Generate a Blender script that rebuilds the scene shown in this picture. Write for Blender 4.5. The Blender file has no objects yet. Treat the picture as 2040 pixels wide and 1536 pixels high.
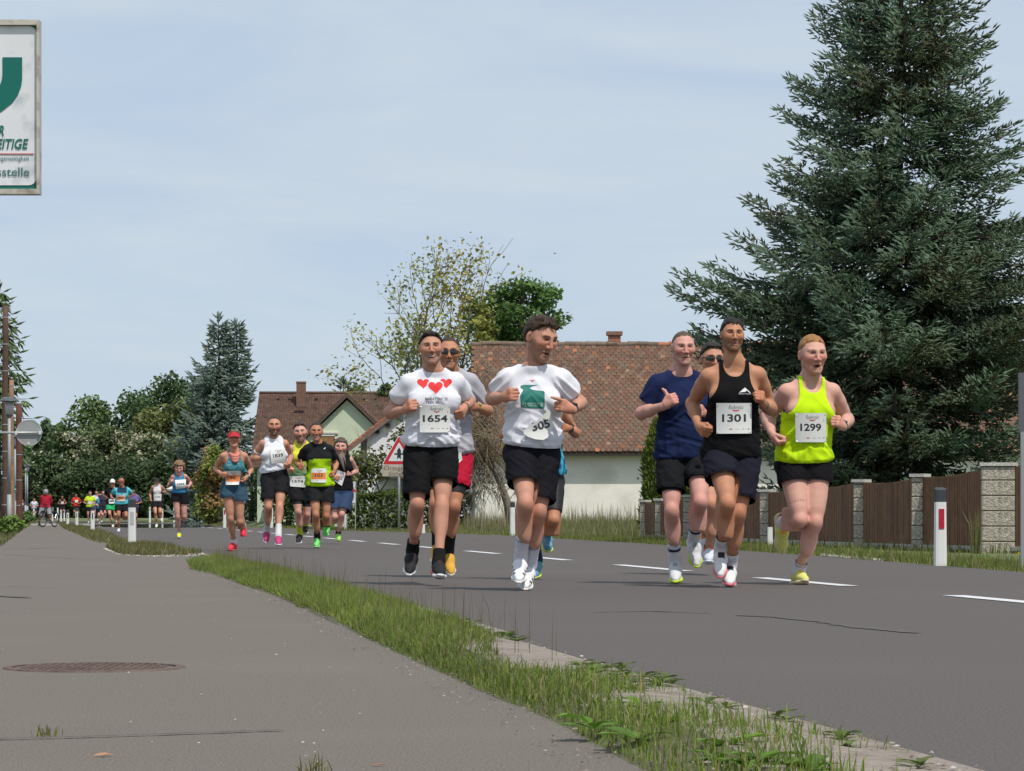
import bpy, bmesh, math, random
import numpy as np
from mathutils import Vector, Matrix
from mathutils.bvhtree import BVHTree

# ------------------------------------------------------------------ camera, sky, sun, exposure
SC = bpy.context.scene
COL = SC.collection
FPX, CX, HZ, CH = 6000.0, 1020.0, 1027.0, 0.48      # focal length (px of the 2040 px frame), horizon row, eye height

cam_d = bpy.data.cameras.new("camera")
cam = bpy.data.objects.new("camera", cam_d)
COL.objects.link(cam)
cam.location = (0, 0, CH)
cam.rotation_euler = (math.radians(90), 0, 0)
cam_d.sensor_width = 36.0
cam_d.lens = 36.0 * FPX / 2040.0
cam_d.shift_y = (HZ - 768.0) / 2040.0
cam_d.clip_start = 0.1
cam_d.clip_end = 6000
SC.camera = cam

SUN = Vector((0.28, -0.43, 0.86)).normalized()       # direction towards the sun
sun_el = math.asin(SUN.z)
sun_az = math.atan2(SUN.x, SUN.y)                    # from +Y towards +X
world = bpy.data.worlds.new("World")
SC.world = world
world.use_nodes = True
wn = world.node_tree.nodes
wl = world.node_tree.links
wn.clear()
w_out = wn.new("ShaderNodeOutputWorld")
w_bg = wn.new("ShaderNodeBackground")
w_sky = wn.new("ShaderNodeTexSky")
w_sky.sky_type = 'NISHITA'
w_sky.sun_disc = False
w_sky.sun_elevation = sun_el
w_sky.sun_rotation = sun_az
w_sky.air_density = 1.0
w_sky.dust_density = 0.4
w_sky.ozone_density = 2.0
w_bg.inputs['Strength'].default_value = 0.118
# thin veil of high cloud over the blue
w_tc = wn.new("ShaderNodeTexCoord")
w_map = wn.new("ShaderNodeMapping")
w_map.inputs['Scale'].default_value = (1.6, 1.6, 9.0)
w_map.inputs['Rotation'].default_value = (0.0, 0.12, 0.3)
w_noi = wn.new("ShaderNodeTexNoise")
w_noi.inputs['Scale'].default_value = 2.2
w_noi.inputs['Detail'].default_value = 5.0
w_noi.inputs['Roughness'].default_value = 0.55
w_rmp = wn.new("ShaderNodeMapRange")
w_rmp.inputs['From Min'].default_value = 0.3
w_rmp.inputs['From Max'].default_value = 0.75
w_rmp.inputs['To Min'].default_value = 0.80
w_rmp.inputs['To Max'].default_value = 0.97
w_mix = wn.new("ShaderNodeMix")
w_mix.data_type = 'RGBA'
w_veil = wn.new("ShaderNodeMix")
w_veil.data_type = 'RGBA'
w_veil.inputs['A'].default_value = (4.30, 5.20, 6.45, 1)
w_veil.inputs['B'].default_value = (5.15, 5.85, 6.55, 1)
w_n2 = wn.new("ShaderNodeTexNoise")
w_n2.inputs['Scale'].default_value = 3.2
w_n2.inputs['Detail'].default_value = 7.0
w_n2.inputs['Roughness'].default_value = 0.6
w_n2.inputs['Distortion'].default_value = 0.6
w_r2 = wn.new("ShaderNodeMapRange")
w_r2.inputs['From Min'].default_value = 0.34
w_r2.inputs['From Max'].default_value = 0.64
wl.new(w_map.outputs['Vector'], w_n2.inputs['Vector'])
wl.new(w_n2.outputs['Fac'], w_r2.inputs['Value'])
wl.new(w_r2.outputs['Result'], w_veil.inputs['Factor'])
wl.new(w_veil.outputs['Result'], w_mix.inputs['B'])
wl.new(w_tc.outputs['Generated'], w_map.inputs['Vector'])
wl.new(w_map.outputs['Vector'], w_noi.inputs['Vector'])
wl.new(w_noi.outputs['Fac'], w_rmp.inputs['Value'])
wl.new(w_rmp.outputs['Result'], w_mix.inputs['Factor'])
wl.new(w_sky.outputs['Color'], w_mix.inputs['A'])
wl.new(w_mix.outputs['Result'], w_bg.inputs['Color'])
wl.new(w_bg.outputs['Background'], w_out.inputs['Surface'])

sun_d = bpy.data.lights.new("sun", 'SUN')
sun_d.energy = 3.75
sun_d.angle = math.radians(0.53)
sun_d.color = (1.0, 0.94, 0.85)
sun = bpy.data.objects.new("sun", sun_d)
COL.objects.link(sun)
sun.rotation_euler = (-SUN).to_track_quat('-Z', 'Y').to_euler()
sun.location = (20, -20, 60)

SC.view_settings.view_transform = 'Standard'
SC.view_settings.look = 'None'
SC.view_settings.exposure = 0.0
SC.view_settings.gamma = 1.0
SC.view_settings.use_curve_mapping = False
SC.render.engine = 'CYCLES'
SC.cycles.max_bounces = 6
SC.cycles.diffuse_bounces = 3
SC.cycles.glossy_bounces = 2
SC.cycles.transparent_max_bounces = 4
SC.cycles.use_denoising = True

# ------------------------------------------------------------------ helpers
RNG = np.random.default_rng(7)
V3 = lambda *a: np.array(a, dtype=float)


def P(px, py, Y):
    """point seen at pixel (px, py) of the 2040 x 1536 photograph, Y metres away"""
    return np.array([(px - CX) / FPX * Y, Y, CH - (py - HZ) / FPX * Y])


def G(px, py, z=0.0):
    """ground point under pixel"""
    Y = (CH - z) * FPX / (py - HZ)
    return np.array([(px - CX) / FPX * Y, Y, z])


def unit(v):
    v = np.asarray(v, float)
    n = np.linalg.norm(v)
    return v / n if n > 1e-9 else v


def L(r, g, b):
    """sRGB 0-255 to linear"""
    o = []
    for c in (r, g, b):
        c /= 255.0
        o.append(c / 12.92 if c <= .04045 else ((c + .055) / 1.055) ** 2.4)
    return np.array(o)


_MATS = {}


def mat(name, col=(.5, .5, .5), rough=.7, var=.0, vscale=8.0, bump=0.0, bscale=60.0, metal=0.0, attr=False, spec=.5,
        trans=0.0, stripes=None, detail=4.0, var2=None, coords='Object', sss=0.0, bdist=.01):
    """procedural principled material; attr multiplies in the mesh colour attribute 'Col'"""
    if name in _MATS:
        return _MATS[name]
    m = bpy.data.materials.new(name)
    m.use_nodes = True
    nt = m.node_tree
    n, l = nt.nodes, nt.links
    b = n['Principled BSDF']
    b.inputs['Roughness'].default_value = rough
    b.inputs['Metallic'].default_value = metal
    b.inputs['Specular IOR Level'].default_value = spec
    tc = n.new("ShaderNodeTexCoord")
    if attr:
        a = n.new("ShaderNodeAttribute")
        a.attribute_name = 'Col'
        src = a.outputs['Color']
    else:
        r = n.new("ShaderNodeRGB")
        r.outputs[0].default_value = (*[float(x) for x in col], 1)
        src = r.outputs[0]
    if var > 0:
        no = n.new("ShaderNodeTexNoise")
        no.inputs['Scale'].default_value = vscale
        no.inputs['Detail'].default_value = detail
        no.inputs['Roughness'].default_value = .6
        l.new(tc.outputs[coords], no.inputs['Vector'])
        mr = n.new("ShaderNodeMapRange")
        mr.inputs['From Min'].default_value = .25
        mr.inputs['From Max'].default_value = .75
        mr.inputs['To Min'].default_value = 1 - var
        mr.inputs['To Max'].default_value = 1 + var
        l.new(no.outputs['Fac'], mr.inputs['Value'])
        vm = n.new("ShaderNodeVectorMath")
        vm.operation = 'SCALE'
        l.new(src, vm.inputs[0])
        l.new(mr.outputs['Result'], vm.inputs['Scale'])
        src = vm.outputs['Vector']
    if var2:
        sc2, amt, col2 = var2
        no2 = n.new("ShaderNodeTexNoise")
        no2.inputs['Scale'].default_value = sc2
        no2.inputs['Detail'].default_value = 6
        l.new(tc.outputs[coords], no2.inputs['Vector'])
        mr2 = n.new("ShaderNodeMapRange")
        mr2.inputs['From Min'].default_value = .5
        mr2.inputs['From Max'].default_value = .68
        mr2.inputs['To Min'].default_value = 0
        mr2.inputs['To Max'].default_value = amt
        l.new(no2.outputs['Fac'], mr2.inputs['Value'])
        mx = n.new("ShaderNodeMix")
        mx.data_type = 'RGBA'
        l.new(mr2.outputs['Result'], mx.inputs['Factor'])
        l.new(src, mx.inputs['A'])
        mx.inputs['B'].default_value = (*[float(x) for x in col2], 1)
        src = mx.outputs['Result']
    l.new(src, b.inputs['Base Color'])
    if bump > 0:
        nb = n.new("ShaderNodeTexNoise")
        nb.inputs['Scale'].default_value = bscale
        nb.inputs['Detail'].default_value = 3
        l.new(tc.outputs[coords], nb.inputs['Vector'])
        bp = n.new("ShaderNodeBump")
        bp.inputs['Strength'].default_value = bump
        bp.inputs['Distance'].default_value = bdist
        l.new(nb.outputs['Fac'], bp.inputs['Height'])
        l.new(bp.outputs['Normal'], b.inputs['Normal'])
    if sss > 0:
        b.inputs['Subsurface Weight'].default_value = sss
        b.inputs['Subsurface Radius'].default_value = (.012, .005, .003)
        b.inputs['Subsurface Scale'].default_value = 1.0
    if trans > 0:            # thin leaves pass some light
        td = n.new("ShaderNodeBsdfTranslucent")
        l.new(src, td.inputs['Color'])
        ms = n.new("ShaderNodeMixShader")
        ms.inputs['Fac'].default_value = trans
        l.new(b.outputs[0], ms.inputs[1])
        l.new(td.outputs[0], ms.inputs[2])
        l.new(ms.outputs[0], n['Material Output'].inputs['Surface'])
    _MATS[name] = m
    return m


def mesh_data(name, V, F, mats, cols=None, smooth=False, midx=None):
    """fast mesh from numpy; F is an (n,3)/(n,4) array or a list of such arrays / lists of index tuples"""
    V = np.asarray(V, np.float32).reshape(-1, 3)
    me = bpy.data.meshes.new(name)
    if isinstance(F, np.ndarray):
        F = [F]
    if len(F) and not isinstance(F[0], np.ndarray):
        loops = np.array([i for f in F for i in f], np.int32)
        tot = np.array([len(f) for f in F], np.int32)
    else:
        F = [f for f in F if len(f)]
        loops = np.concatenate([f.ravel() for f in F]).astype(np.int32) if F else np.zeros(0, np.int32)
        tot = np.concatenate([np.full(len(f), f.shape[1], np.int32) for f in F]) if F else np.zeros(0, np.int32)
    me.vertices.add(len(V))
    me.vertices.foreach_set('co', V.ravel())
    me.loops.add(len(loops))
    me.loops.foreach_set('vertex_index', loops)
    me.polygons.add(len(tot))
    st = np.zeros(len(tot), np.int32)
    if len(tot):
        st[1:] = np.cumsum(tot)[:-1]
    me.polygons.foreach_set('loop_start', st)
    me.polygons.foreach_set('loop_total', tot)
    if midx is not None:
        me.polygons.foreach_set('material_index', np.asarray(midx, np.int32))
    me.update(calc_edges=True)
    me.validate()
    me.polygons.foreach_set('use_smooth', np.full(len(me.polygons), bool(smooth)))
    if cols is not None:
        cols = np.asarray(cols, np.float32)
        if cols.ndim == 1:
            cols = np.tile(cols, (len(V), 1))
        a = me.color_attributes.new('Col', 'FLOAT_COLOR', 'POINT')
        c4 = np.ones((len(V), 4), np.float32)
        c4[:, :3] = cols
        a.data.foreach_set('color', c4.ravel())
    for m in (mats if isinstance(mats, (list, tuple)) else [mats]):
        me.materials.append(m)
    return me


def link(name, data, parent=None, loc=None, label=None, cat=None, group=None, kind=None):
    o = bpy.data.objects.new(name, data)
    COL.objects.link(o)
    if parent is not None:
        o.parent = parent
    if loc is not None:
        o.location = [float(x) for x in loc]
    tag(o, label, cat, group, kind)
    return o


def tag(o, label=None, cat=None, group=None, kind=None):
    if label:
        o['label'] = label
    if cat:
        o['category'] = cat
    if group:
        o['group'] = group
    if kind:
        o['kind'] = kind


def empty(name, loc, label=None, cat=None, group=None):
    o = link(name, None, None, loc, label, cat, group)
    o.empty_display_size = .1
    return o


class MB:
    """collects boxes, tubes, sheets; builds ONE mesh object"""

    def __init__(s):
        s.V, s.F, s.C, s.M = [], [], [], []
        s.n = 0

    def add(s, V, F, col=None, mi=0):
        V = np.asarray(V, float).reshape(-1, 3)
        s.V.append(V)
        for f in F:
            s.F.append(tuple(int(i) + s.n for i in f))
            s.M.append(mi)
        s.C.append(np.tile(np.asarray(col if col is not None else (1, 1, 1), float), (len(V), 1)) if np.ndim(col) < 2 else col)
        s.n += len(V)
        return s

    def box(s, c, size, R=None, col=None, mi=0, taper=1.0):
        hx, hy, hz = [x / 2 for x in size]
        v = np.array([[x * (taper if z > 0 else 1), y * (taper if z > 0 else 1), z] for z in (-hz, hz) for y in (-hy, hy) for x in (-hx, hx)])
        if R is not None:
            v = v @ np.asarray(R).T
        v = v + np.asarray(c)
        return s.add(v, [(0, 2, 3, 1), (4, 5, 7, 6), (0, 1, 5, 4), (2, 6, 7, 3), (0, 4, 6, 2), (1, 3, 7, 5)], col, mi)

    def tube(s, pts, rad, n=8, col=None, mi=0, caps=True):
        pts = np.asarray(pts, float)
        rad = np.broadcast_to(np.asarray(rad, float), (len(pts),))
        t0 = unit(pts[1] - pts[0])
        a = unit(np.cross(t0, [0, 0, 1] if abs(t0[2]) < .9 else [1, 0, 0]))
        V = []
        for i, p in enumerate(pts):
            t = unit(pts[min(i + 1, len(pts) - 1)] - pts[max(i - 1, 0)])
            a = unit(a - t * np.dot(a, t))
            b = np.cross(t, a)
            for k in range(n):
                an = 2 * math.pi * k / n
                V.append(p + rad[i] * (a * math.cos(an) + b * math.sin(an)))
        F = []
        for i in range(len(pts) - 1):
            for k in range(n):
                k2 = (k + 1) % n
                F.append((i * n + k, i * n + k2, (i + 1) * n + k2, (i + 1) * n + k))
        if caps:
            F.append(tuple(range(n))[::-1])
            F.append(tuple((len(pts) - 1) * n + k for k in range(n)))
        return s.add(V, F, col, mi)

    def prism(s, poly, o, u, v, d, col=None, mi=0):
        """polygon in the (u,v) plane at o, extruded along d"""
        o, u, v, d = [np.asarray(x, float) for x in (o, u, v, d)]
        n = len(poly)
        A = [o + u * x + v * y for x, y in poly]
        B = [a + d for a in A]
        F = [tuple(range(n))[::-1], tuple(range(n, 2 * n))]
        F += [(i, (i + 1) % n, n + (i + 1) % n, n + i) for i in range(n)]
        return s.add(A + B, F, col, mi)

    def build(s, name, m, parent=None, smooth=False, attr=False, label=None, cat=None, group=None, kind=None, origin=None):
        V = np.concatenate(s.V)
        if origin is None:
            origin = np.array(parent.location) if parent is not None else None
        if origin is not None:
            V = V - np.asarray(origin)
        me = mesh_data(name, V, s.F, m, np.concatenate(s.C) if attr else None, smooth, s.M)
        o = link(name, me, parent, None if parent is not None else origin, label, cat, group, kind)
        return o


def sstep(a, b, x):
    t = np.clip((x - a) / (b - a), 0, 1)
    return t * t * (3 - 2 * t)


# value noise
_LAT = np.random.default_rng(3).random((32, 32, 32)).astype(np.float32)


def vnoise(p):
    p = np.asarray(p)
    i = np.floor(p).astype(int)
    f = p - i
    f = f * f * (3 - 2 * f)
    i &= 31
    j = (i + 1) & 31
    x0, y0, z0 = i[:, 0], i[:, 1], i[:, 2]
    x1, y1, z1 = j[:, 0], j[:, 1], j[:, 2]
    fx, fy, fz = f[:, 0], f[:, 1], f[:, 2]
    c = lambda a, b, t: a + (b - a) * t
    return c(c(c(_LAT[x0, y0, z0], _LAT[x1, y0, z0], fx), c(_LAT[x0, y1, z0], _LAT[x1, y1, z0], fx), fy),
             c(c(_LAT[x0, y0, z1], _LAT[x1, y0, z1], fx), c(_LAT[x0, y1, z1], _LAT[x1, y1, z1], fx), fy), fz)


def text_mesh(s, bold=0.0, shear=0.0, res=3):
    """flat text outline as (V2, faces), origin bottom-left, cap height about 1"""
    cu = bpy.data.curves.new("lettering", 'FONT')
    cu.body = s
    cu.size = 1.0 / 0.72
    cu.offset = bold
    cu.shear = shear
    cu.resolution_u = res
    cu.fill_mode = 'FRONT'
    ob = bpy.data.objects.new("lettering", cu)
    COL.objects.link(ob)
    dg = bpy.context.evaluated_depsgraph_get()
    me = ob.evaluated_get(dg).to_mesh()
    V = np.array([v.co[:2] for v in me.vertices], float).reshape(-1, 2)
    F = [tuple(p.vertices) for p in me.polygons]
    ob.evaluated_get(dg).to_mesh_clear()
    bpy.data.objects.remove(ob)
    bpy.data.curves.remove(cu)
    V = V - V.min(0)
    return V, F


_TXT = {}


def text_unit(s, bold=0.0, shear=0.0):
    """text scaled into the unit square"""
    k = (s, bold, shear)
    if k not in _TXT:
        V, F = text_mesh(s, bold, shear)
        asp = V[:, 0].max() / max(V[:, 1].max(), 1e-6)
        V = V / V.max(0)
        bm = bmesh.new()
        vs = [bm.verts.new((x, y, 0)) for x, y in V]
        for f in F:
            bm.faces.new([vs[i] for i in f])
        bmesh.ops.triangulate(bm, faces=bm.faces)
        for _ in range(4):
            ed = [e for e in bm.edges if e.calc_length() > .09]
            if not ed:
                break
            bmesh.ops.subdivide_edges(bm, edges=ed, cuts=1)
            bmesh.ops.triangulate(bm, faces=bm.faces)
        for i, v in enumerate(bm.verts):
            v.index = i
        V = np.array([v.co[:2] for v in bm.verts])
        F = [tuple(v.index for v in f.verts) for f in bm.faces]
        bm.free()
        _TXT[k] = (V, F, asp)
    return _TXT[k]


def heart(n=22):
    t = np.linspace(0, 2 * math.pi, n, endpoint=False)
    x = 16 * np.sin(t) ** 3
    y = 13 * np.cos(t) - 5 * np.cos(2 * t) - 2 * np.cos(3 * t) - np.cos(4 * t)
    p = np.stack([x, y], 1)
    p -= p.min(0)
    return p / p.max(0)
# ------------------------------------------------------------------ ground, road, path
def sheet(name, poly, z, m, kind='structure', **kw):
    bm = bmesh.new()
    vs = [bm.verts.new((p[0], p[1], z)) for p in poly]
    bm.faces.new(vs)
    bmesh.ops.triangulate(bm, faces=bm.faces)
    bmesh.ops.recalc_face_normals(bm, faces=bm.faces)
    for f in bm.faces:
        if f.normal.z < 0:
            f.normal_flip()
    me = bpy.data.meshes.new(name)
    bm.to_mesh(me)
    bm.free()
    me.materials.append(m)
    return link(name, me, kind=kind, **kw)


m_field = mat('meadow_soil', (.11, .14, .045), .95, var=.35, vscale=.35, var2=(.12, .6, (.13, .12, .06)))
m_road = mat('asphalt', (.094, .081, .075), .85, var=.5, vscale=120, bump=.5, bscale=140, detail=2, var2=(.30, .35, (.108, .095, .086)), bdist=.004, spec=.3)
m_path = mat('old_asphalt', (.144, .124, .106), .9, var=.55, vscale=170, bump=.6, bscale=110, detail=2, var2=(.7, .30, (.175, .152, .130)), bdist=.005, spec=.25)
m_dirt = mat('verge_dirt', (.26, .225, .195), .95, var=.28, vscale=30, bump=.8, bscale=70, var2=(3, .7, (.13, .10, .065)), bdist=.012, spec=.1)
m_line = mat('road_paint', (.62, .62, .64), .7, var=.10, vscale=18, var2=(9, .35, (.30, .30, .30)))
m_soil = mat('turf_soil', (.085, .080, .04), .95, var=.4, vscale=12, var2=(2, .6, (.06, .09, .025)))
m_conc = mat('edge_concrete', (.23, .205, .175), .9, var=.22, vscale=40, bump=.6, bscale=90)

sheet('ground', [(-1500, -60), (1500, -60), (1500, 3000), (-1500, 3000)], -.05, m_field)

RL = [(2600, 1716), (1960, 1536), (1700, 1463), (1500, 1408), (1300, 1352), (1000, 1265), (860, 1222), (740, 1188), (600, 1151), (520, 1131), (440, 1112), (385, 1101), (330, 1092), (262, 1079), (228, 1066), (205, 1056), (180, 1048.5), (162, 1045), (148, 1042.6), (135, 1041.2), (115, 1040.4), (60, 1039.9), (-60, 1039.6)]
RR = [(4200, 1305), (2900, 1212), (2300, 1162), (2040, 1140), (1640, 1108.5), (1280, 1082.5), (1000, 1066.5), (860, 1061.5), (700, 1057.5), (560, 1052), (447, 1048.5), (412, 1045), (386, 1042.6), (347, 1041), (323, 1039.8), (260, 1038.6), (150, 1038), (-60, 1037.7)]
gl = [G(*p) for p in RL]
gr = [G(*p) for p in RR]
sheet('road', gl + gr[::-1], 0.0, m_road)
# footpath and drives to the left of the road
PL = [(-2600, 1716), (-1200, 1300), (-300, 1102), (0, 1088), (28, 1066), (45, 1054), (60, 1046), (72, 1042), (78, 1040.6)]
pl = [G(*p) for p in PL]
pathp = pl + [G(p[0] + 25, p[1]) for p in RL[::-1][3:]]
sheet('footpath', pathp, -.006, m_path)

# centre line
lx = lambda Y: 2.288 - .1435 * (Y - 20.43)
dashes = [(15.2, 18.0), (20.43, 23.13), (25.9, 29.2), (32.2, 34.9), (37.6, 40.6), (43.6, 46.5), (49.4, 52.4), (55.2, 58.1)]
y_ = 61.2
while y_ < 170:
    dashes.append((y_, y_ + 3.0))
    y_ += 6.0
dashes.insert(0, (9.4, 12.3))
for (a, b) in dashes:
    bow = lambda Y: max(0, Y - 95) ** 2 * .0010
    w = .068
    mb = MB()
    n = 6
    V, F = [], []
    for k in range(n + 1):
        Y = a + (b - a) * k / n
        V += [(lx(Y) - w + bow(Y) * -.3, Y, .004), (lx(Y) + w + bow(Y) * -.3, Y, .004)]
    F = [(2 * k, 2 * k + 1, 2 * k + 3, 2 * k + 2) for k in range(n)]
    mb.add(V, F)
    mb.build('lane_marking', m_line, kind='structure')

# pale concrete strip along the near edge of the road
strip = MB()
pts = [G(*p) for p in RL[5:12]]
V = []
for i, p in enumerate(pts):
    d = unit(pts[min(i + 1, len(pts) - 1)] - pts[max(i - 1, 0)])
    nrm = V3(-d[1], d[0], 0)
    V += [p + nrm * .06 + V3(0, 0, .006), p - nrm * .05 + V3(0, 0, .006)]
strip.add(V, [(2 * i, 2 * i + 1, 2 * i + 3, 2 * i + 2) for i in range(len(pts) - 1)])
strip.build('kerb_strip', m_conc, kind='structure')

# verge between path and road: a low bank of soil
VL = [(378, 1134), (420, 1143), (480, 1165), (560, 1193), (640, 1232), (720, 1270), (800, 1308), (880, 1345), (960, 1384), (1030, 1412), (1100, 1442), (1180, 1485), (1250, 1525), (1330, 1575), (1500, 1690)]
VR = [(372, 1124), (430, 1112.5), (520, 1133), (600, 1153), (740, 1190), (860, 1224), (1000, 1267), (1150, 1311), (1300, 1354), (1400, 1382), (1500, 1410), (1700, 1465), (1960, 1538), (2200, 1606), (2500, 1690)]


def bank(name, left, right, h, m, n=60, k=7, z0=-.014):
    lp = np.array([G(*p) for p in left])
    rp = np.array([G(*p) for p in right])

    def res(p, n):
        d = np.r_[0, np.cumsum(np.linalg.norm(np.diff(p, axis=0), axis=1))]
        t = np.linspace(0, d[-1], n)
        return np.stack([np.interp(t, d, p[:, a]) for a in range(3)], 1)
    lp, rp = res(lp, n), res(rp, n)
    V = []
    for i in range(n):
        for j in range(k):
            t = j / (k - 1)
            p = lp[i] * (1 - t) + rp[i] * t
            e = min(1, min(i, n - 1 - i) / 3)
            p = p + V3(0, 0, (z0 if t < .9 else .003) + h * math.sin(math.pi * t) ** .7 * e * (.7 + .6 * vnoise(np.array([[p[0] * 3, p[1] * 1.5, 0]]))[0]))
            V.append(p)
    F = [(i * k + j, i * k + j + 1, (i + 1) * k + j + 1, (i + 1) * k + j) for i in range(n - 1) for j in range(k - 1)]
    me = mesh_data(name, np.array(V), F, [m, m_soil], None, True, [1 if (i % (k - 1)) < (2 if k == 7 else 0) else 0 for i in range(len(F))])
    link(name, me, kind='structure')
    return lp, rp


vl, vr = bank('verge', VL, VR, .05, m_dirt)
il, ir = bank('verge', [(212, 1093), (240, 1104), (300, 1109), (345, 1108), (402, 1107)], [(214, 1090), (240, 1084), (300, 1086), (340, 1093), (400, 1104)], .02, m_dirt, 24, 5)
jl, jr = bank('verge', [(112, 1042), (128, 1054), (150, 1063), (185, 1079), (215, 1086), (255, 1083)], [(114, 1039), (135, 1043), (170, 1050), (205, 1059), (232, 1070), (256, 1081)], .03, m_soil, 24, 5)
# grass land on the far side of the road and left of the path
sheet('meadow', [G(*p) for p in RR] + [V3(-150, 500, 0), V3(60, 1500, 0), V3(900, 900, 0), V3(60, 12, 0)], -.014, m_field)
sheet('meadow', pl[2:] + [V3(-60, 205, 0), V3(-60, 60, 0), V3(-20, 20, 0)], .004, m_soil)
# dark glossy sheets added far back, imitating a heat mirage of the wood
m_mirage = mat('mirage_gloss', (.02, .021, .022), .045, spec=.6)
sheet('mirage_sheet', [G(178, 1049), G(262, 1051.3), G(330, 1052), G(392, 1051), G(440, 1048.3), G(396, 1045.2), G(330, 1044), G(250, 1044), G(190, 1045.5)], .004, m_mirage)
sheet('mirage_sheet', [G(150, 1041), G(240, 1041.6), G(300, 1041.4), G(335, 1041), G(300, 1039.8), G(220, 1039.2), G(160, 1039.3)], .004, m_mirage)
# the land rises a little beyond the bend
rz = [G(*p) for p in ((520, 1051), (470, 1048.5), (425, 1043.6), (396, 1041.4), (352, 1039.8), (326, 1038.8), (250, 1037.6), (150, 1037.2), (-60, 1037))]
V = []
for i, p in enumerate(rz):
    o = unit(V3(p[0] + 20, p[1] - 60, 0))
    V += [p + V3(0, 0, -.02), p + o * 3 + V3(0, 0, .22), p + o * 260 + V3(0, 0, .34)]
me = mesh_data('grass_bank', np.array(V), [f for i in range(len(rz) - 1) for f in ((3 * i, 3 * i + 3, 3 * i + 4, 3 * i + 1), (3 * i + 1, 3 * i + 4, 3 * i + 5, 3 * i + 2))], m_field, None, True)
link('grass_bank', me, kind='structure')
# pale kerb crossing the path
mb = MB()
a, b = G(42, 1045.3), G(108, 1046.0)
mb.box((a + b) / 2 + V3(0, 0, .03), (abs(b[0] - a[0]), .35, .06))
a, b = G(110, 1045.6), G(148, 1047)
mb.box((a + b) / 2 + V3(0, 0, .03), (abs(b[0] - a[0]), .35, .06))
mb.build('kerb', mat('kerb_stone', (.50, .49, .45), .9, var=.1), kind='structure')

# seams and cracks
m_crack = mat('tar_seam', (.045, .042, .04), .9, var=.3, vscale=30)


def seam(px, w, z, name='crack', m=m_crack):
    pts = [G(*p) for p in px]
    P2 = []
    for a, b in zip(pts[:-1], pts[1:]):
        for t in np.linspace(0, 1, 8, endpoint=False):
            P2.append(a + (b - a) * t)
    P2.append(pts[-1])
    V = []
    for i, p in enumerate(P2):
        d = unit(P2[min(i + 1, len(P2) - 1)] - P2[max(i - 1, 0)])
        nrm = V3(-d[1], d[0], 0)
        ww = w * (.5 + RNG.random()) * (1 if 0 < i < len(P2) - 1 else .1)
        j = (RNG.random() - .5) * w * .8
        V += [p + nrm * (ww + j) + V3(0, 0, z), p - nrm * (ww - j) + V3(0, 0, z)]
    mb = MB().add(V, [(2 * i, 2 * i + 1, 2 * i + 3, 2 * i + 2) for i in range(len(P2) - 1)])
    return mb.build(name, m, kind='structure')


seam([(-200, 1476), (0, 1469), (120, 1466), (260, 1462), (400, 1457), (572, 1451)], .007, -.002)
seam([(1470, 1226), (1560, 1231), (1640, 1240), (1700, 1249), (1760, 1256), (1830, 1262)], .035, .003, m=mat('road_seam', (.087, .075, .069), .9, var=.2, vscale=6))
seam([(1180, 1220), (1300, 1218), (1420, 1223)], .02, .003, m=mat('road_seam'))
seam([(0, 1166), (90, 1168), (180, 1167)], .012, -.002, m=mat('path_stain', (.195, .182, .165), .9, var=.3, vscale=12))
seam([(0, 1186), (60, 1190)], .05, -.002, m=mat('path_patch', (.085, .08, .072), .9, var=.3, vscale=12))
seam([(0, 1092), (60, 1092), (110, 1091)], .05, -.002, m=mat('path_patch'))
seam([(60, 1141), (190, 1142), (300, 1141)], .012, -.002, m=mat('path_patch'))
seam([(0, 1103), (140, 1112), (260, 1117)], .008, -.002, m=mat('path_patch'))

# manhole cover in the path
mc = G(188, 1327)
mh = empty('manhole_cover', mc, 'rusty round manhole cover set in the grey footpath', 'manhole cover')
R = .29
mb = MB()
n = 40
ang = [2 * math.pi * k / n for k in range(n)]
V = [mc + V3(r * math.cos(a), r * math.sin(a), z) for r, z in ((R, -.007), (R - .004, -.001), (R - .03, -.001), (R - .03, -.006)) for a in ang]
mb.add(V, [(j * n + k, j * n + (k + 1) % n, (j + 1) * n + (k + 1) % n, (j + 1) * n + k) for j in range(3) for k in range(n)])
m_iron = mat('rusty_iron', (.125, .09, .08), .9, var=.45, vscale=16, var2=(11, .9, (.165, .14, .12)), spec=.1)
mb.build('cover_rim', m_iron, mh)
mb = MB()
mb.add([mc + V3((R - .034) * math.cos(a), (R - .034) * math.sin(a), -.0045) for a in ang], [tuple(range(n))])
mb.build('cover_plate', mat('dark_iron', (.10, .078, .068), .8, var=.4, vscale=30), mh)
mb = MB()
for i in range(-9, 10):
    for j in range(-9, 10):
        x, y = i * .027, j * .027
        if x * x + y * y < (R - .05) ** 2:
            mb.box(mc + V3(x, y, -.0025), (.017, .017, .006), taper=.8)
studs = mb.build('cover_studs', m_iron, mh)
studs['kind'] = 'stuff'

# dry leaves
def dry_leaf(px, py, ln, rot, label, col):
    g = G(px, py, -.006)
    mb = MB()
    c, s = math.cos(rot), math.sin(rot)
    pr = [(-.5, 0, .0), (-.25, .17, .10), (.1, .20, .13), (.5, .02, .03), (.15, -.16, .06), (-.2, -.14, .02), (0, 0, .02)]
    V = [g + ln * V3(x * c - y * s, x * s + y * c, z) + V3(0, 0, .003) for x, y, z in pr]
    mb.add(V, [(6, i, (i + 1) % 6) for i in range(6)])
    o = mb.build('dry_leaf', mat('leaf_' + str(int(col[0] * 100)), col, .8, var=.3, vscale=30), origin=g)
    tag(o, label, 'leaf')


dry_leaf(206, 1508, .042, .1, 'curled orange brown dry leaf on the path below the manhole cover', (.42, .21, .11))
dry_leaf(754, 1527, .03, .2, 'small flat brown dry leaf at the bottom edge of the path', (.20, .12, .075))

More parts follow.
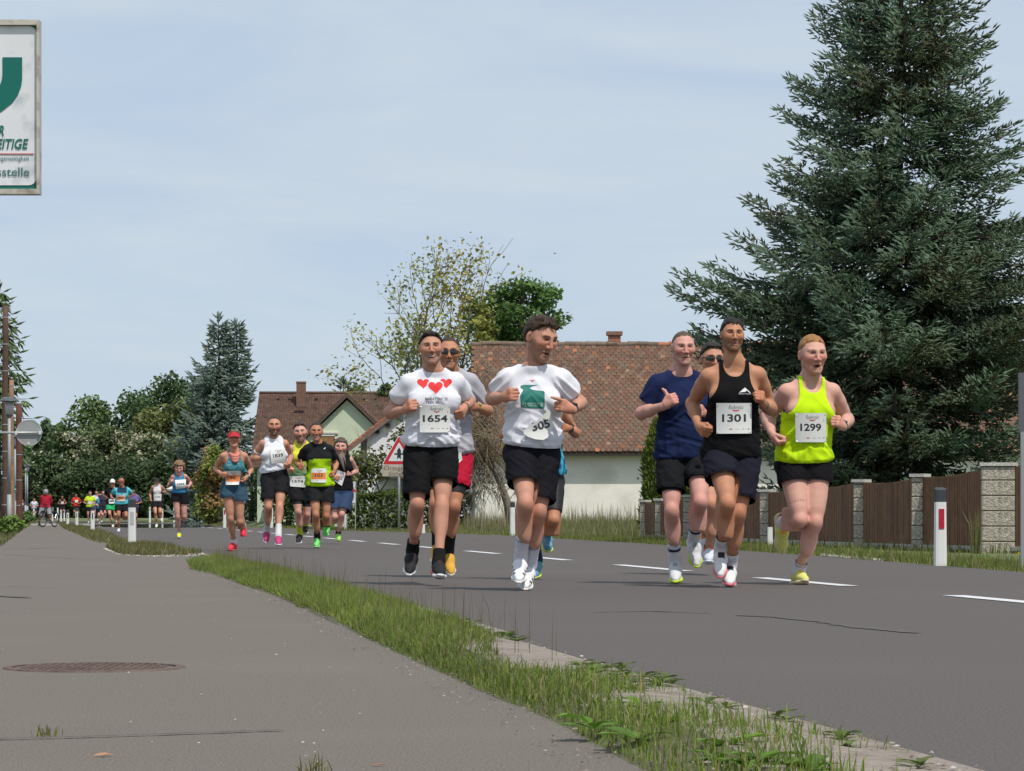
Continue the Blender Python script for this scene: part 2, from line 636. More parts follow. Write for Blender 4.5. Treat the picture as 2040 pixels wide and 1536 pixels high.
# loose gravel
def gravel(name, left, right, n, smin_, smax, cols, seed):
    r = np.random.default_rng(seed)
    lp, rp = np.array(left), np.array(right)
    i = r.integers(0, len(lp) - 1, n)
    t = r.random(n)[:, None]
    u = r.random(n)[:, None]
    p = (lp[i] * (1 - t) + lp[i + 1] * t) * (1 - u) + (rp[i] * (1 - t) + rp[i + 1] * t) * u
    s_ = (smin_ + (smax - smin_) * r.random(n) ** 2.5)
    base = np.array([(1, 0, 0), (-.5, .8, 0), (-.5, -.8, 0), (.1, .1, .8), (.9, .9, .3), (-.9, 0, .35)])
    Fb = np.array([(0, 4, 3), (4, 1, 3), (1, 5, 3), (5, 2, 3), (2, 0, 3)])
    a = r.random(n) * 6.28
    c_, s2 = np.cos(a), np.sin(a)
    V = np.zeros((n, 6, 3))
    V[:, :, 0] = base[:, 0] * c_[:, None] - base[:, 1] * s2[:, None]
    V[:, :, 1] = base[:, 0] * s2[:, None] + base[:, 1] * c_[:, None]
    V[:, :, 2] = base[:, 2] * r.uniform(.5, 1, n)[:, None]
    V = V * s_[:, None, None] + p[:, None, :]
    F = (Fb[None] + (np.arange(n) * 6)[:, None, None]).reshape(-1, 3)
    cc = np.array(cols)[r.integers(0, len(cols), n)] * r.uniform(.7, 1.2, n)[:, None]
    link(name, mesh_data(name, V.reshape(-1, 3), F, mat('pebble', attr=True, rough=.9), np.repeat(cc, 6, 0)), kind='stuff')


gc = [(.28, .25, .22), (.42, .40, .37), (.16, .13, .11), (.20, .16, .13)]
off = V3(-.20, .0, 0)
gravel('gravel', vl + V3(-.12, 0, 0), vl + V3(.06, 0, .004), 2400, .0012, .006, [(.20, .17, .14), (.30, .27, .24), (.10, .08, .07), (.15, .11, .09)], 1)
gravel('gravel', vl[30:] + V3(.1, 0, .02), vr[30:] + V3(0, 0, .01), 2600, .002, .009, gc, 2)
gravel('gravel', il + V3(.0, -.3, 0), ir + V3(.05, 0, .01), 3000, .004, .016, [(.45, .42, .38), (.34, .31, .28), (.5, .48, .44)], 3)
gravel('gravel', [G(0, 1530), G(0, 1200), G(60, 1100)], [G(1100, 1530), G(640, 1290), G(380, 1150)], 260, .0012, .004, [(.40, .38, .35), (.10, .09, .08), (.5, .48, .45)], 4)
gravel('gravel', [G(1630, 1107.5) + V3(0, .0, .004), G(1760, 1117.5)], [G(1640, 1104.5) + V3(0, 0, .01), G(1770, 1114)], 500, .008, .03, [(.36, .34, .31), (.28, .26, .23), (.15, .13, .10)], 5)

# ------------------------------------------------------------------ roadside posts
m_wp = mat('post_white', (.70, .70, .68), .5, var=.05, vscale=5, var2=(6, .25, (.45, .44, .40)))
m_blk = mat('post_black', (.035, .04, .048), .5)
m_redr = mat('reflector_red', (.40, .01, .035), .25)
m_gryr = mat('reflector_grey', (.42, .43, .44), .3)


def post(px, ptop, pbot, Y, label, refl=None, capc=True, w=.125):
    x0 = (px - CX) / FPX * Y
    zt, zb = P(px, ptop, Y)[2], min(P(px, pbot, Y)[2], .03)
    zb = min(zb, 0.0) if pbot is not None else 0
    h = zt - zb
    r = empty('delineator_post', (x0, Y, zb), label, 'road post', 'white road posts along both kerbs')
    yaw = .14
    c, s = math.cos(yaw), math.sin(yaw)
    Rm = np.array([[c, -s, 0], [s, c, 0], [0, 0, 1]])
    o3 = np.array([x0, Y, zb])
    hc = .13 if capc else 0.0
    prof = [(-.5, .0), (-.42, -.42), (-.2, -.5), (.2, -.5), (.42, -.42), (.5, 0), (.3, .35), (-.3, .35)]

    def shell(z0, z1, sc0, sc1, slope=0):
        n = len(prof)
        V = [o3 + Rm @ V3(x * w * sc0, y * w * .75 * sc0, z0) for x, y in prof] + [o3 + Rm @ V3(x * w * sc1, y * w * .75 * sc1, z1 + slope * y) for x, y in prof]
        return V, [tuple(range(n))[::-1], tuple(range(n, 2 * n))] + [(i, (i + 1) % n, n + (i + 1) % n, n + i) for i in range(n)]
    mb = MB()
    mb.add(*shell(0, h - hc, 1.04, .94))
    if not capc:
        pass
    mb.build('post_body', m_wp, r)
    if capc:
        mb = MB()
        mb.add(*shell(h - hc + .001, h, .955, .93, .03))
        mb.build('post_cap', m_blk, r)
    if refl:
        m = {'red': m_redr, 'grey': m_gryr, 'dark': m_blk}[refl]
        mb = MB()
        mb.box(o3 + Rm @ V3(0, -.375 * w * .98 - .002, h - hc - .16), (.052 if refl != 'dark' else .035, .010, .19), Rm)
        mb.build('reflector', m, r)
    return r


post(1873, 973, 1127, 28.8, 'white road post with black top and red reflector in front of the stone fence pillar', 'red')
post(263, 994, 1090, 45.7, 'tall white road post with black top on the gravel island nearest the path', 'grey')
post(184.5, 1009, 1057, 92, 'white road post with black top just left of the runner in bright turquoise', 'dark')
post(153, 1013, 1048.5, 128, 'white road post with black top below the runner in the orange red shirt', 'dark')
post(135, 1016, 1046.5, 140, 'white road post right of the cyclist with black top, third from the gravel island', 'dark')
post(121.5, 1016.5, 1038, 190, 'white road post leaning beside the bicycle wheel, double with a second one', 'dark', False)
post(115, 1011.5, 1029.5, 230, 'thin white road post left of the dark singlet runner', None, False)
post(104.5, 1011, 1026.5, 260, 'distant white road post just above the bicycle wheel', 'dark', False)
post(128, 1008, 1021, 270, 'distant white road post behind the dark singlet runner', None, False)
post(67.5, 1014, 1029, 220, 'short white road post below the distant white shirt runner', None, False)
post(1021, 1000, 1072, 72, 'white road post half hidden behind the leg of the man with the road print shirt', None, True)
post(843.5, 1044, 1061, 82, 'short white stub post in the grass before the hedge', None, False, .09)
post(1534, 1050, 1081, 48, 'short white marker post at the foot of the brown fence', None, False, .09)
post(447.5, 1012, 1050, 118, 'white road post with red reflector by the bush left of the woman with red visor', 'red', False)
post(541, 1012, 1049, 118, 'white road post seen between the legs of the tall white singlet runner', 'dark', False)
post(689, 1012, 1054, 104, 'white road post beside the blue shorts of the bearded runner', None, False)
post(298.5, 1010, 1034, 195, 'thin white road post left of the runner with the dark cap', 'dark', False)
post(323.5, 1010, 1031, 222, 'thin white road post right of the runner with the dark cap', None, False)
post(347, 1010, 1034, 196, 'thin white road post behind the blue singlet woman', None, False)
post(386, 1008, 1034, 184, 'white road post with small red reflector right of the blue singlet woman', 'red', False)

# grey post at the very right edge
r = empty('metal_post', (P(2039, 1000, 27)[0], 27, 0), 'grey upright metal post at the right edge of the picture', 'post')
mb = MB()
b_ = P(2039, 1000, 27)
mb.box((b_[0], 27, .62), (.05, .05, 1.24))
mb.build('post_shaft', mat('grey_metal', (.30, .31, .31), .5, metal=.3), r)
mb = MB()
mb.box((b_[0] - .004, 27, 1.50), (.075, .06, .52))
mb.build('post_head', mat('dark_metal', (.10, .10, .115), .5), r)

# ------------------------------------------------------------------ traffic sign
Y = 92.0
sx = (795 - CX) / FPX * Y
r = empty('traffic_sign', (sx, Y, 0), 'triangular red and white priority sign with a place name plate below', 'traffic sign')
k = Y / FPX
zc = lambda py: P(0, py, Y)[2]
mb = MB()
mb.tube([(sx, Y, -.02), (sx, Y, zc(872))], .038, 10)
mb.build('sign_pole', mat('galvanised', (.42, .44, .44), .45, var=.1, metal=.4), r, smooth=True)


def tri(px, cy, hw, top, bot, rd=0.0):
    return [(px - hw, bot), (px + hw, bot), (px, top)]


def flatpoly(name, pts, Yp, m, par, th=.003, origin=None):
    mb = MB()
    n = len(pts)
    A = [P(x, y, Yp) for x, y in pts]
    B = [a + V3(0, th, 0) for a in A]
    mb.add(A + B, [tuple(range(n)), tuple(range(n, 2 * n))[::-1]] + [(i, n + i, n + (i + 1) % n, (i + 1) % n) for i in range(n)])
    return mb.build(name, m, par, origin=origin)


def rtri(cx_, top, bot, hw, rad):
    """triangle with rounded corners in pixels"""
    c = np.array([(cx_ - hw, bot), (cx_ + hw, bot), (cx_, top)], float)
    out = []
    for i in range(3):
        p, a, b = c[i], unit(c[i - 1] - c[i]), unit(c[(i + 1) % 3] - c[i])
        for t in np.linspace(0, 1, 5):
            out.append(p + rad * (a * (1 - t) ** 2 + b * t ** 2))
    return out


m_sred = mat('sign_red', (.50, .02, .025), .45)
m_swht = mat('sign_white', (.66, .67, .68), .45, var=.04, vscale=3)
m_sblk = mat('sign_black', (.018, .022, .03), .5)
plate = flatpoly('sign_plate', rtri(795, 866, 926.5, 35, 5), Y - .045, m_swht, r)
flatpoly('red_border', rtri(795, 868.5, 925.2, 32.8, 4), Y - .049, m_sred, plate, .0035, r.location)
flatpoly('white_field', rtri(795, 880.5, 918.5, 21.8, 3), Y - .053, m_swht, plate, .0035, r.location)
flatpoly('priority_arrow', [(791.3, 915), (795, 911.3), (798.7, 915), (798.7, 897), (795, 891), (791.3, 897)], Y - .057, m_sblk, plate, .0035, r.location)
flatpoly('cross_bar', [(785.8, 905.8), (791.2, 905.8), (791.2, 902.8), (785.8, 902.8)], Y - .057, m_sblk, plate, .0035, r.location)
flatpoly('cross_bar', [(798.8, 905.8), (804.2, 905.8), (804.2, 902.8), (798.8, 902.8)], Y - .057, m_sblk, plate, .0035, r.location)
m_pl = mat('old_plate', (.42, .37, .29), .7, var=.12, vscale=4, var2=(5, .6, (.20, .16, .11)))
sub = flatpoly('name_plate', [(762, 949), (828, 949), (828.6, 948), (828.6, 927.8), (828, 927), (762, 927), (761.2, 928), (761.2, 948)], Y - .045, m_pl, r)


def sign_text(txt, x0, y0, x1, y1, Yp, m, par, name='lettering', bold=0.0, shear=0.0, origin=None):
    V, F, a = text_unit(txt, bold, shear)
    pts = np.array([P(x0 + u * (x1 - x0), y1 + v * (y0 - y1), Yp) for u, v in V])
    mb = MB().add(pts, F)
    return mb.build(name, m, par, origin=origin)


m_let = mat('plate_letters', (.07, .06, .05), .7)
sign_text('Ortsgebiet', 765, 928.8, 826, 939.5, Y - .047, m_let, sub, bold=-.004, origin=r.location)
sign_text('Sicheldorf', 774, 940, 825, 947.6, Y - .047, m_let, sub, bold=-.004, origin=r.location)

# white notice board on thin legs
Y = 96.0
nx0 = (702 - CX) / FPX * Y
r = empty('notice_board', (nx0, Y, 0), 'small white notice board with red header on a thin metal frame by the hedge', 'notice board')
flatpoly('board', [(693, 1001.5), (708, 1001.5), (708, 973), (693, 973)], Y - .02, m_swht, r)
bo = [o for o in r.children][0]
flatpoly('upper_sheet', [(693, 973.2), (707, 971.8), (708.2, 961.5), (693, 961.5)], Y - .03, m_swht, r)
flatpoly('red_header', [(693, 980.5), (708, 980.5), (708, 974.6), (693, 974.6)], Y - .024, m_sred, bo, .003, r.location)
for t, a, b in (('ZUM', 982.2, 985.3), ('ZIELE', 987.5, 991.3), ('ORT', 993.2, 997.6)):
    sign_text(t, 694, a, 706, b, Y - .022, m_let, bo, origin=r.location)
mb = MB()
for x in (690.5, 709):
    a = P(x, 960.5, Y)
    mb.tube([(a[0] - (.02 if x > 700 else 0), Y, -.02), (a[0], Y, a[2])], .016, 6)
a, b = P(690.5, 960.5, Y), P(709, 960.5, Y)
mb.tube([a, b], .016, 6)
a, b = P(690.5, 1002.5, Y), P(709, 1002.5, Y)
mb.tube([a, b], .016, 6)
mb.build('board_frame', mat('galvanised'), r)

# ------------------------------------------------------------------ left: shop sign, round sign, lamps, poles
Y = 14.0
m_green = mat('sign_green', (.0, .135, .105), .4, var=.05, vscale=3)
zt, zb_ = P(0, 40, Y)[2], P(0, 387, Y)[2]
xr = P(79, 0, Y)[0]
xl = xr - .92
r = empty('shop_sign', (xr - .46, Y, 0), 'weathered white light box sign with green border high on the left edge', 'sign')
tl_ = .012
mb = MB()
cxs, czs = (xl + xr) / 2, (zt + zb_) / 2
for (dx, dz, wx, wz) in ((0, (zt - zb_) / 2 - .012, .92, .024), (0, -(zt - zb_) / 2 + .012, .92, .024)):
    mb.box((cxs + dx, Y + .02, czs + dz), (wx, .07, wz))
for sg in (-1, 1):
    mb.box((cxs + sg * (.46 - .006), Y + .02, czs), (.012, .07, (zt - zb_) - .049))
mb.build('sign_frame', mat('frame_ivory', (.50, .47, .41), .6, var=.12, vscale=14, var2=(12, .8, (.20, .16, .12))), r)
mb = MB()
mb.box((cxs, Y + .035, czs), (.892, .05, (zt - zb_) - .05))
fac = mb.build('sign_face', m_green, r)


def rrect(x0, y0, x1, y1, rad, n=6):
    out = []
    for (cx_, cy_, a0) in ((x1 - rad, y0 + rad, -90), (x1 - rad, y1 - rad, 0), (x0 + rad, y1 - rad, 90), (x0 + rad, y0 + rad, 180)):
        for t in np.linspace(a0, a0 + 90, n):
            out.append((cx_ + rad * math.cos(math.radians(t)), cy_ + rad * math.sin(math.radians(t))))
    return out


m_face = mat('peeling_white', (.70, .71, .74), .6, var=.03, vscale=6, var2=(7.5, .95, (.44, .47, .52)))
flatpoly('white_panel', rrect(-290, 52, 73, 369, 16), Y + .006, m_face, r, .003)
flatpoly('green_emblem', [(44, 114), (5, 114), (5, 150), (3, 162), (-4, 178), (-20, 192), (-110, 192), (-126, 178), (-133, 162), (-135, 150), (-135, 114), (-174, 114), (-174, 158), (-168, 180), (-150, 204), (-110, 232), (-65, 250),
                          (-20, 236), (5, 220), (24, 205), (36, 188), (42, 172), (44, 158)], Y + .002, m_green, r, .003)
sign_text('DER', -26, 250, 8, 271, Y + .002, m_green, r, bold=.03, shear=.25)
sign_text('WECHSELSEITIGE', -112, 276.5, 57, 297, Y + .002, m_green, r, bold=.03, shear=.22)
flatpoly('red_rule', [(-250, 306.8), (67, 307.3), (67, 305.6), (-250, 305.2)], Y + .002, mat('rule_red', (.55, .10, .08), .5), r, .003)
sign_text('Versicherung auf Gegenseitigkeit', -92, 310, 58.5, 323, Y + .002, mat('text_green', (.05, .16, .15), .5), r)
sign_text('Zulassungsstelle', -112, 333.5, 58.5, 356.5, Y + .002, mat('text_green'), r, bold=.012)
mb = MB()
mb.tube([(xl - .12, Y + .07, 0), (xl - .12, Y + .07, zt)], .05, 12)
for z in (zb_ + .15, zt - .15):
    mb.tube([(xl - .12, Y + .07, z), (xl + .01, Y + .07, z)], .02, 8)
mb.build('sign_mast', mat('galvanised'), r, smooth=True)

Y = 70.0
c = P(58, 862, Y)
r = empty('round_sign', (P(-30, 0, Y)[0], Y, 0), 'grey back of a round traffic sign on a horizontal bar', 'traffic sign')
mb = MB()
n = 36
Rr = 26 * Y / FPX
V = [c + V3(rr * math.cos(2 * math.pi * k / n), dy, rr * math.sin(2 * math.pi * k / n)) for rr, dy in ((Rr, -.012), (Rr, .012), (Rr * .94, .012)) for k in range(n)]
V2 = [c + V3(rr * math.cos(2 * math.pi * k / n), dy, rr * math.sin(2 * math.pi * k / n)) for rr, dy in ((Rr, -.012), (Rr * .94, -.012)) for k in range(n)]
mb.add(V2, [(k, (k + 1) % n, n + (k + 1) % n, n + k) for k in range(n)])
mb.add(V, [(k, (k + 1) % n, n + (k + 1) % n, n + k)[::-1] for k in range(n)])
mb.build('sign_rim', mat('alu', (.55, .56, .56), .4, metal=.3), r)
mb = MB()
mb.tube([c + V3(0, -.004, 0), c + V3(0, .006, 0)], Rr * .955, n)
mb.build('sign_disc', mat('alu_back', (.30, .31, .31), .6, var=.06, vscale=4), r)
mb = MB()
mb.tube([P(-30, 862, Y - .05), P(85, 862, Y - .05)], .026, 8)
mb.tube([(P(-30, 0, Y)[0], Y - .05, 0), P(-30, 840, Y - .05)], .035, 10)
mb.build('sign_pole', mat('galvanised'), r, smooth=True)
mb = MB()
for x in (32.5, 80):
    mb.box(P(x, 862, Y - .055), (.055, .085, .085))
mb.box(P(57, 883.5, Y - .02), (.07, .02, .04))
mb.build('clamps', mat('clamp', (.62, .63, .62), .5), r)


def lamp(px, ptop, Y, label):
    b = P(px, 0, Y)
    zt = P(0, ptop, Y)[2]
    r = empty('street_lamp', (b[0], Y, 0), label, 'street lamp', 'lantern street lamps along the footpath')
    o = V3(b[0], Y, 0)
    mb = MB()
    mb.tube([o, o + V3(0, 0, 1.0)], .055, 10)
    mb.tube([o + V3(0, 0, 1.0), o + V3(0, 0, zt - .45)], .038, 10)
    mb.build('lamp_post', mat('lamp_paint', (.30, .33, .34), .5), r, smooth=True)
    mb = MB()
    mb.tube([o + V3(0, 0, zt - .46), o + V3(0, 0, zt - .40)], [.06, .085], 10)
    mb.build('lamp_collar', mat('dark_metal'), r)
    mb = MB()
    mb.tube([o + V3(0, 0, zt - .40), o + V3(0, 0, zt - .07)], [.085, .105], 12)
    mb.build('lamp_glass', mat('opal_glass', (.48, .48, .50), .35), r, smooth=True)
    mb = MB()
    mb.tube([o + V3(0, 0, zt - .075), o + V3(0, 0, zt - .05), o + V3(0, 0, zt + .02), o + V3(0, 0, zt + .05)], [.26, .25, .10, .02], 18)
    mb.build('lamp_hood', mat('lamp_hood', (.075, .09, .10), .45), r, smooth=True)


for (px, pt, Y, lb) in ((18.5, 794, 75, 'nearest lantern street lamp with wide grey hood, left of the round sign'), (30, 867, 108, 'lantern street lamp partly hidden by the round sign disc'),
                        (40.5, 893, 129, 'third lantern street lamp, just below the round sign'), (51, 914, 154, 'fourth lantern street lamp, in front of the wood'), (54.5, 925, 170, 'farthest lantern street lamp beside the path')):
    lamp(px, pt, Y, lb)


def pole(px, ptop, Y, rad, label, m, cap_=None):
    b = P(px, 0, Y)
    zt = P(0, ptop, Y)[2]
    r = empty('wooden_pole', (b[0], Y, 0), label, 'pole')
    mb = MB()
    o = V3(b[0], Y, 0)
    zz = np.linspace(0, zt, 9)
    mb.tube([o + V3(.03 * math.sin(z * 1.3) * .3, 0, z) for z in zz], [rad * (1.1 - .12 * z / zt) for z in zz], 12)
    mb.build('pole_shaft', m, r, smooth=True)
    mb = MB()
    for z in np.arange(.8, zt, .8):
        mb.tube([o + V3(0, 0, z - .012), o + V3(0, 0, z + .012)], rad * 1.12, 12, caps=False)
    mb.build('pole_bands', mat('galvanised'), r)


m_w1 = mat('weathered_wood', (.095, .052, .038), .85, var=.3, vscale=6, var2=(2, .5, (.07, .05, .045)))
m_w2 = mat('pale_wood', (.26, .165, .10), .85, var=.25, vscale=6, var2=(2, .5, (.17, .10, .07)))
m_w3 = mat('rust_wood', (.12, .043, .027), .85, var=.3, vscale=6, var2=(3, .6, (.08, .04, .03)))
pole(10.5, 609, 90, .09, 'tallest weathered brown wooden pole at the left edge', m_w1)
pole(23, 757, 100, .08, 'pale wooden pole behind the nearest street lamp', m_w2)
pole(38, 803, 95, .095, 'short reddish brown pole behind the round sign', m_w3)
# little green arrow sign
Y = 105.0
b = P(29, 0, Y)
r = empty('arrow_sign', (b[0], Y, 0), 'small green sign with white left arrow on the lamp post', 'sign')
pl_ = flatpoly('sign_plate', [(22.5, 981), (36, 981), (36, 967), (22.5, 967)], Y, m_green, r, .01)
flatpoly('arrow', [(26, 974.7), (28.3, 972.6), (28.3, 973.9), (32, 973.9), (32, 975.6), (28.3, 975.6), (28.3, 977)], Y - .004, m_swht, pl_, .003, r.location)
flatpoly('caption', [(31.5, 980.4), (35.5, 980.4), (35.5, 978.4), (31.5, 978.4)], Y - .004, m_swht, pl_, .003, r.location)
mb = MB()
mb.tube([(b[0], Y + .03, 0), (b[0], Y + .03, P(0, 968, Y)[2])], .02, 6)
mb.build('sign_pole', mat('galvanised'), r)

# ------------------------------------------------------------------ fence on the right
fence = empty('garden_fence', P(1700, 1095, 45) * V3(1, 1, 0), 'brown wooden slat fence with exposed aggregate concrete pillars', 'fence')
m_agg = mat('aggregate', (.40, .36, .30), .95, var=.5, vscale=38, bump=1.0, bscale=45, detail=2, bdist=.02, spec=.1)
m_cap = mat('aggregate_cap', (.46, .44, .41), .95, var=.35, vscale=40, bump=.8, bscale=50, bdist=.01)
m_slat = mat('brown_slats', (.175, .084, .043), .8, var=.25, vscale=7, var2=(1.5, .4, (.085, .05, .034)), attr=False)
m_base = mat('base_beam', (.19, .175, .15), .95, var=.35, vscale=30, bump=.6, bscale=50)
FP = [(1989, 922, 39.5, .44), (1833, 944, 42.0, .165), (1716, 955, 45.0, .16), (1528, 975, 51.5, .17), (1374, 986, 58.0, .17), (1315.5, 993, 62.0, .135), (1284.5, 996, 64.0, .125)]
ZF = -.06
pos = []
bl_mesh = {}
for i, (px, pt, Y, w) in enumerate(FP):
    c = P(px, 0, Y)
    zt = P(0, pt, Y)[2]
    pos.append((c[0], Y, zt, w))
    pr = empty('fence_pillar', (0, 0, 0))
    pr.parent = fence
    pr.location = (c[0] - fence.location.x, Y - fence.location.y, 0)
    ang = .5 if i else .12
    pr.rotation_euler = (0, 0, -ang)
    z = ZF
    j = 0
    dd = w if i == 0 else .24
    while z < zt - .06:
        hgt = min(.2, zt - .05 - z)
        key = (round(w, 3), round(hgt, 2))
        if key not in bl_mesh:
            bm = bmesh.new()
            bmesh.ops.create_cube(bm, size=1)
            for v in bm.verts:
                v.co = Vector((v.co.x * w, v.co.y * dd, v.co.z * (hgt - .012)))
            bmesh.ops.bevel(bm, geom=bm.edges[:], offset=.008, segments=1, affect='EDGES')
            me = bpy.data.meshes.new('block')
            bm.to_mesh(me)
            bm.free()
            me.materials.append(m_agg)
            bl_mesh[key] = me
        o = link('block', bl_mesh[key], pr, (RNG.uniform(-.002, .002), RNG.uniform(-.002, .002), z + hgt / 2))
        z += hgt
    mb = MB()
    mb.box((0, 0, (zt + ZF) / 2 - .02), (w - .03, dd - .03, zt - ZF - .06))
    mb.build('joint_core', mat('mortar_dark', (.10, .09, .075), .95), pr, origin=(0, 0, 0))
    mb = MB()
    mb.box((0, 0, zt - .022), (w + .05, dd + .05, .045))
    mb.build('pillar_cap', m_cap, pr, origin=(0, 0, 0))
pos.insert(0, (pos[0][0] + 2.6, 36.2, 1.25, .4))
for (xa, ya, za, wa), (xb, yb, zb2, wb) in zip(pos[:-1], pos[1:]):
    a, b = V3(xa, ya, 0), V3(xb, yb, 0)
    d = unit(b - a)
    a, b = a + d * wa * .5, b - d * wb * .45
    if wa == .4:
        a, b = V3(xa, ya, 0), V3(xb, yb, 0) - d * .24
    ln = np.linalg.norm(b - a)
    n = max(3, int(ln / .037))
    nr = V3(-d[1], d[0], 0)
    Rm = np.stack([d, nr, V3(0, 0, 1)], 1)
    mb = MB()
    for k in range(n):
        t = (k + .5) / n
        p = a + (b - a) * t
        top = (za * (1 - t) + zb2 * t) - .05 - .035 * math.sin(math.pi * t) + RNG.uniform(-.004, .004)
        bot = .075
        mb.box(p + V3(0, 0, (top + bot) / 2) + nr * RNG.uniform(-.004, .004), (ln / n * .86, .02, top - bot), Rm @ np.array([[math.cos(q := RNG.uniform(-.12, .12)), -math.sin(q), 0], [math.sin(q), math.cos(q), 0], [0, 0, 1]]))
    o = mb.build('slats', m_slat, fence)
    o['kind'] = 'stuff'
    mb = MB()
    for zz in (.25, .62):
        mb.box((a + b) / 2 + V3(0, 0, zz) - nr * .03 * (1 if np.dot(nr, V3(0, -1, 0)) > 0 else -1), (ln, .03, .07), Rm)
    mb.build('rail', m_slat, fence)
    mb = MB()
    mb.box((a + b) / 2 + V3(0, 0, .045), (ln, .11, .06), Rm)
    mb.build('base_beam', m_cap, fence)
    mb = MB()
    mb.box((a + b) / 2 + V3(0, 0, -.04), (ln, .07, .11), Rm)
    mb.build('base_wall', m_base, fence)

# ------------------------------------------------------------------ farmhouse with beaver tail tiles
YF = 95.0
fx0, fx1 = P(936, 0, YF)[0], P(2120, 0, YF)[0]
z_e, z_r, dep = P(0, 900, YF - .45)[2], P(0, 686, YF + 3.45)[2], 3.9
farm = empty('farmhouse', (fx0 + 4, YF + 2, 0), 'long low farmhouse with white plaster wall and old mottled brown tile roof', 'house')
m_pl1 = mat('old_plaster', (.80, .765, .69), .95, var=.08, vscale=1.2, var2=(.9, .6, (.52, .49, .42)), bump=.3, bscale=14)
mb = MB()
mb.box(((fx0 + fx1) / 2 + .05, YF + 3.4, z_e / 2), (fx1 - fx0 - .1, 6.8, z_e + .1))
mb.prism([(0, 0), (6.8, 0), (3.4, 3.3)], (fx0 + .06, YF, z_e + .05), (0, 1, 0), (0, 0, 1), (.25, 0, 0))
mb.build('wall', m_pl1, farm)
mb = MB()
e0, e1 = V3(fx0, YF - .45, z_e), V3(fx1, YF - .45, z_e)
r0, r1 = V3(fx0, YF + 3.45, z_r), V3(fx1, YF + 3.45, z_r)
sl = r0 - e0
sln = np.linalg.norm(sl)
su = sl / sln
nrm = np.cross(V3(1, 0, 0), su)
mb.add([e0, e1, r1, r0, e0 - nrm * .06, e1 - nrm * .06, r1 - nrm * .06, r0 - nrm * .06], [(0, 1, 2, 3), (7, 6, 5, 4), (0, 4, 5, 1), (1, 5, 6, 2), (2, 6, 7, 3), (3, 7, 4, 0)])
bk0, bk1 = V3(fx0, YF + 7.4, z_e), V3(fx1, YF + 7.4, z_e)
mb.add([r0, r1, bk1, bk0], [(0, 1, 2, 3)])
mb.build('roof_boards', mat('dark_boards', (.035, .026, .02), .9), farm)
# tiles
TW, TE, TL_ = .178, .148, .23
base2 = [(-.46, 0), (-.46, -.75), (-.36, -.91), (-.16, -1.0), (.16, -1.0), (.36, -.91), (.46, -.75), (.46, 0)]
nT = len(base2)


def tile_verts():
    top = np.array([(x * TW, (y) * TL_ + .05, .020 - .010 * (y + 1)) for x, y in base2])
    return top


tv = tile_verts()
tv_all = np.concatenate([tv, tv - np.array([0, 0, .014])])
tF = [tuple(range(nT))] + [(i, nT + i, nT + i + 1, i + 1) for i in range(nT - 1)]
tile_cols = [(.150, .086, .060), (.128, .078, .057), (.165, .095, .066), (.140, .093, .068), (.31, .135, .07), (.25, .118, .066), (.185, .112, .078), (.132, .098, .072), (.24, .15, .10)]
m_tile = mat('roof_tile', attr=True, rough=.9, var=.28, vscale=7, coords='Object', bump=.4, bscale=40, spec=.15)
t_me = [mesh_data('roof_tile', tv_all, tF, m_tile, c) for c in tile_cols]
rows = int((sln - .1) / TE)
cols_n = int((fx1 - fx0) / TW)
big_V, big_C = [], []
cnt = 0
ax = np.stack([V3(1, 0, 0), su, nrm], 1)
r_ = np.random.default_rng(12)
for rr in range(rows):
    for cc in range(cols_n):
        x = (cc + .5 + (.5 if rr % 2 else 0)) * TW
        if x > fx1 - fx0 - .05:
            continue
        yy = TE * (rr + 1) + .02
        p = e0 + V3(x, 0, 0) + su * (yy + r_.normal() * .006) + nrm * (.012 + abs(r_.normal()) * .004)
        px = CX + FPX * p[0] / p[1]
        nz_ = vnoise(np.array([[x * .45, yy * .6, 3.3]]))[0]
        edge = (rr < 2) * .45 + (rr > rows - 4) * .12 + (x < .9) * .3
        u = r_.random()
        if u < .010 + .16 * max(0, nz_ - .52) + edge * .3:
            ci = [4, 5, 5, 8][r_.integers(0, 4)]
        elif u < .05 + edge * .3:
            ci = [6, 8, 5][r_.integers(0, 3)] if r_.random() < .6 else 6
        else:
            ci = [0, 0, 1, 2, 3, 1, 7][r_.integers(0, 7)]
        an = r_.normal() * .03
        c_, s_ = math.cos(an), math.sin(an)
        R3 = ax @ np.array([[c_, -s_, 0], [s_, c_, 0], [0, 0, 1]])
        if cnt < 300 and 1136 < px < 1290 and 2 <= rr < 26:
            o = link('roof_tile', t_me[ci], farm)
            M = Matrix([[*R3[0], p[0] - farm.location.x], [*R3[1], p[1] - farm.location.y], [*R3[2], p[2]], [0, 0, 0, 1]])
            o.matrix_local = M
            cnt += 1
        else:
            big_V.append(tv_all @ R3.T + p)
            big_C.append(np.tile(np.array(tile_cols[ci]) * r_.uniform(.85, 1.15), (len(tv_all), 1)))
nB = len(big_V)
Ft = [tuple(i + k * 2 * nT for i in f) for k in range(nB) for f in tF]
o = link('roof_tiles', mesh_data('roof_tiles', np.concatenate(big_V) - np.array(farm.location), Ft, m_tile, np.concatenate(big_C)), farm)
o['kind'] = 'stuff'
